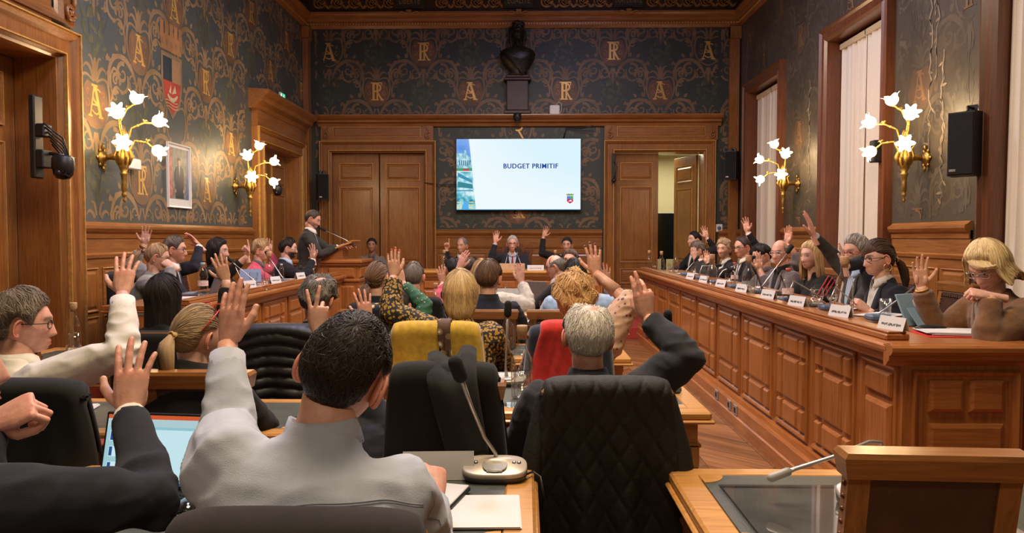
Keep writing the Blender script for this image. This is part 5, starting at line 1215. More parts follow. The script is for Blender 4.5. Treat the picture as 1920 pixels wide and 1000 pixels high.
    if st.get('fringe'):
        fr = st['fringe']; V_, n2 = [], 0
        for i in range(220 if lod == 0 else 110):
            a = (rng.random()-.5)*2*fr.get('w', .9); x0 = math.sin(a)*.072; y0 = math.cos(a)*.088; z0 = .085-.02*abs(a); dr = fr.get('len', .06)*(.7+.5*rng.random()); sx = fr.get('sw', .02)
            pts = np.array([(x0*.8, y0*.75, z0+.028), (x0, y0*.97, z0+.006), (x0+sx*.5, y0*1.10+.004, z0-dr*.5), (x0+sx, y0*1.13+.004, z0-dr)]); sdv = np.array([math.cos(a), -math.sin(a), 0])*.0035
            V = np.stack([pts-sdv, pts+sdv], 1).reshape(-1, 3); u = rng.random(); mb.add(out(HM, V), [(2*j, 2*j+1, 2*j+3, 2*j+2) for j in range(3)], 0, (hc*(1-u)+hc2*u)*(.8+.4*rng.random()), True)
    mb.obj('hair', [m_hair], root, cols=True)
def finish_people():
    dg = bpy.context.evaluated_depsgraph_get()
    for g_obj, root, B, inv, kind, fabm, opt, p, seed in TODO:
        v, f, nm = grab(g_obj, dg); lod = p.lod
        # cloth folds: strongest near elbows, armpits and waist
        A_ = {s: (Binv_ @ a[0], Binv_ @ a[1]) for Binv_ in (B.inverted(),) for s, a in p.arms.items()}
        w = np.full(len(v), .35)
        for s, (sh, el) in A_.items():
            w += 1.1*np.exp(-(np.linalg.norm(v-np.array(el), axis=1)/.10)**2)+.7*np.exp(-(np.linalg.norm(v-np.array(sh), axis=1)/.11)**2)
        amp = opt.get('fold', .0055)*(1.5 if p.lod == 0 else 1.2)
        so = Vector((seed, seed*.7, 0)); d = np.zeros(len(v))
        big = p.lod == 0
        for i, q in enumerate(v.tolist()):
            a = Vector(q); n1 = noise.noise(Vector((a.x*9+a.z*6, a.y*9, a.z*16-a.x*5))+so); n2 = noise.noise(Vector((a.x*22, a.y*22, a.z*34))+so) if big else 0
            n3 = noise.noise(Vector((a.x*5+a.z*3, a.y*5, a.z*5))+so*2)
            d[i] = (1-abs(n1)*2.6)*.95+n3*1.0+(1-abs(n2)*2)*.10
        v = v+nm*(d*w*amp)[:, None]
        if kind in ('shirt', 'coat') and big:  # yoke seam
            pass
        if kind == 'shirt' and big:          # yoke and shoulder seams laid on the cloth
            from mathutils.bvhtree import BVHTree
            bt = BVHTree.FromPolygons(v.tolist(), f); sm_ = MB()
            def seam(pts, dr):
                P_ = []
                for q in pts:
                    h = bt.ray_cast(Vector(q), Vector(dr), 2)
                    if h[0] is not None: P_.append(tuple(h[0]+h[1]*(.0006 if h[1].dot(Vector(dr)) < 0 else -.0006)))
                if len(P_) > 3: sm_.tube(P_, .0013, 5)
            c7 = p.C7; seam([(x, -1, c7.z-.060-.025*(x/.19)**2) for x in np.linspace(-.185, .175, 40)], (0, 1, 0))
            seam([(x, -1, c7.z-.064-.025*(x/.19)**2) for x in np.linspace(-.185, .175, 40)], (0, 1, 0))
            seam([(.19+.01*math.sin(k), -1, c7.z-.06-.012*k) for k in range(14)], (0, 1, 0))
            o = MB(); o.add(p.out(B, np.concatenate(sm_.v)), sm_.f, 0, None, True); o.obj('seam', M('seam_thread', (.22, .23, .27), .9), root)
        mb = MB(); mb.add(p.out(B, v), f, 0, None, True)
        o = mb.obj({'jacket': 'jacket', 'shirt': 'shirt', 'sweater': 'sweater', 'blouse': 'blouse'}.get(kind, 'top'), fabm, root)
# ------------------------------------------------------------------ everybody in the room
UP = (0, 0, 1)
BLK = (.010, .008, .007); DKB = (.030, .018, .011); BRN = (.085, .045, .022); LBR = (.17, .10, .05); BLD = (.42, .26, .11); LBL = (.66, .50, .26); GRY = (.16, .145, .125); LGR = (.36, .33, .29); WHT = (.62, .58, .52)
H_short = dict(kind='short', t=.012); H_bob = dict(kind='long', t=.020, len=.10, inw=.02, open=68, vol=.008); H_long = dict(kind='long', t=.016, len=.22, open=66, flare=.004)
def seat_people():
    P = person
    # nearest
    P('bald man in a navy blazer cut off by the left edge, hand raised', -112, 688, 1.46, -18, (-25, 0, 0), dict(kind='short', t=.006, bald=48, n=600), GRY, 'pink', ('jacket', f_navy, dict(shirt=f_white, cuff=f_white, fold=.006)),
      Rr=dict(w=(242, 775, 1.70), e=(284, 935, 1.50), dir=(-.10, .40, 1), bn=(0, -1, .2), pose='open', hs=.98, bare=.07), L=dict(w=(-25, 810, 1.62), e=(-120, 960, 1.5), dir=(.75, .3, .35), bn=(-.1, -.6, .6), pose='fist'), lean=10, legs=True)
    P('dark-haired man in a pale blue shirt seen from behind, left arm raised straight', 645, 702, 1.52, 2, (-8, 12, 17), dict(kind='short', t=.013, n=5600, fuzz=.003, w=.0008, wave=.38, short=1, seed=3, hc2=(.022, .014, .010), pole=(.15, -.62, .78)), (.016, .010, .007), 'pink', ('shirt', f_shirtblue, dict(collar=f_shirtblue, cuff=f_shirtblue, fat=1.12, fold=.006)), sh_drop=-.03, tilt=10, shx=-.038,
      L=dict(w=(427, 645, 1.88), e=(424, 805, 1.74), dir=(.03, .28, 1), bn=(-.35, -1, .4), pose='flat', bare=.16, hs=.92), Rr=dict(w=(812, 945, 1.86), e=(800, 1030, 1.66), dir=(-.15, .75, .55), bn=(.35, -.5, .8), pose='grip', bare=.14), lean=14, build=1.02)
    P('grey-haired man in a white shirt and glasses with arm bent up', 44, 608, 2.95, -20, (-42, 4, 0), dict(kind='short', t=.020, n=3800, fuzz=.008, curl=.004, freq=38, wave=.25, vol=.006, seed=5), (.17, .13, .095), 'pink', ('shirt', f_white, dict(cuff=f_white, fat=1.15, fold=.007)),
      Rr=dict(w=(230, 550, 2.98), e=(262, 648, 2.86), dir=(-.12, .45, .9), bn=(.1, -1, .45), pose='open', bare=.12), lean=10, glasses=m_black, build=1.1)
    def redspecs(p):
        g = MB()
        for s in (-1, 1): g.tube([(s*.034+.024*math.cos(a), .050+.012*math.sin(a), .118+.018*math.sin(a)) for a in [2*PI*k/14 for k in range(15)]], .0028, 6); g.tube([(s*.06, .045, .116), (s*.086, .0, .085), (s*.090, -.05, .03)], .0028, 6)
        g.tube([(-.01, .052, .122), (.01, .052, .122)], .0028, 6); o = MB(); o.add(p.out(p.HM, np.concatenate(g.v)), g.f, 0, None, True); o.obj('glasses', M('red_frame_plastic', (.5, .03, .02), .3), p.root)
    P('blonde ponytail woman with red glasses pushed up on her hair, in black', 370, 630, 2.88, -14, (-16, 6, 4), dict(kind='short', t=.010, n=3800, pole=(-.15, -.99, .02), wave=.02, hc2=(.30, .22, .13), tail=dict(at=(.012, -.114, .0), len=.17, r=.034, sw=(.035, -.01, 0), tie=M('yellow_band', (.5, .3, .06)))), (.46, .30, .15), 'fair', ('sweater', f_black, dict(nocollar=1)),
      lean=16, sh_drop=-.035, fem=True, extra=redspecs, build=1.18)
    P('white-haired man in a slate jacket with arm raised, seated at the black quilted jacket', 1101, 632, 2.84, 3, (0, 6, 4), dict(kind='short', t=.017, n=4200, fuzz=.007, wave=.28, bald=32, bc=(.05, -.12, .98), hc2=(.85, .80, .72), w=.0012, vol=.006, lo=4), (.56, .50, .42), 'pink', ('jacket', f_slate, dict(fold=.006, fat=1.12)),
      Rr=dict(w=(1222, 604, 2.86), e=(1268, 682, 2.74), dir=(-.18, .08, 1), bn=(.15, -1, .1), pose='half', bare=.09), lean=10, build=1.08)
    P('person hidden behind the dark-haired man, showing only a raised V-sign hand', 652, 700, 3.0, 0, (0, 25, 0), H_short, DKB, 'fair', ('jacket', f_navy, dict(cuff=f_white)), Rr=dict(w=(598, 626, 2.95), e=(640, 715, 2.95), dir=(.02, .1, 1), bn=(.1, -1, .1), pose='vee', bare=.12, hs=.96), L=dict(at=(-.15, .3, -.3)), lean=30)
    # second and third rows
    P('woman with long straight black hair seen from behind, in black', 307, 556, 4.15, -8, (-10, 2, 0), dict(kind='long', t=.018, len=.20, open=70, n=2600, hc2=(.03, .02, .015), w=.0012), (.010, .007, .006), 'tan', ('sweater', f_black, dict(nocollar=1)),
      Rr=dict(w=(424, 532, 4.25), e=(420, 600, 4.2), dir=(-.35, .05, 1), bn=(.2, -1, 0), pose='open', bare=.2), lean=8, fem=True)
    P('grey curly-haired balding man in a black sweater with a pink collar', 598, 560, 4.2, -8, (-8, 8, 10), dict(kind='short', t=.022, n=2600, curl=.006, freq=45, wave=.3, bald=24, bc=(.05, -.25, .97), fuzz=.006, vol=.006), (.15, .13, .11), 'pink', ('sweater', f_black, dict(collar=fab('pale_pink_shirt', (.62, .38, .42)))),
      Rr=dict(w=(689, 600, 4.3), e=(718, 668, 4.2), dir=(-.22, .05, 1), bn=(.2, -1, .0), pose='open', bare=.08), lean=14, build=1.05)
    P('blonde bob-haired woman in a leopard print blouse, red-nailed hand raised', 863, 552, 4.2, 3, (2, 4, 0), dict(kind='long', t=.024, len=.075, inw=.028, open=74, n=3200, vol=.010, hc2=(.72, .52, .26), wave=.12, w=.0014), (.46, .29, .12), 'fair', ('blouse', f_leop, dict(fat=1.25, fold=.006, nocollar=1)),
      L=dict(w=(738, 520, 4.22), e=(752, 598, 4.12), dir=(-.02, .05, 1), bn=(-.1, -1, 0), pose='flat', bare=.10), lean=10, fem=True, build=1.12, nails=(.5, .01, .01))
    P('curly ginger-blonde woman in a peach floral blouse, bare forearm raised', 1077, 566, 4.15, 0, (0, 4, 0), dict(kind='short', t=.042, n=4600, curl=.014, freq=34, wave=.5, fuzz=.016, vol=.012, lo=12, hc2=(.80, .50, .22), w=.0013), (.55, .30, .10), 'fair', ('blouse', f_floral, dict(fat=1.25, nocollar=1)),
      Rr=dict(w=(1117, 512, 4.2), e=(1158, 600, 4.1), dir=(-.12, 0, 1), bn=(.1, -1, 0), pose='open', bare=.85, hs=1.05), lean=10, fem=True, build=1.15, nails=(.03, .01, .02))
    # fourth row
    P('woman with a low brown ponytail in black, beyond the flowered scarf', 708, 522, 5.5, 0, (-18, 4, 0), dict(kind='short', t=.012, n=1400, pole=(-.1, -.95, -.25), wave=.03, tail=dict(at=(-.03, -.10, -.05), len=.24, r=.045, sw=(-.02, 0, 0)), hc2=(.22, .12, .06)), (.11, .055, .028), 'fair', ('sweater', f_black, dict(nocollar=1)), lean=8, fem=True)
    P('person in a green patterned sleeve holding up a flat hand beside the leopard print arm', 745, 575, 5.1, 5, (0, 20, 0), H_short, DKB, 'tan', ('blouse', f_green, dict(nocollar=1)), Rr=dict(w=(781, 558, 5.15), e=(792, 590, 5.1), dir=(-.3, .2, 1), bn=(.6, -.6, 0), pose='flat', bare=.1), lean=28, fem=True)
    P('grey-brown-haired man in a dark suit, two places beyond the ponytail woman', 776, 520, 6.2, 0, (-5, 2, 0), dict(kind='short', t=.011, n=1100), (.15, .12, .09), 'pink', ('jacket', f_slate, {}), lean=8)
    P('brown-haired man in a dark hoodie seen from behind', 917, 522, 5.35, -4, (-12, 4, 3), dict(kind='short', t=.018, n=1700, hc2=(.15, .08, .04), vol=.004), (.075, .038, .020), 'fair', ('jacket', f_darknavy, dict(fat=1.15)), lean=8)
    P('blonde long-haired woman in a white sweater raising her hand in front of the hoodie', 903, 514, 6.3, 4, (0, 4, 0), dict(H_long, n=1200, hc2=(.65, .42, .22)), (.42, .26, .12), 'fair', ('sweater', f_cream, dict(nocollar=1, fat=1.15)), Rr=dict(w=(978, 530, 6.35), e=(994, 572, 6.25), dir=(-.15, 0, 1), bn=(.2, -1, 0), pose='flat', bare=.08), lean=8, fem=True, nails=(.4, .02, .02))
    P('black-haired woman in a pale blue blouse behind the curly-haired woman', 1078, 516, 5.6, 0, (0, 4, 0), dict(H_long, len=.1, n=1300), BLK, 'tan', ('blouse', f_paleblue, dict(nocollar=1, fat=1.25)), Rr=dict(w=(1136, 532, 5.7), e=(1165, 576, 5.5), dir=(-.1, 0, 1), bn=(.2, -1, 0), pose='open', bare=.1), lean=12, fem=True, nails=(.5, .01, .01), build=1.1)
    P('bald man with glasses in profile writing, in a black suit', 1042, 500, 7.7, 62, (12, 18, 0), dict(kind='short', t=.004, bald=62, bc=(0, .2, 1), n=300), GRY, 'pink', ('jacket', f_black, dict(shirt=f_white)), lean=16, glasses=m_black, L=dict(at=(-.1, .36, -.4)), Rr=dict(at=(.1, .38, -.4)))
    P('moustached man with glasses turned to the camera, dark suit', 1070, 489, 8.3, 150, (10, 0, 0), dict(kind='short', t=.014, n=700), (.07, .045, .03), 'pink', ('jacket', f_black, dict(shirt=f_white)), lean=4, glasses=m_black, beard=((.10, .07, .05), .7))
    def watch(side, px_, band=m_black):
        def f(p):
            sh, el, tgt, e1, fore = p.arms[side]; c = tgt-fore*.035; x_, y_, _ = frame(fore); o = MB()
            o.tube([tuple(p.inv @ (c+(x_*math.cos(a)+y_*math.sin(a))*.032*p.S)) for a in [2*PI*q/16 for q in range(17)]], .006, 6); o.obj('wristwatch', band, p.root)
        return f
    P('dark-haired man with a wristwatch, head bowed, holding his hand high', 880, 508, 7.2, -35, (-20, 25, 0), dict(kind='short', t=.014, n=800), DKB, 'pink', ('jacket', f_darknavy, dict(shirt=f_white, cuff=f_white)), L=dict(w=(860, 503, 6.9), e=(838, 552, 6.9), dir=(.45, 0, 1), bn=(-.5, -.8, .2), pose='flat', bare=.3), lean=14, extra=watch(-1, 0))
    P('dark-haired person in a pink top raising an open hand beside the bowed man', 850, 505, 8.0, 20, (0, 10, 0), H_short, BLK, 'tan', ('sweater', f_pink, dict(cuff=f_white)), L=dict(w=(829, 530, 7.9), e=(832, 560, 7.8), dir=(-.1, 0, 1), bn=(0, -1, 0), pose='open', bare=.1), lean=12)
    # dais
    P('man at the left of the dais pointing one finger up', 866, 461, 11.6, 178, (-20, 4, 0), dict(kind='short', t=.010, n=500, bald=28, bc=(0, .5, .85)), GRY, 'tan', ('jacket', f_black, dict(shirt=f_white, tie=f_tieblue)), Rr=dict(w=(838, 474, 11.35), e=(838, 497, 11.3), dir=(0, 0, 1), bn=(0, 1, 0), pose='point'), lean=4, floor=.18)
    P('grey-haired chairman in glasses, navy suit and burgundy tie, hand raised under the screen', 961, 457, 11.45, 180, (0, 8, 0), dict(kind='short', t=.008, n=600, recede=6), LGR, 'pink', ('jacket', f_navy, dict(shirt=f_shirtblue, tie=f_tiered, cuff=f_shirtblue)), Rr=dict(w=(929, 455, 11.3), e=(922, 482, 11.3), dir=(.08, 0, 1), bn=(0, 1, 0), pose='open', bare=.14), lean=3, floor=.18, glasses=m_black, build=1.05)
    P('dark-haired woman in black at the right of the dais, arm held straight up', 1063, 460, 11.6, 176, (-8, 2, 0), dict(kind='short', t=.012, n=500, tail=dict(len=.12, r=.04)), BLK, 'tan', ('jacket', f_black, dict(shirt=f_black)), Rr=dict(w=(1019, 444, 11.5), e=(1016, 474, 11.5), dir=(.35, 0, 1), bn=(0, 1, 0), pose='open', bare=.12), lean=3, fem=True, floor=.18)
    P('woman in a grey tweed jacket seated by the closed door, facing the room', 697, 461, 12.45, 184, (4, -4, 0), dict(kind='short', t=.016, n=500), BLK, 'brown', ('jacket', f_tweed, dict(shirt=f_mauve)), lean=2, fem=True, floor=.18)
    # left wing
    P('standing man in a charcoal suit reading at the sloped stand', 586, 411, 9.75, -82, (-4, 24, 0), dict(kind='short', t=.007, n=600), (.075, .055, .04), 'pink', ('jacket', f_grey, dict(shirt=f_white, tie=f_tieblue, cuff=f_white)), Rr=dict(w=(634, 463, 9.6), e=(602, 478, 9.5), dir=(1, 0, .15), bn=(0, -.3, 1), pose='relax', bare=.06), L=dict(at=(-.16, .40, -.36)), lean=5, stand=True, floor=.18, beard=((.12, .08, .06), .35))
    P('bearded man in a navy jacket with an open pale blue shirt, palm raised', 540, 466, 8.9, -72, (0, 8, 0), dict(kind='short', t=.013, n=700), (.022, .014, .010), 'fair', ('jacket', f_darknavy, dict(shirt=f_blueshirt, cuff=f_white)), Rr=dict(w=(588, 486, 8.75), e=(570, 520, 8.6), dir=(-.15, 0, 1), bn=(.3, .8, 0), pose='open'), L=dict(at=(-.05, .42, -.42)), lean=6, floor=.18, beard=((.03, .018, .012), .92), glasses=m_silver)
    P('short-haired blonde woman in a bright pink jacket', 489, 470, 8.6, -78, (-4, 12, 0), dict(kind='short', t=.024, n=800, curl=.004, wave=.2, vol=.006), (.40, .26, .13), 'fair', ('jacket', f_pink, dict(shirt=f_mauve)), L=dict(w=(508, 478, 8.9), e=(515, 505, 8.9), dir=(-.1, 0, 1), bn=(0, .9, 0), pose='open'), Rr=dict(at=(.05, .42, -.42)), lean=10, fem=True, floor=.18)
    P('black-haired woman in black on the left wing, index finger raised', 409, 471, 7.5, -88, (0, 4, 0), dict(H_bob, n=900, len=.09), (.016, .010, .008), 'fair', ('sweater', f_black, dict(nocollar=1)), Rr=dict(w=(464, 480, 7.2), e=(456, 515, 7.05), dir=(-.15, 0, 1), bn=(.2, .9, 0), pose='point', bare=.35), lean=4, fem=True, floor=.18)
    P('man in glasses and a navy suit, hand tilted back beside his head', 327, 468, 6.95, -74, (0, 6, 0), dict(kind='short', t=.013, n=900), (.10, .08, .065), 'pink', ('jacket', f_navy, dict(shirt=f_white, cuff=f_white, tie=f_tieblue)), L=dict(w=(373, 466, 7.2), e=(362, 500, 7.1), dir=(-.75, 0, .75), bn=(.5, .6, .4), pose='flat', bare=.08), lean=8, glasses=m_black, floor=.18)
    P('fair-haired woman in a grey sweater, hand at her mouth, arm up with bangles', 294, 482, 6.45, -68, (2, 16, 0), dict(kind='short', t=.010, n=1300, tail=dict(len=.16, r=.03)), (.36, .22, .11), 'fair', ('sweater', f_greyk, dict(nocollar=1, fat=1.12)), L=dict(w=(269, 462, 6.6), e=(262, 508, 6.6), dir=(.15, 0, 1), bn=(-.2, .5, 0), pose='open', bare=.42, bangles=4), Rr=dict(w=(322, 502, 6.2), e=(312, 545, 6.1), dir=(-.8, .2, .45), bn=(.2, -.6, .6), pose='fist', bare=.08), lean=16, fem=True, glasses=m_black, floor=.18)
    # right wing, from the far end
    P('dark-haired man at the far end of the right wing with one arm up', 1302, 450, 11.3, 100, (10, 0, 0), dict(kind='short', t=.012, n=400), BLK, 'fair', ('jacket', f_black, dict(shirt=f_white)), L=dict(w=(1325, 446, 11.2), e=(1338, 470, 11.2), dir=(-.3, 0, 1), bn=(0, 1, 0), pose='open'), lean=4, floor=.18, open_eyes=False)
    P('grey wavy-haired person in grey resting a hand on the cheek, right wing', 1308, 470, 10.3, 92, (0, 14, 0), dict(kind='short', t=.024, n=700, curl=.005, wave=.3), (.14, .11, .085), 'fair', ('jacket', f_grey, dict(shirt=f_white)), L=dict(w=(1303, 486, 10.05), e=(1318, 515, 10.0), dir=(-.1, .1, 1), bn=(.3, -1, 0), pose='flat'), lean=12, floor=.18, fem=True)
    P('curly blonde-haired woman in a black jacket looking at the camera', 1357, 467, 9.3, 100, (38, 4, 0), dict(kind='short', t=.024, n=900, curl=.007, freq=40, wave=.4, tail=dict(len=.12, r=.035)), (.34, .22, .12), 'fair', ('jacket', f_black, dict(shirt=f_white)), L=dict(w=(1327, 494, 9.2), e=(1340, 520, 9.0), dir=(-.1, 0, 1), bn=(.5, .8, 0), pose='flat'), lean=5, floor=.18, fem=True)
    P('man with black glasses in a dark suit, arm raised before the far curtain', 1392, 464, 8.9, 96, (20, 10, 0), dict(kind='short', t=.009, n=600, recede=10), (.05, .035, .025), 'pink', ('jacket', f_black, dict(shirt=f_white, cuff=f_white, tie=f_tieblue)), Rr=dict(w=(1402, 436, 9.1), e=(1420, 464, 9.1), dir=(-.2, 0, 1), bn=(.6, .6, 0), pose='open', bare=.12), lean=5, floor=.18, glasses=m_black)
    P('dark-haired person looking down behind a raised hand and white paper', 1429, 480, 7.9, 92, (10, 20, 0), dict(kind='short', t=.014, n=600), BLK, 'fair', ('jacket', f_mauve, {}), L=dict(w=(1424, 505, 7.7), e=(1446, 545, 7.6), dir=(-.1, 0, 1), bn=(.1, 1, 0), pose='open', bare=.3), lean=12, floor=.18)
    P('bald man with glasses and black bracelets on a raised wrist', 1463, 474, 7.25, 98, (34, 6, 0), dict(kind='short', t=.005, bald=64, bc=(0, .15, 1), n=300), GRY, 'pink', ('jacket', f_mauve, dict(shirt=f_black)), Rr=dict(w=(1477, 458, 7.45), e=(1487, 500, 7.4), dir=(.05, 0, 1), bn=(.7, .5, 0), pose='flat', bare=.5, bangles=3, bm=m_black), lean=6, floor=.18, glasses=m_silver)
    def stripes(p):
        for k in range(3):
            q = MB()
            sh, el = p.arms[-1][0], p.arms[-1][1]; x_, y_, d_ = frame(el-sh)
            path = []
            for j in range(12):
                t = j/11; c = sh.lerp(el, t*1.0-.15); rr = .078-.018*t; a = R(-78+k*17); cam_ = (CAMP-c).normalized()
                s1 = (cam_-d_*cam_.dot(d_)).normalized(); s2 = d_.cross(s1); path.append(tuple(p.inv @ (c+(s1*math.cos(R(-30+k*22))+s2*math.sin(R(-30+k*22)))*rr*1.04)))
            q.tube(path, .0065, 6); q.obj('stripe', f_red, p.root)
    P('long-haired blonde woman with red lipstick in a black jacket with red stripes', 1521, 480, 6.4, 96, (22, 4, 0), dict(H_long, len=.24, n=1400, hc2=(.80, .55, .28), flare=.01), (.52, .33, .15), 'fair', ('sweater', f_black, dict(fat=1.15, nocollar=1)), lean=6, floor=.18, fem=True, lips=(.55, .02, .03), extra=stripes)
    P('grey-haired man with glasses in a dark suit, highest raised arm on the right wing', 1606, 472, 5.75, 92, (16, 10, 0), dict(kind='short', t=.018, n=1200, wave=.2, grey=.4), (.20, .16, .12), 'pink', ('jacket', f_grey, dict(shirt=f_blueshirt, cuff=f_shirtblue)), Rr=dict(w=(1526, 441, 5.95), e=(1568, 487, 6.0), dir=(-.35, 0, 1), bn=(.7, -.5, .2), pose='open', bare=.10, hs=1.1), lean=6, floor=.18, glasses=M('copper_frames', (.35, .12, .08), .3, .6))
    def hoop(p):
        o = MB(); c = p.HM @ Vector((-.084, -.005, -.065)); o.tube([tuple(p.inv @ (c+Vector((math.cos(a), 0, math.sin(a)))*.026)) for a in [2*PI*k/20 for k in range(21)]], .003, 6); o.obj('hoop_earring', gold, p.root)
    P('brown ponytail woman with hoop earring in a navy blazer, writing with a pen', 1647, 484, 5.0, 92, (6, 8, 0), dict(kind='short', t=.016, n=1600, pole=(.05, -.97, -.1), wave=.04, fringe=dict(w=1.0, len=.05), tail=dict(at=(0, -.122, -.03), len=.2, r=.032, tie=m_cork), hc2=(.10, .05, .025)), (.050, .022, .012), 'fair', ('jacket', f_darknavy, dict(shirt=f_cream, v=.26)),
      Rr=dict(w=(1584, 500, 5.15), e=(1635, 528, 5.2), dir=(-.22, 0, 1), bn=(.8, -.3, .2), pose='flat', bare=.10), L=dict(w=(1628, 583, 4.85), e=(1690, 600, 4.8), dir=(-.7, .3, .55), bn=(0, -.8, .5), pose='grip', bare=.12), lean=5, floor=.18, fem=True, glasses=m_black, extra=hoop)
    P('light blonde woman in a brown jacket and glasses, chin on hand, palm raised', 1852, 500, 3.78, 96, (22, 32, 4), dict(kind='long', t=.022, len=.09, inw=-.03, open=58, n=3600, hc2=(.85, .68, .40), fringe=dict(w=1.0, len=.030, sw=-.03), vol=.010, w=.0016), (.66, .46, .20), 'fair', ('jacket', f_brown, dict(fat=1.15, shirt=f_tweed, nocollar=1, fold=.0035)),
      Rr=dict(w=(1724, 530, 4.0), e=(1785, 612, 4.0), dir=(-.06, 0, 1), bn=(.05, 1, 0), pose='open', bare=.10, bangles=1), L=dict(w=(1858, 556, 3.58), e=(1850, 640, 3.52), dir=(-.75, .2, .15), bn=(.1, -.5, .9), pose='fist', bare=.10, bangles=1), lean=22, floor=.18, fem=True, glasses=m_silver, build=1.2)
seat_people()
# ------------------------------------------------------------------ sconces
m_bulb = M('frosted_glass_lit', (.9, .85, .75), .5, emis=(1, .76, .44), estr=8)
def shade_mb(c, d, s=1.0):
    x_, y_, dd = frame(d); T = Matrix(((x_.x, y_.x, dd.x, c[0]), (x_.y, y_.y, dd.y, c[1]), (x_.z, y_.z, dd.z, c[2]), (0, 0, 0, 1))) @ Matrix.Scale(s, 4); rings = []
    for r, z, w in ((.012, 0, 0), (.030, .008, 0), (.050, .028, .03), (.056, .052, .06), (.050, .072, .10), (.056, .090, .18), (.070, .100, .26)):
        rings.append([tuple(T @ Vector((r*(1+w*math.cos(6*a))*math.cos(a), r*(1+w*math.cos(6*a))*math.sin(a), z+.006*w*6*math.cos(6*a)))) for a in [2*PI*k/36 for k in range(36)]])
    m = MB(); m.loft(rings, caps=False); m.ball(tuple(T @ Vector((0, 0, .045))), .032*s, 12); return m
def sconce(Y, z, side, label):
    # side: -1 on the left wall (arm points +X), +1 on the right wall
    x0 = XL if side < 0 else XR; sx = 1 if side < 0 else -1
    t = empty('wall_sconce', (x0, Y, z), 0, label=label, cat='wall lamp', group=None)
    Q = lambda a, b, c: (sx*a, b, c)       # a: out of the wall, b: along it, c: up
    mb = MB(); mb.lathe([(.0, -.001), (.075, .0), (.085, .012), (.06, .03), (.04, .035), (.045, .05), (.02, .07), (.018, .12)], 18, T=Matrix.Rotation(sx*PI/2, 4, 'Y'))
    for k in range(6): a = k*PI/3; mb.ball(Q(.015, .095*math.cos(a), .095*math.sin(a)), .024, 8, sc=(.6, 1, 1))
    for k in (1, -1): mb.tube([Q(.02, 0, k*.10), Q(.03, 0, k*.14), Q(.02, .02, k*.17)], [.02, .014, .004], 8)
    mb.obj('wall_rose', brass, t); t.scale = (.8, .8, .8)
    mb = MB(); mb.tube([Q(.06, 0, 0), Q(.14, -.01, .01), Q(.20, -.01, -.01), Q(.25, 0, .0)], [.028, .034, .03, .04], 12); mb.ball(Q(.15, -.01, .01), .042, 12)
    mb.obj('bracket_arm', brass, t)
    mb = MB(); cx = .26
    mb.lathe([(.0, -.52), (.012, -.51), (.02, -.49), (.008, -.465), (.024, -.445), (.03, -.42), (.018, -.40), (.030, -.385), (.026, -.28), (.034, -.20), (.046, -.18), (.028, -.165), (.05, -.12), (.072, -.05), (.078, 0), (.06, .05), (.045, .09), (.05, .13), (.03, .2), (.022, .28), (.0, .31)], 16, c=Q(cx, 0, 0))
    for k in range(8):
        a = k*PI/4
        mb.tube([Q(cx+.06*math.cos(a), .06*math.sin(a), -.08), Q(cx+.10*math.cos(a), .10*math.sin(a), .02), Q(cx+.07*math.cos(a), .07*math.sin(a), .10), Q(cx+.11*math.cos(a), .11*math.sin(a), .15)], [.012, .018, .014, .004], 7)
        mb.tube([Q(cx+.03*math.cos(a), .03*math.sin(a), .12), Q(cx+.055*math.cos(a), .055*math.sin(a), .22), Q(cx+.02*math.cos(a), .02*math.sin(a), .33)], [.008, .012, .003], 6)
    mb.obj('gilt_body', brass, t)
    ends = [((cx+.14, .0, .62), (.35, 0, .95), [(cx, 0, .2), (cx-.03, 0, .42), (cx+.05, 0, .56)]), ((cx+.02, -.10, .46), (.1, -.75, .4), [(cx, 0, .15), (cx-.01, -.06, .34), (cx, -.09, .42)]),
            ((cx+.34, .02, .40), (.9, .1, .35), [(cx+.02, 0, .1), (cx+.1, 0, .34), (cx+.24, .01, .40)]), ((cx+.32, .05, .12), (.75, .1, -.45), [(cx+.03, .0, .0), (cx+.12, .03, .20), (cx+.25, .05, .18)]), ((cx+.08, -.13, .16), (.3, -.8, -.1), [(cx+.02, 0, .02), (cx+.05, -.07, .14), (cx+.07, -.11, .17)])]
    for c, d, path in ends:
        c_ = Q(*c); d_ = Q(*d); pts = [Vector(Q(*p)) for p in path]+[Vector(c_)]; P_ = []
        for i in range(len(pts)-1):
            for k in range(4): P_.append(tuple(pts[i].lerp(pts[i+1], k/4)))
        P_.append(tuple(pts[-1])); mb = MB(); mb.tube(P_, .011, 7); mb.ball(P_[-1], .02, 10); mb.ball(P_[6], .016, 8)
        for s in (-1, 1):
            q = Vector(P_[8]); mb.tube([tuple(q), tuple(q+Vector((sx*.01, s*.03, .035))), tuple(q+Vector((sx*.03, s*.045, .02)))], [.006, .012, .002], 6)
        a_ = mb.obj('lamp_arm', brass, t); shade_mb(c_, d_, 1.25).obj('glass_shade', m_bulb, t)
    l = bpy.data.lights.new('sconce_light', 'POINT'); l.energy = 17; l.color = (1, .66, .34); l.shadow_soft_size = .12; lo = bpy.data.objects.new('sconce_light', l); COL.objects.link(lo); lo.location = (x0+sx*.5, Y-.05, z+.34)
    return t
def spot(px, py, side): x = XL if side < 0 else XR; return WX(px, py, x)
p = spot(190, 296, -1); sconce(p.y, p.z, -1, 'gilded five-light wall lamp nearer the camera on the left wall, beside the framed portrait')
p = spot(440, 350, -1); sconce(p.y, p.z, -1, 'gilded five-light wall lamp beside the far door on the left wall')
p = spot(1738, 297, 1); sconce(p.y, p.z, 1, 'gilded five-light wall lamp beside the black loudspeaker on the right wall')
p = spot(1497, 345, 1); sconce(p.y, p.z, 1, 'gilded five-light wall lamp between the two far curtained windows')
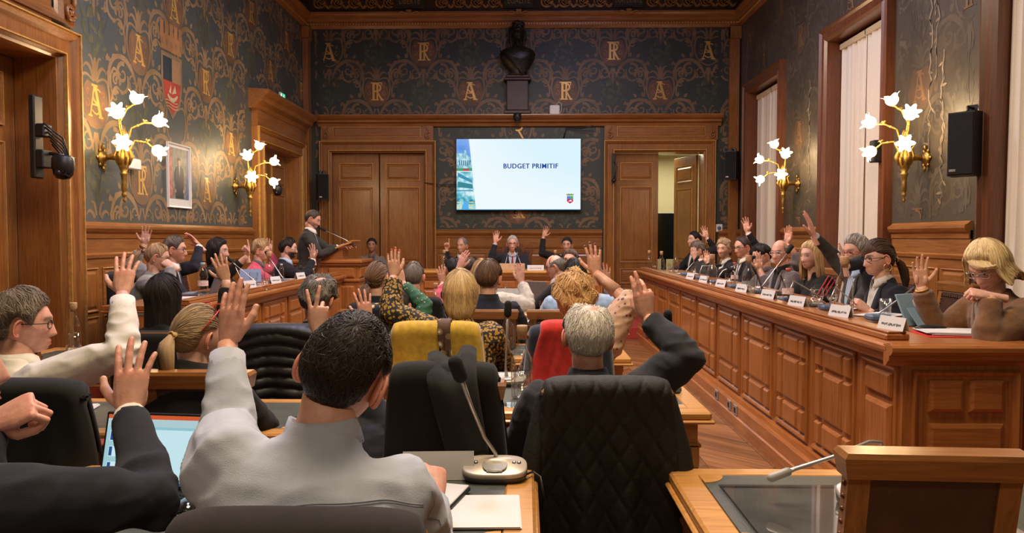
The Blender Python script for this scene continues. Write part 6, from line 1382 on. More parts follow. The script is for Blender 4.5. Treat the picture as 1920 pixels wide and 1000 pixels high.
# ------------------------------------------------------------------ screen
sx0, sx1, sz0, sz1 = -1.22, .975, 1.985, 3.235
sc_ = MB().box(sx0-.012, -.04, sz0-.012, sx1+.012, .03, sz1+.012, .004).obj('presentation_screen', m_black, None); sc_.location = (0, YB-.09, 0); tag(sc_, 'large lit flat screen on the rear wall showing the slide BUDGET PRIMITIF', 'screen')
def emi(name, col, s=1.0, tex=None):
    m = bpy.data.materials.new(name); m.use_nodes = True; nt = m.node_tree; nt.nodes.clear(); o = N(nt, 'ShaderNodeOutputMaterial'); e = N(nt, 'ShaderNodeEmission'); e.inputs[0].default_value = (*col, 1); e.inputs[1].default_value = s*.66
    nt.links.new(e.outputs[0], o.inputs[0])
    if tex: tex(nt, e)
    return m
def slide_tex(nt, e):
    L = nt.links.new; tc = N(nt, 'ShaderNodeTexCoord'); sp = N(nt, 'ShaderNodeSeparateXYZ'); L(tc.outputs['Generated'], sp.inputs[0]); mt = N(nt, 'ShaderNodeMath', operation='MULTIPLY'); L(sp.outputs[0], mt.inputs[0]); L(sp.outputs[2], mt.inputs[1])
    L(ramp(nt, mt.outputs[0], [(.1, (.86, .96, 1.0)), (.55, (.72, .91, 1.0))]), e.inputs[0])
MB().add([(sx0, -.0415, sz0), (sx1, -.0415, sz0), (sx1, -.0415, sz1), (sx0, -.0415, sz1)], [(0, 1, 2, 3)]).obj('slide', emi('slide_light', (.9, .97, 1), 1.0, slide_tex), sc_)
def pic_tex(cols, sc=9):
    def f(nt, e):
        L = nt.links.new; tc = N(nt, 'ShaderNodeTexCoord'); n_ = N(nt, 'ShaderNodeTexNoise', i_Scale=float(sc), i_Detail=5.0); L(tc.outputs['Object'], n_.inputs[0]); L(ramp(nt, n_.outputs[0], cols), e.inputs[0])
    return f
WW = sx1-sx0; HH = sz1-sz0
def sq(u, v): return (sx0+u*WW, sz1-v*HH)
def flat(pts, h, mat, name='picture', parent=sc_): return MB().add([(a, -.0415-h, b) for a, b in pts], [tuple(range(len(pts)))]).obj(name, mat, parent)
flat([sq(0, 0), sq(.10, 0), sq(.128, .45), sq(0, .45)], .0006, emi('slide_sky', (.10, .30, .80), 1, pic_tex([(.3, (.10, .28, .75)), (.7, (.30, .50, .95))], 3)))
flat([sq(0, .46), sq(.128, .46), sq(.155, 1), sq(0, 1)], .0006, emi('slide_hall', (.2, .5, .6), 1, pic_tex([(.3, (.03, .22, .35)), (.45, (.15, .55, .65)), (.6, (.6, .85, .9)), (.75, (.9, .95, .9))], 9)))
flat([sq(0, .20), sq(.055, .20), sq(.065, .15), sq(.075, .15), sq(.085, .22), sq(.113, .26), sq(.125, .45), sq(0, .45)], .0009, emi('slide_palace', (.35, .6, .7), 1, pic_tex([(.3, (.08, .30, .45)), (.5, (.35, .65, .75)), (.7, (.75, .92, .95))], 14)))
for k in range(6): u = .02+k*.017; flat([sq(u, .30), sq(u+.007, .30), sq(u+.007, .37), sq(u, .37)], .0012, emi('slide_window', (.03, .15, .25)))
flat([sq(.0, .41), sq(.125, .41), sq(.126, .45), sq(0, .45)], .0012, emi('slide_lawn', (.08, .35, .15))); flat([sq(.05, .425), sq(.10, .42), sq(.10, .45), sq(.05, .45)], .0014, emi('slide_flowers', (.6, .05, .12)))
flat([sq(.01, .47), sq(.125, .58), sq(.127, .62), sq(.01, .53)], .0009, emi('slide_eaves', (.06, .30, .48))); flat([sq(.01, .60), sq(.13, .64), sq(.132, .70), sq(.01, .68)], .001, emi('slide_colonnade', (.05, .25, .30)))
flat([sq(0, .72), sq(.135, .72), sq(.135, .735), sq(0, .735)], .001, emi('slide_rail', (.05, .3, .55))); flat([sq(.06, .88), sq(.09, .88), sq(.10, 1), sq(.04, 1)], .001, emi('slide_aisle', (.10, .45, .85)))
for r in range(3):
    for k in (0, 1): u = .002 if k == 0 else .10; flat([sq(u, .885+r*.04), sq(u+.04, .885+r*.04), sq(u+.04, .90+r*.04), sq(u, .90+r*.04)], .0011, emi('slide_bench', (.75, .70, .35)))
flat([sq(0, .992), sq(1, .992), sq(1, 1), sq(0, 1)], .001, emi('slide_bar', (.04, .30, .55)))
text('lettering', 'BUDGET PRIMITIF', sc_, (sx0+WW*.597, -.0435, sz1-HH*.385), .122, emi('slide_ink', (.015, .06, .33)), bold=.0009, ext=.0004, sx=.93); text('lettering', 'BUDGET PRIMITIF', sc_, (sx0+WW*.597+.005, -.0436, sz1-HH*.385), .122, emi('slide_ink', (.015, .06, .33)), bold=.0009, ext=.0004, sx=.93)
ex, ez = sx0+WW*.916, sz1-HH*.845
flat([(ex-.055, ez+.05), (ex+.055, ez+.05), (ex+.055, ez-.045), (ex, ez-.085), (ex-.055, ez-.045)], .001, emi('crest_red', (.62, .03, .10)), 'crest'); flat([(ex-.055, ez+.05), (ex, ez+.05), (ex, ez-.005), (ex-.055, ez-.005)], .0013, emi('crest_blue', (.12, .22, .65)), 'crest_quarter')
flat([(ex, ez+.05), (ex+.055, ez+.05), (ex+.055, ez-.005), (ex, ez-.005)], .0013, emi('crest_green', (.08, .45, .20)), 'crest_quarter'); flat([(ex-.035, ez-.045), (ex+.035, ez-.045), (ex+.02, ez-.015), (ex-.01, ez-.028)], .0015, emi('crest_boat', (.9, .9, .95)), 'crest_ship')
flat([(ex-.06, ez+.06), (ex-.065, ez+.09), (ex-.04, ez+.08), (ex-.02, ez+.095), (ex, ez+.08), (ex+.02, ez+.095), (ex+.04, ez+.08), (ex+.065, ez+.09), (ex+.06, ez+.06)], .001, emi('crest_crown', (.25, .30, .08)), 'crest_crown')
# ------------------------------------------------------------------ bust, cameras, speakers, portrait
b = empty('bust', (-.14, YB-.13, 3.67), 0, label='dark bronze bust of a draped woman high above the screen', cat='bust')
ped = empty('pedestal', (-.14, YB-.13, 3.67), 0, label='dark red marble pedestal under the bust', cat='pedestal')
mb = MB(); mb.box(-.24, -.08, 0, .24, .12, .06, .01); mb.box(-.19, -.06, .06, .19, .12, .58, .01); mb.box(-.24, -.085, .58, .24, .12, .63, .012); mb.box(-.21, -.07, .63, .21, .12, .68, .012); mb.obj('shaft', m_marble, ped)
mb = MB(); mb.loft([[(hw*math.cos(a), hd*math.sin(a)+oy, z) for a in [2*PI*k/28 for k in range(28)]] for z, hw, hd, oy in ((.68, .17, .10, 0), (.71, .15, .09, 0), (.76, .13, .09, 0), (.84, .22, .12, 0), (.95, .30, .14, 0), (1.05, .32, .14, 0), (1.12, .27, .12, 0), (1.17, .15, .09, 0), (1.20, .075, .07, -.01), (1.28, .06, .062, -.015))])
for k in range(9): mb.tube([(-.30+.02*k, -.10-.01*k, 1.08-.02*k), (-.12+.02*k, -.15, .96-.025*k), (.08, -.15, .92-.03*k), (.28-.01*k, -.09, 1.02-.03*k)], .017, 6)
mb.obj('draped_torso', m_bronze, b)
th = np.linspace(.02, PI-.02, 37); ph = np.linspace(0, 2*PI, 48, endpoint=False); T_, P_ = np.meshgrid(th, ph, indexing='ij'); hp_ = head_pts(T_.ravel(), P_.ravel(), True, True)*1.28; RT = np.array(Matrix.Rotation(PI+R(12), 3, 'Z')); hp_ = hp_ @ RT.T+np.array((0, -.02, 1.42))
mb = MB(); mb.add(hp_, [(i*48+j, i*48+(j+1) % 48, (i+1)*48+(j+1) % 48, (i+1)*48+j) for i in range(36) for j in range(48)], 0, None, True); mb.obj('head', m_bronze, b)
mb = MB(); rg = random.Random(4)
for k in range(46):
    a = rg.random()*2*PI; z = 1.38+rg.random()*.20; r_2 = .115*math.sqrt(max(.05, 1-((z-1.42)/.19)**2))
    if math.sin(a) < -.35 and z < 1.50: continue
    mb.tube([(r_2*math.cos(a), r_2*math.sin(a)-.01, z), (r_2*1.15*math.cos(a+.25), r_2*1.15*math.sin(a+.25)-.01, z+.02), (r_2*1.1*math.cos(a+.5), r_2*1.1*math.sin(a+.5)-.01, z-.02)], [.02, .026, .012], 7, round_=True)
for s in (-1, 1): mb.tube([(s*.11, .0, 1.42), (s*.13, -.01, 1.32), (s*.11, -.04, 1.22), (s*.10, -.06, 1.14)], [.03, .034, .028, .012], 8, round_=True)
mb.tube([(-.09, -.06, 1.56), (0, -.09, 1.585), (.09, -.06, 1.56)], [.02, .035, .02], 8, round_=True)
mb.obj('hair', m_bronze, b)
def dome_camera(loc, label, s=1.0):
    t = empty('dome_camera', loc, 0, label=label, cat='camera'); mb = MB()
    mb.lathe([(0, 0), (.06*s, 0), (.075*s, -.02*s), (.078*s, -.09*s), (.07*s, -.11*s)], 20); mb.box(-.02, 0, -.03, .02, .14, .0, .004); mb.obj('housing', m_black, t)
    mb = MB(); mb.lathe([(.070*s, -.105*s), (.066*s, -.14*s), (.045*s, -.17*s), (0, -.18*s)], 20); mb.obj('dome', M('smoked_dome', (.01, .01, .012), .12), t)
    MB().ball((0, -.06*s, -.13*s), .022*s, 12).obj('lens', M('lens_glass', (.02, .02, .03), .05), t); return t
p = W(970, 222, YB-.25); t = dome_camera((p.x, p.y, p.z+.09), 'small black camera on the shelf cornice below the bust', .9)
p = spot(485, 348, -1); dome_camera((XL+.28, p.y, p.z), 'small black dome camera under the far left wall lamp', .85)
p = WX(118, 292, XL+.32); t = dome_camera(tuple(p), 'black dome camera hanging on a bracket by the near left door', 1.05)
MB().tube([(0, 0, .0), (-.05, 0, .01), (-.12, .02, .02), (-.22, .02, .01)], .014, 8).obj('arm', m_black, t)
tt = WX(66, 262, XL+.12); bt = empty('cable_bracket', tuple(tt), 0, label='black metal bracket box with looped cables on the near left door frame', cat='bracket')
mb = MB(); mb.box(-.02, -.05, -.30, .03, .06, .34, .01); mb.obj('back_plate', m_black, bt)
mb = MB(); mb.box(.03, -.05, .02, .10, .06, .12, .008); mb.box(.03, -.05, -.22, .09, .07, -.08, .008)
for k in range(6): mb.tube([(.10, .02*k-.05, .12-.03*k), (.18, .06, .02-.03*k), (.20, .10, -.12-.02*k), (.10, .06, -.24)], .007, 6)
mb.obj('cable', m_black, bt)
def loudspeaker(loc, rz, label, s=1.0):
    t = empty('loudspeaker', loc, rz, label=label, cat='loudspeaker'); mb = MB(); mb.prism([(-.10*s, -.02), (.10*s, -.02), (.13*s, .16*s), (-.13*s, .16*s)], -.26*s, .26*s, 'z'); mb.obj('cabinet', m_black, t)
    MB().box(-.096*s, -.032, -.25*s, .096*s, -.018, .25*s, .004).obj('grille', m_blackm, t); MB().box(-.08*s, -.034, -.225*s, -.03*s, -.031, -.205*s).obj('badge', m_silver, t)
    mb = MB(); mb.tube([(0, .1, .26*s), (0, .1, .31*s), (0, .26*s, .31*s)], .012, 8); mb.box(-.05, .2*s, .26*s, .05, .24*s, .34*s, .004); mb.obj('bracket', m_black, t); return t
p = WX(1803, 270, XR-.22); loudspeaker(tuple(p), R(-52), 'black loudspeaker on the right wall between the near wall lamp and near curtain', 1.0)
p = W(1370, 310, YB-.5); loudspeaker(tuple(p), R(-28), 'black loudspeaker high in the rear right corner', .92)
p = W(606, 350, YB-.4); loudspeaker(tuple(p), R(20), 'black loudspeaker beside the closed rear door on the left', .85)
p = WX(1645, 285, XR-.10); t = MB().box(-.06, -.05, -.11, .04, .06, .12, .01).obj('junction_box', m_black, None); t.location = p; tag(t, 'small black box on the curtained window edge behind the near right lamp', 'box')
p0 = WX(312, 330, XL); p1 = WX(355, 330, XL); fy0, fy1 = p0.y, p1.y
pf = empty('portrait', (XL, (fy0+fy1)/2, 2.19), PI/2, label='framed colour portrait of a man in a dark suit on the left wall', cat='picture')
fw_ = (fy1-fy0)/2; fh_ = .36
mb = MB(); mb.rectsweep(-fw_, -fh_, fw_, fh_, [(0, 0), (0, .025), (.006, .028), (.018, .022), (.02, .012)]); mb.obj('frame', M('white_lacquer', (.72, .70, .66), .35, var=.02), pf)
def pq(pts, h, mat, name): return MB().add([(a, -h, b) for a, b in pts], [tuple(range(len(pts)))]).obj(name, mat, pf)
pq([(-fw_, -fh_), (fw_, -fh_), (fw_, fh_), (-fw_, fh_)], .010, M('mount_board', (.70, .70, .66), .6, var=.02), 'mount')
a_, b_ = fw_-.05, fh_-.05; pq([(-a_, -b_+.05), (a_, -b_+.05), (a_, b_), (-a_, b_)], .0115, M('portrait_garden', (.16, .18, .15), .5, var=.6, scale=14), 'photograph')
pq([(-a_, -b_+.05), (-a_+.07, -b_+.05), (-a_+.045, b_), (-a_, b_)], .0125, M('flag_red_white', (.45, .12, .10), .5, var=.5, scale=18), 'flag'); pq([(a_-.07, -b_+.05), (a_, -b_+.05), (a_, b_), (a_-.04, b_)], .0125, M('flag_blue', (.08, .12, .25), .5, var=.4, scale=18), 'flag')
pq([(-.10, -b_+.06), (.10, -b_+.06), (.115, .02), (.085, .09), (.03, .115), (-.03, .115), (-.085, .09), (-.115, .02)], .0135, M('portrait_suit', (.015, .02, .04), .5), 'suit'); pq([(-.018, .115), (.018, .115), (.003, -.0), (-.003, -.0)], .0142, m_paper, 'shirt')
pq([(.033*math.cos(t), .155+.043*math.sin(t)) for t in [2*PI*k/16 for k in range(16)]], .0148, M('portrait_face', (.50, .30, .21), .5), 'face'); pq([(.035*math.cos(t), .175+.030*math.sin(t)) for t in [PI*k/10 for k in range(11)]], .0152, M('portrait_hair', (.06, .04, .03), .5), 'hair')
for s in (-1, 1): pq([(s*.10+.016*math.cos(t), -.17+.022*math.sin(t)) for t in [2*PI*k/10 for k in range(10)]], .0150, M('portrait_face', (.5, .3, .2)), 'hand')
# exit sign, emergency light, thermostat, router
p = WX(528, 183, XL+.03); t = empty('exit_sign', (XL+.02, p.y, p.z), PI/2, label='small green and white running-man exit sign above the far left door', cat='sign')
MB().box(-.12, -.03, -.07, .12, 0, .07, .004).obj('housing', m_white, t); m_ex = emi('exit_green', (.05, .55, .30), 1.2); m_exw = emi('exit_white', (.8, 1, .9), 1.4)
MB().add([(-.115, -.0315, -.065), (.115, -.0315, -.065), (.115, -.0315, .065), (-.115, -.0315, .065)], [(0, 1, 2, 3)]).obj('face', m_ex, t)
mb = MB()
for pts in ([(.02, .03), (.05, .03), (.04, -.01), (.07, -.05), (.05, -.055), (.02, -.02), (-.01, -.05), (-.03, -.045), (.0, -.01)], [(.04, .055), (.06, .055), (.06, .035), (.04, .035)], [(-.10, -.055), (-.06, -.055), (-.06, .05), (-.10, .05)]): mb.add([(a, -.033, b) for a, b in pts], [tuple(range(len(pts)))])
mb.obj('running_figure', m_exw, t)
p = WX(258, 307, XL+.1); t = empty('emergency_light', (XL+.02, p.y, p.z), PI/2, label='small white emergency light fitting low beside the near left wall lamp', cat='lamp'); MB().box(-.12, -.06, -.06, .12, .0, .05, .012).obj('housing', m_white, t); mb = MB(); mb.box(-.03, -.04, .05, .03, 0, .09, .006); mb.tube([(0, -.02, .09), (0, -.02, .12)], .02, 8); mb.obj('fixing', m_grey, t)
p = W(1040, 208, YB-.14); t = MB().box(-.09, -.03, -.08, .09, .05, .10, .015).obj('wireless_router', m_white, None); t.location = p; tag(t, 'white box device standing on the shelf cornice right of the bust', 'router')
MB().tube([(.02, 0, .09), (.07, 0, .16), (.12, 0, .12), (.12, 0, .0), (.08, 0, -.08)], .005, 6).obj('cable', m_white, t)
p = W(1348, 428, YB-.02); t = MB().box(-.06, -.02, -.07, .06, 0, .07, .008).obj('wall_thermostat', m_white, None); t.location = p; tag(t, 'white wall device with round dial beside the open rear door', 'thermostat'); MB().lathe([(.0, -.03), (.032, -.03), (.035, -.02)], 16, T=Matrix.Rotation(PI/2, 4, 'X') @ Matrix.Rotation(PI, 4, 'X')).obj('dial', m_bluebase, t)
p = W(1148, 325, YB-.10)
t = empty('light_rig', (1.56, YB-.09, p.z), 0, label='small black cable bracket on the left jamb of the open rear door', cat='bracket'); mb = MB(); mb.box(-.03, -.03, -.10, .03, 0, .35, .005); mb.ball((0, -.05, -.13), .045, 10); mb.tube([(0, -.03, .2), (.06, -.05, .1), (.02, -.05, -.05), (0, -.03, -.1)], .008, 6); mb.obj('mount', m_black, t)
c_ = bpy.data.objects; mb = MB(); mb.tube([tuple(W(796, 343, YB-.1)), tuple(W(830, 347, YB-.05)), tuple(W(862, 345, YB-.12))], .008, 6); t = mb.obj('cable', m_black, None); tag(t, 'black cable running from the closed rear door to the screen', 'cable')
mb = MB(); mb.tube([tuple(W(1112, 236, YB-.24)), tuple(W(1090, 241, YB-.1)), tuple(W(1062, 240, YB-.05)), tuple(W(1056, 262, YB-.05))], .012, 6); t = mb.obj('cable', m_black, None); tag(t, 'black cable looping from the shelf cornice to the top of the screen', 'cable')

# ------------------------------------------------------------------ table-top things
def carafe(label, loc, water=.10, s=1.0, cork=True, group='glass carafes with cork stoppers'):
    t = empty('water_carafe', loc, 0, label=label, cat='carafe', group=group); mb = MB()
    prof = [(.0, .004), (.038, .004), (.043, .010), (.044, .05), (.044, .14), (.040, .165), (.024, .195), (.019, .215), (.019, .245), (.021, .255)]; mb.lathe([(r*s, z*s) for r, z in prof], 24); mb.obj('bottle', m_glass, t)
    mb = MB(); mb.lathe([(0, .008), (.038, .012), (.0395, .05), (.0395, water), (0, water)], 20); mb.obj('water', m_water, t)
    if cork: MB().lathe([(0, .235*s), (.017*s, .235*s), (.019*s, .255*s), (.0215*s, .26*s), (.0215*s, .285*s), (.020*s, .29*s), (0, .29*s)], 18).obj('cork', m_cork, t)
    return t
def plastic_bottle(label, loc, h=.24, cap=(.6, .1, .08), lab=True):
    t = empty('plastic_bottle', loc, 0, label=label, cat='bottle'); k = h/.24
    MB().lathe([(0, .002), (.028, .002), (.032, .01), (.030, .04), (.033, .05), (.030, .06), (.033, .07), (.032, .12), (.029, .13), (.033, .14), (.032, .165), (.024, .195), (.013, .215), (.013, .225)], 20).obj('bottle', m_glass, t)
    MB().lathe([(.0, .222), (.015, .222), (.0155, .236), (.014, .24), (0, .24)], 16).obj('cap', M('cap_%.1f' % cap[0], cap, .4), t)
    if lab: MB().lathe([(.0338, .085), (.0338, .12)], 20).obj('label_band', M('bottle_label', (.72, .55, .52), .5, var=.3, scale=60), t)
    t.scale = (k, k, k); return t
def stem_glass(label, loc, water=True, s=1.0, tumbler=False, group='drinking glasses', flip=False):
    t = empty('drinking_glass', loc, 0, label=label, cat='glass', group=group); mb = MB()
    prof = [(0, .002), (.028, .003), (.030, .006), (.006, .010), (.0045, .03), (.005, .045), (.018, .055), (.030, .072), (.034, .095), (.033, .120), (.031, .135)] if not tumbler else [(0, .004), (.026, .004), (.028, .008), (.031, .09), (.030, .09), (.027, .012)]
    if flip: prof = [(r, .14-z) for r, z in prof][::-1]
    mb.lathe([(r*s, z*s) for r, z in prof], 20); mb.obj('bowl', m_glass, t)
    if water: MB().lathe([(.0, .058*s), (.029*s, .074*s), (.032*s, .088*s), (0, .088*s)] if not tumbler else [(0, .013), (.026, .013), (.028, .05), (0, .05)], 18).obj('water', m_water, t)
    return t
def paper(label, loc, w, h, rz=0, n=1, mat=m_paper, name='paper_sheet', tilt=0, cat='paper'):
    mb = MB(); rg = random.Random(int(loc[0]*100)+int(loc[1]*37))
    for k in range(n):
        T = Matrix.Rotation(R(rg.uniform(-3, 3)*(k > 0)), 4, 'Z') @ Matrix.Translation((rg.uniform(-.006, .006)*k, rg.uniform(-.006, .006)*k, k*.0022))
        mb.box(-w/2, -h/2, 0, w/2, h/2, .0016, T=T)
    o = mb.obj(name, mat); o.location = loc; o.rotation_euler = (tilt, 0, R(rz)); return tag(o, label, cat)
def nameplate(label, loc, rz, wd=.2, h=.075, text_=True, ink=None):
    t = empty('nameplate', loc, rz, label=label, cat='nameplate', group='white nameplates'); mb = MB(); mb.add([(-wd/2, -.02, 0), (wd/2, -.02, 0), (wd/2, 0, h), (-wd/2, 0, h), (-wd/2, .02, 0), (wd/2, .02, 0)], [(0, 1, 2, 3), (3, 2, 5, 4)]); o = mb.obj('card', m_paper, t); md = o.modifiers.new('t', 'SOLIDIFY'); md.thickness = .0015
    if text_:
        mb = MB(); rg = random.Random(int(loc[1]*91)); x = -wd*.36
        while x < wd*.34:
            cw = rg.uniform(.004, .008); T = Matrix.Translation((0, -.0125, h*.4)) @ Matrix.Rotation(-math.atan2(.02, h), 4, 'X'); mb.box(x, -.0012, -h*.06, x+cw*.3, 0, h*.06, T=T); mb.box(x, -.0012, rg.choice((-.10, .08))*h, x+cw, 0, rg.choice((-.06, .09))*h+.001, T=T); x += cw*1.5
        mb.obj('lettering', M('grey_ink', (.10, .10, .11), .6), t)
    return t
def wing_mic(label, base, head, up=.10, z=1.06, rz=0, foam=.017, big=False):
    # base, head: world points
    t = empty('microphone', tuple(base), rz, label=label, cat='microphone'); 
    MB().box(-.05, -.06, 0, .05, .06, .035, .01).obj('base', m_bluebase, t); h = Vector(head)-Vector(base); Rz = Matrix.Rotation(-rz, 3, 'Z'); h = Rz @ h
    P_ = [(0, 0, .03), (h.x*.05, h.y*.05, .03+up*.5), (h.x*.15, h.y*.15, .03+up), (h.x*.5, h.y*.5, .03+up+(h.z-.03-up)*.42), (h.x*.93, h.y*.93, .03+up+(h.z-.03-up)*.93)]
    MB().tube(P_, [.005, .005, .0045, .004, .005], 8).obj('gooseneck', m_silver, t)
    d = (Vector(P_[-1])-Vector(P_[-2])).normalized(); c = Vector(P_[-1]); MB().tube([tuple(c-d*.01), tuple(c+d*.045)], foam, 14, round_=True).obj('foam_head', m_blackm, t); return t
def big_mic(label, base, pts, headr=.022, foam=True, rz=0):
    t = empty('microphone', tuple(base), rz, label=label, cat='microphone'); B0 = Vector(base)
    rr = [(.145*math.copysign(abs(math.cos(a))**.55, math.cos(a)), .075*math.copysign(abs(math.sin(a))**.7, math.sin(a))) for a in [2*PI*k/40 for k in range(40)]]
    mb = MB(); mb.loft([[(x*k, y*k, z+(.012*(y/.075) if z > .02 else 0)) for x, y in rr] for k, z in ((.90, 0), (.97, .012), (1, .030))], caps=True); mb.obj('base', M('dark_base', (.05, .048, .045), .4), t)
    mb = MB(); mb.loft([[(x*k, y*k, z+.012*(y/.075)) for x, y in rr] for k, z in ((1.0, .030), (.985, .040), (.95, .043), (0.02, .044))], caps=True); mb.obj('top_plate', M('champagne_plate', (.50, .44, .37), .35, .2, var=.05), t)
    mb = MB(); mb.lathe([(.0, .0455), (.050, .0455), (.054, .046), (.055, .044)], 28, T=Matrix.Rotation(R(9), 4, 'X')); mb.obj('speaker_grille', m_grey, t)
    for s in (-1, 1):
        for k in (0, 1): MB().lathe([(0, .047), (.008, .047), (.010, .044)], 12, c=(s*(.085+.022*k), .012, .004)).obj('button', m_silver, t)
    MB().box(-.035, -.058, .034, .035, -.044, .040, .002).obj('key', m_silver, t)
    for ch in t.children: ch.scale = (.70, .85, 1)
    P_ = [tuple(Vector(p)-B0) for p in pts]; MB().tube(P_, [.011]+[.0058]*(len(P_)-2)+[.008], 10).obj('gooseneck', m_silver, t)
    d = (Vector(P_[-1])-Vector(P_[-2])).normalized(); c = Vector(P_[-1])
    MB().tube([tuple(c-d*.005), tuple(c+d*.045)], headr, 18, round_=True).obj('foam_head' if foam else 'capsule', m_blackm if foam else m_grey, t); return t
# near desk: microphone, papers, notebook, nameplate, laptop
b0 = WZ(928, 897, .75); big_mic('large silver-topped desk microphone with black foam head, nearest the camera', b0, [W(931, 868, b0.y+.05), W(929, 850, b0.y+.04), W(908, 820, b0.y+.02), W(885, 765, b0.y-.01), W(862, 703, b0.y-.05)], .022)
mb = MB(); mb.tube([tuple(WZ(985, 890, .77)), tuple(WZ(1000, 885, .76)), tuple(WZ(1013, 895, .757)), (WZ(1016, 905, .76).x+.01, 2.25, .70)], .004, 6); t = mb.obj('cable', m_black); tag(t, 'black cable leaving the nearest desk microphone over the table edge', 'cable')
p = WZ(890, 960, .753); paper('stack of plain white sheets beside the raised-arm man on the near table', (p.x, p.y, .752), .25, .24, 2, 3)
nb = empty('notebook', tuple(WZ(835, 935, .755)), R(-14), label='small open notebook with a pen under the right hand of the man in pale blue', cat='notebook'); MB().box(-.05, -.09, 0, .05, .08, .012, .003).obj('cover', m_black, nb); MB().box(-.047, -.087, .012, .046, .077, .018, .002).obj('pages', m_paper, nb)
p = WZ(808, 900, .755); nameplate('large nameplate on the near table beside the silver microphone', (p.x+.02, p.y+.03, .75), R(3), .22, .085, False)
def laptop(label, loc, rz, w=.34, ang=18, screen=None, mat=m_black, d=.23):
    t = empty('laptop', loc, rz, label=label, cat='laptop'); MB().box(-w/2, -d/2, 0, w/2, d/2, .014, .004).obj('base', mat, t)
    mb = MB()
    for r in range(5):
        for c in range(13): x = -w*.43+c*w*.072; mb.box(x-w*.029, d*.38-.022-r*.019, .014, x+w*.029, d*.38-.008-r*.019, .0165)
    mb.obj('keys', m_blackm, t, kind='stuff'); MB().box(-w*.15, -d*.42, .0142, w*.15, -d*.12, .0150).obj('touchpad', m_grey, t)
    T = Matrix.Translation((0, d/2, .012)) @ Matrix.Rotation(-R(ang), 4, 'X'); l = MB().box(-w/2, -.004, 0, w/2, .004, .22, .003).obj('lid', mat, t, mw=T)
    if screen: screen(l, w)
    return t
def office_screen(l, w):
    X = w/2-.008; e = lambda c: emi('laptop_pix_%d' % int(c[0]*100+c[1]*1000), c)
    def r(a, b_, c, d, m, k=0, nm='screen_area'): return MB().add([(a, -.0046-k*.0003, c), (b_, -.0046-k*.0003, c), (b_, -.0046-k*.0003, d), (a, -.0046-k*.0003, d)], [(0, 1, 2, 3)]).obj(nm, m, l)
    r(-X, X, .012, .212, e((.28, .55, .62)), 0, 'display'); r(-X, X, .200, .212, e((.62, .10, .03)), 1, 'ribbon'); r(-X, X, .178, .200, e((.42, .60, .62)), 1, 'toolbar'); r(-X, -X+.075, .022, .176, e((.35, .58, .64)), 1, 'slide_list')
    r(-X+.085, X-.04, .030, .170, e((.55, .78, .84)), 2, 'page'); r(-X, X, .012, .020, e((.01, .10, .28)), 2, 'taskbar')
    for k in range(3): r(-X+.012, -X+.062, .135-k*.045, .165-k*.045, e((.60, .80, .86)), 2, 'thumbnail'); r(-X+.014, -X+.024, .137-k*.045, .163-k*.045, e((.02, .08, .25)), 3, 'thumbnail_bar')
    for k in range(5): r(-X+.1, -X+.1+.05+.01*(k % 3), .155-k*.02, .158-k*.02, e((.15, .25, .35)), 3, 'text_line')
p = WZ(278, 965, .76); laptop('open laptop with a presentation editor on its lit screen, by the bald man', (-1.10, 2.02, .751), R(-6), .345, 14, office_screen)
p = WZ(378, 935, .755); paper('white sheets beside the open laptop', (p.x, p.y, .752), .16, .24, -20, 2)
t = empty('ballpoint_pen', tuple(WZ(368, 932, .765)), R(-35), label='dark blue ballpoint pen lying on the sheets by the laptop', cat='pen'); MB().tube([(-.07, 0, 0), (.07, 0, 0)], .0055, 10, round_=True).obj('barrel', M('blue_pen', (.02, .03, .3), .3), t); MB().tube([(.0, 0, .006), (.05, 0, .008)], .0018, 6).obj('clip', m_silver, t)
t = empty('computer_mouse', tuple(WZ(352, 958, .752)), R(20), label='glossy black computer mouse beside the laptop', cat='mouse'); MB().ball((0, 0, .012), 1, 18, sc=(.030, .052, .022)).obj('shell', M('gloss_black', (.012, .012, .012), .1, coat=1), t); MB().ball((0, .028, .031), .006, 8).obj('wheel', m_grey, t)
carafe('squat glass carafe with wooden lid behind the raised hand of the bald man', (WZ(200, 805, .75).x, 3.0, .751), .06, .82)
stem_glass('tumbler beside the laptop, left of the near raised hand', WZ(138, 842, .752), True, 1.3, True)
p = WZ(130, 835, .751); paper('dark red folder lying left of the laptop', (p.x, p.y-.05, .752), .26, .2, 8, 2, M('wine_folder', (.30, .03, .05), .5), 'folder', cat='folder')
paper('printed sheets on the table of the grey-haired man in white', (WZ(200, 745, .75).x, 3.1, .752), .21, .29, 12, 3)
# right near desk
for i, (x_, lb) in enumerate(((.92, 'clear glass sheet protecting the green leather on the empty table, left of the chair'), (1.86, 'clear glass sheet protecting the green leather on the empty table, right of the chair'))):
    t = MB().box(-.34, -.19, 0, .34, .19, .005, .001).obj('glass_sheet', m_tglass); t.location = (x_, 2.04, .7515); tag(t, lb, 'glass sheet')
    MB().box(-.33, -.17, -.0002, .33, .17, .0006).obj('blotter', M('grey_blotter', (.13, .13, .115), .35, var=.5, scale=5, coat=.4), t)
p0 = W(1655, 905, 2.02); base_ = Vector((p0.x, 2.06, .751)); big_mic('desk microphone with long pale gooseneck bent low over the empty table', base_, [base_+Vector((0, .05, .04)), W(1656, 850, 2.10), W(1652, 830, 2.10), W(1630, 829, 2.10), W(1560, 858, 2.09), W(1490, 880, 2.08), W(1474, 886, 2.08)], .012, False)
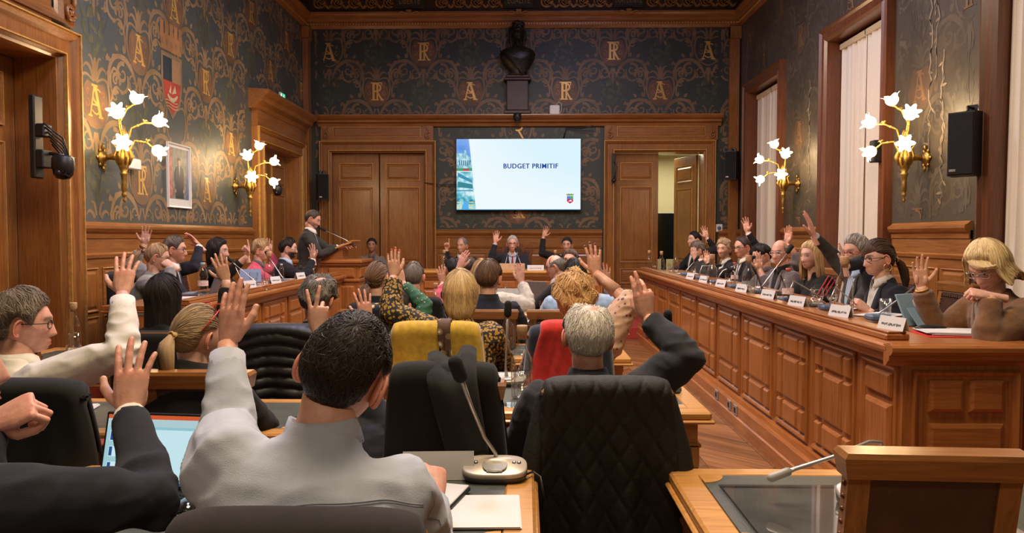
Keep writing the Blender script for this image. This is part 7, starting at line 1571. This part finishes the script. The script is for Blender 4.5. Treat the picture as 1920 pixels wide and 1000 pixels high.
# second row
b1 = WZ(950, 722, .75); big_mic('desk microphone with upright stem on the table before the charcoal coat', b1, [b1+Vector((.0, 0, .04)), W(948, 690, b1.y), W(950, 640, b1.y), W(952, 587, b1.y)], .019)
carafe('corked carafe half full of water beside the white-haired man', WZ(979, 748, .751), .13, 1.18); stem_glass('stem glass standing in front of the corked carafe', WZ(979, 748, .751)+Vector((.0, -.085, 0)), True, 1.0)
p = WZ(712, 755, .75); paper('dark notebook and sheets on the table beyond the man in pale blue', (p.x, p.y, .752), .2, .26, 10, 5, M('dark_folder', (.03, .03, .028), .5), 'notebook', cat='notebook'); paper('newspaper folded on the table beyond the man in pale blue', (p.x-.03, p.y-.06, .752), .26, .2, 4, 4)
p = WZ(955, 770, .752); t = MB().box(-.07, -.05, 0, .07, .05, .004, .001).obj('glass_sheet', m_tglass); t.location = (p.x, p.y+.1, .7515); tag(t, 'glass sheet reflecting the light beside the corked carafe', 'glass sheet')
# third row and further tables
carafe('corked carafe beside the leopard-print shoulder', WZ(951, 655, .751), .09, 1.0); stem_glass('glass beside the leopard-print shoulder', WZ(929, 645, .751), True); stem_glass('glass on the table left of the floral blouse', WZ(1008, 640, .751), True); stem_glass('upturned glass by the dark mic on the third table', WZ(1018, 590, .751), False)
b2 = WZ(975, 600, .75); big_mic('desk microphone facing away on the fourth table', Vector((-.05, 6.35, .75)), [Vector((-.05, 6.4, .79)), Vector((-.03, 6.38, .86)), W(963, 588, 6.2), W(955, 575, 6.1)], .022)
wing_mic('short microphone lying toward the floral blouse on the third table', WZ(1040, 622, .752), W(1010, 609, 4.9), .03)
wing_mic('microphone whose black head shows right of the slate-sleeved raised hand', Vector((.70, 3.62, .751)), W(1252, 596, 3.45), .05, foam=.02)
carafe('corked carafe between the dark suit and the leopard print', WZ(817, 585, .751), .08, 1.0); carafe('corked carafe beside the grey-haired man in the white shirt', Vector((WZ(152, 655, .75).x, 4.85, .751)), .12, 1.1)
for i, (x, y, w_, h_, n_, lb) in enumerate(((960, 618, .3, .2, 3, 'white sheets on the table beyond the microphone'), (985, 606, .25, .2, 1, 'pale green sheet near the table end'), (1010, 556, .5, .3, 3, 'spread sheets in front of the bald man in profile'), (925, 556, .3, .2, 2, 'sheets on the table ahead of the hoodie'), (975, 583, .28, .2, 2, 'sheets on the narrow table end'))):
    p = WZ(x, y, .752); paper(lb, (p.x, p.y, .752), w_, h_, i*7-9, n_)
laptop('grey laptop open before the bald man in profile', tuple(WZ(1018, 560, .76)), R(150), .32, 20, None, m_grey); laptop('thin laptop at the narrow table end', (WZ(972, 583, .75).x-.08, 7.5, .752), R(0), .28, 20, None, m_grey)
for i, (x, y) in enumerate(((1003, 553), (978, 555), (985, 550), (930, 556), (948, 551))): stem_glass('glass among papers on the %s' % ['sheet-covered table, nearest the laptop', 'sheet-covered table, left of the laptop', 'sheet-covered table, farthest back', 'table ahead of the hoodie', 'table under the chairman'][i], WZ(x, y, .752), True)
stem_glass('glass by the black padded jacket', WZ(478, 660, .752), True, 1.1); paper('white sheet by the black padded jacket', tuple(WZ(470, 668, .752)), .25, .18, 5, 2)
# dais
nm = [(962, 505, 'wide pale card on the dais in front of the chairman', .38, .12, M('beige_card', (.55, .36, .2), .6)), ]
p = WZ(957, 504, 1.02); t = MB().box(-.30, -.01, 0, .22, .01, .10, .004).obj('name_board', M('beige_card', (.55, .36, .2), .6)); t.location = (p.x, 10.80, 1.02); tag(t, 'wide beige board on the dais in front of the chairman', 'board')
for x, lb in ((1003, 'nameplate on the dais right of the chairman'), (1100, 'nameplate on the dais before the dark-haired woman'), (862, 'nameplate on the dais before the pointing man')):
    p = WZ(x, 503, 1.02); nameplate(lb, (p.x, 10.85, 1.02), 0, .24, .075)
for x0_, x1_, lb in ((947, 953, 'thin microphone left of the chairman'), (978, 967, 'thin microphone right of the chairman')):
    b_ = W(x0_, 497, 11.0); b_.z = 1.021; wing_mic(lb, b_, W(x1_, 470, 11.15), .06, foam=.014)
carafe('corked carafe on the dais beside the dark-haired woman', (W(1041, 500, 11.0).x, 11.0, 1.021), .1, 1.0); carafe('carafe on the dais left of the pointing man', (W(833, 500, 11.05).x, 11.05, 1.021), .1, 1.0)
# lectern microphone
mb0 = W(655, 461, 9.72); wing_mic('black-headed gooseneck microphone leaning to the standing man', mb0, W(604, 430, 9.7), .05)
# right wing
TZ = 1.021
for i, (x, y, lb, s) in enumerate(((1217, 507, 'corked carafe at the far end of the right wing', 1.0), (1240, 511, 'second corked carafe from the far end of the right wing', 1.0), (1267, 512, 'open glass carafe before the grey wavy-haired person', 1.0), (1335, 540, 'corked carafe in front of the curly blonde woman', 1.1), (1403, 556, 'corked carafe with a dark label in front of the bald man', 1.15), (1582, 592, 'tall corked carafe in front of the woman with hoop earrings', 1.25))):
    p = WZ(x, y, TZ); c = carafe(lb, p, .05, s, cork=(i != 2))
    if i == 4: MB().lathe([(.0525, .02), (.0525, .125)], 20).obj('label_band', m_grey, c)
for i, (x, y, lb) in enumerate(((1227, 509, 'glass between the two farthest carafes'), (1252, 512, 'glass beside the open carafe'), (1258, 516, 'glass in front of the open carafe'), (1300, 520, 'glass before the grey jacket'), (1366, 538, 'glass among nameplates before the curly blonde woman'), (1409, 560, 'stem glass of water in front of the bald man'), (1532, 584, 'stem glass beside the low microphone'), (1560, 582, 'small glass left of the tall corked carafe'), (1660, 592, 'tumbler of water beside the tablet'))):
    stem_glass(lb, WZ(x, y, TZ), True, 1.15 if i > 4 else 1.0, i == 8)
plastic_bottle('clear plastic water bottle before the man with black glasses', WZ(1377, 540, TZ)); plastic_bottle('clear plastic water bottle with pink cap beside the black laptop', WZ(1477, 578, TZ), .27)
stem_glass('small upturned glass dish near the low microphone', WZ(1525, 588, TZ), False, 1.1, False, flip=True)
heads = [((1286, 517), (1306, 486), .05, 'microphone farthest along the right wing'), ((1311, 524), (1346, 498), .12, 'microphone arching before the grey jacket'), ((1345, 532), (1411, 484), .10, 'microphone with black head in front of the raised white-cuffed hand'), ((1378, 541), (1370, 505), .12, 'thin microphone beside the plastic bottle'), ((1421, 551), (1483, 466), .04, 'tall microphone rising across the bald man'), ((1477, 566), (1550, 562), .12, 'low microphone beside the black laptop'), ((1555, 582), (1631, 593), .12, 'low microphone pointing at the woman with hoop earrings'), ((1646, 601), (1727, 530), .03, 'microphone rising in front of the raised palm')]
for (bx, by), (hx, hy), up, lb in heads:
    b_ = WZ(bx, by, 1.03); d_ = .16 if bx < 1600 else .12; h_ = W(hx, hy, b_.y+d_*0+.05)
    wing_mic(lb, b_, h_, up, foam=.018, rz=-PI/2)
for i, (x, y, lb) in enumerate(((1295, 521, 'nameplate farthest along the right wing'), (1320, 529, 'nameplate before the grey jacket'), (1352, 537, 'nameplate before the corked carafe with shoulder'), (1391, 549, 'nameplate before the black glasses man'), (1440, 562, 'nameplate before the black laptop'), (1494, 576, 'nameplate in front of the pink-capped bottle'), (1574, 590, 'nameplate in front of the tall corked carafe'), (1671, 603, 'nameplate nearest the camera on the right wing'))):
    nameplate(lb, (1.745, 1.745*1400/(x-985), 1.062), R(-90+14), .17, .062)
for i, (x, y, w_, h_, lb) in enumerate(((1275, 514, .2, .25, 'crumpled sheets near the far carafes'), (1330, 528, .2, .28, 'sheets in front of the curly blonde woman'), (1380, 540, .2, .28, 'sheets beside the plastic bottle'), (1450, 560, .2, .28, 'sheets beneath the black laptop edge'), (1560, 578, .22, .3, 'sheets beside the tall corked carafe'), (1620, 592, .2, .3, 'sheets under the pen of the navy blazer woman'))):
    p = WZ(x, y, TZ); paper(lb, (p.x+.1, p.y, 1.022), w_, h_, 80+i*9, 3)
def back_laptop(px, py, lb, rz, w=.34, ang=20, mat=m_black): p = WZ(px, py, TZ); return laptop(lb, (p.x+.14, p.y, 1.021), rz, w, ang, None, mat)
back_laptop(1478, 572, 'black laptop seen from behind, before the striped-jacket woman', R(72)); back_laptop(1428, 552, 'black laptop seen from behind, before the person with a raised hand', R(72), .3)
# tablet, case, folder
p = WZ(1728, 612, TZ); t = empty('tablet_computer', (p.x+.02, p.y+.03, TZ), R(28), label='tablet in a pale blue folding case standing before the light blonde woman', cat='tablet'); m_tab = M('pale_blue_case', (.22, .34, .46), .5, var=.05)
T = Matrix.Rotation(R(-24), 4, 'X'); tb = MB().box(-.13, -.005, 0, .13, .005, .185, .004).obj('case_back', m_tab, t, mw=T); MB().box(-.13, .0, -.003, .13, .16, .003, .002).obj('case_base', m_tab, t)
mb = MB(); mb.add([(-.13, .004, .10), (.13, .004, .10), (.13, -.07, .0), (-.13, -.07, 0)], [(0, 1, 2, 3)]); o = mb.obj('case_flap', m_tab, t); md = o.modifiers.new('t', 'SOLIDIFY'); md.thickness = .004
lg_ = MB(); pts = [(.022*math.cos(a)*(1-.12*math.cos(2*a)), .024*math.sin(a)) for a in [2*PI*k/20 for k in range(20)]]; lg_.add([(x, -.0075, .125+z) for x, z in pts], [tuple(range(20))]); lg_.add([(x, -.0075, z) for x, z in ((.0, .151), (.008, .152), (.012, .162), (.004, .160))], [(0, 1, 2, 3)]); lg_.obj('fruit_emblem', m_white, tb)
p = WZ(1745, 622, TZ); t = empty('glasses_case', (p.x, p.y, TZ), R(5), label='black spectacle case beside the red folder on the desk corner', cat='case'); MB().ball((0, 0, .018), 1, 16, sc=(.085, .032, .018)).obj('shell', m_black, t); MB().tube([(-.08, -.03, .018), (.08, -.03, .018)], .002, 6).obj('seam', m_grey, t)
p = WZ(1790, 628, TZ); f_o = paper('red folder under white papers at the near corner of the right wing desk', (p.x, p.y+.0, 1.021), .34, .24, -4, 2, M('red_folder', (.60, .04, .03), .5), 'folder', cat='folder'); paper('white papers lying open on the red folder', (p.x+.01, p.y+.015, 1.027), .28, .20, -8, 6)
# left wing
plastic_bottle('clear plastic water bottle with pale cap near the end of the left wing', WZ(381, 560, TZ), .28, (.3, .45, .6)); plastic_bottle('small clear plastic bottle with white cap before the bearded man', WZ(528, 531, TZ), .2, (.7, .7, .7), False)
for i, (x, y, lb) in enumerate(((505, 535, 'corked carafe in front of the pink jacket'), (620, 512, 'corked carafe at the foot of the speaker desk'))): carafe(lb, WZ(x, y, TZ), .07, 1.15)
for i, (x, y, lb) in enumerate(((476, 540, 'glass left of the pink jacket'), (499, 545, 'glass in front of the pink jacket carafe'), (562, 522, 'glass by the bearded man'), (590, 516, 'glass near the speaker desk'), (410, 548, 'glass beside the pale-capped bottle'))): stem_glass(lb, WZ(x, y, TZ), True, 1.1)
for (bx, by), (hx, hy), up, lb in (((482, 540), (428, 486), .05, 'white-stemmed microphone leaning toward the black-haired woman'), ((532, 530), (501, 477), .04, 'microphone leaning toward the pink jacket'), ((590, 520), (560, 504), .10, 'microphone arching before the bearded man'), ((455, 538), (438, 494), .04, 'microphone beside the black-haired woman')):
    b_ = WZ(bx, by, 1.03); wing_mic(lb, b_, W(hx, hy, b_.y+.02), up, foam=.016, rz=PI/2)
for i, (x, y, lb) in enumerate(((463, 545, 'nameplate nearest on the left wing'), (512, 533, 'nameplate before the pink jacket'), (560, 524, 'nameplate before the bearded man'), (640, 508, 'nameplate by the speaker desk'))):
    nameplate(lb, (-2.40, 2.40*1400/(985-x), 1.062), R(90-14), .17, .062)
p = WZ(395, 552, TZ); laptop('blue-grey laptop seen from behind beside the plastic bottle', (p.x-.1, p.y, 1.021), R(-80), .3, 20, None, m_bluebase); paper('white sheets at the near end of the left wing', tuple(WZ(372, 560, 1.022)), .25, .3, 20, 3); back = WZ(580, 522, TZ)
laptop('dark laptop seen from behind near the speaker desk', (back.x-.15, back.y+.3, 1.021), R(-80), .3, 20, None, m_black); paper('sheets in front of the bearded man', (back.x-.1, back.y-.3, 1.022), .2, .28, 95, 3)
t = empty('tablet_computer', tuple(WZ(470, 530, TZ)), R(20), label='dark tablet tilted on the left wing before the black-haired woman', cat='tablet'); MB().box(-.11, -.004, 0, .11, .004, .16, .003).obj('case_back', m_bluebase, t, mw=Matrix.Rotation(R(-30), 4, 'X'))
finish_people()
bpy.context.view_layer.update(); dg = bpy.context.evaluated_depsgraph_get()
for o in [o for o in SC.objects if o.type == 'FONT']:          # lettering becomes plain meshes
    me = bpy.data.meshes.new_from_object(o.evaluated_get(dg)); n_ = o.name; q = bpy.data.objects.new('lettering', me); COL.objects.link(q); q.parent = o.parent; q.matrix_basis = o.matrix_basis.copy(); bpy.data.objects.remove(o)
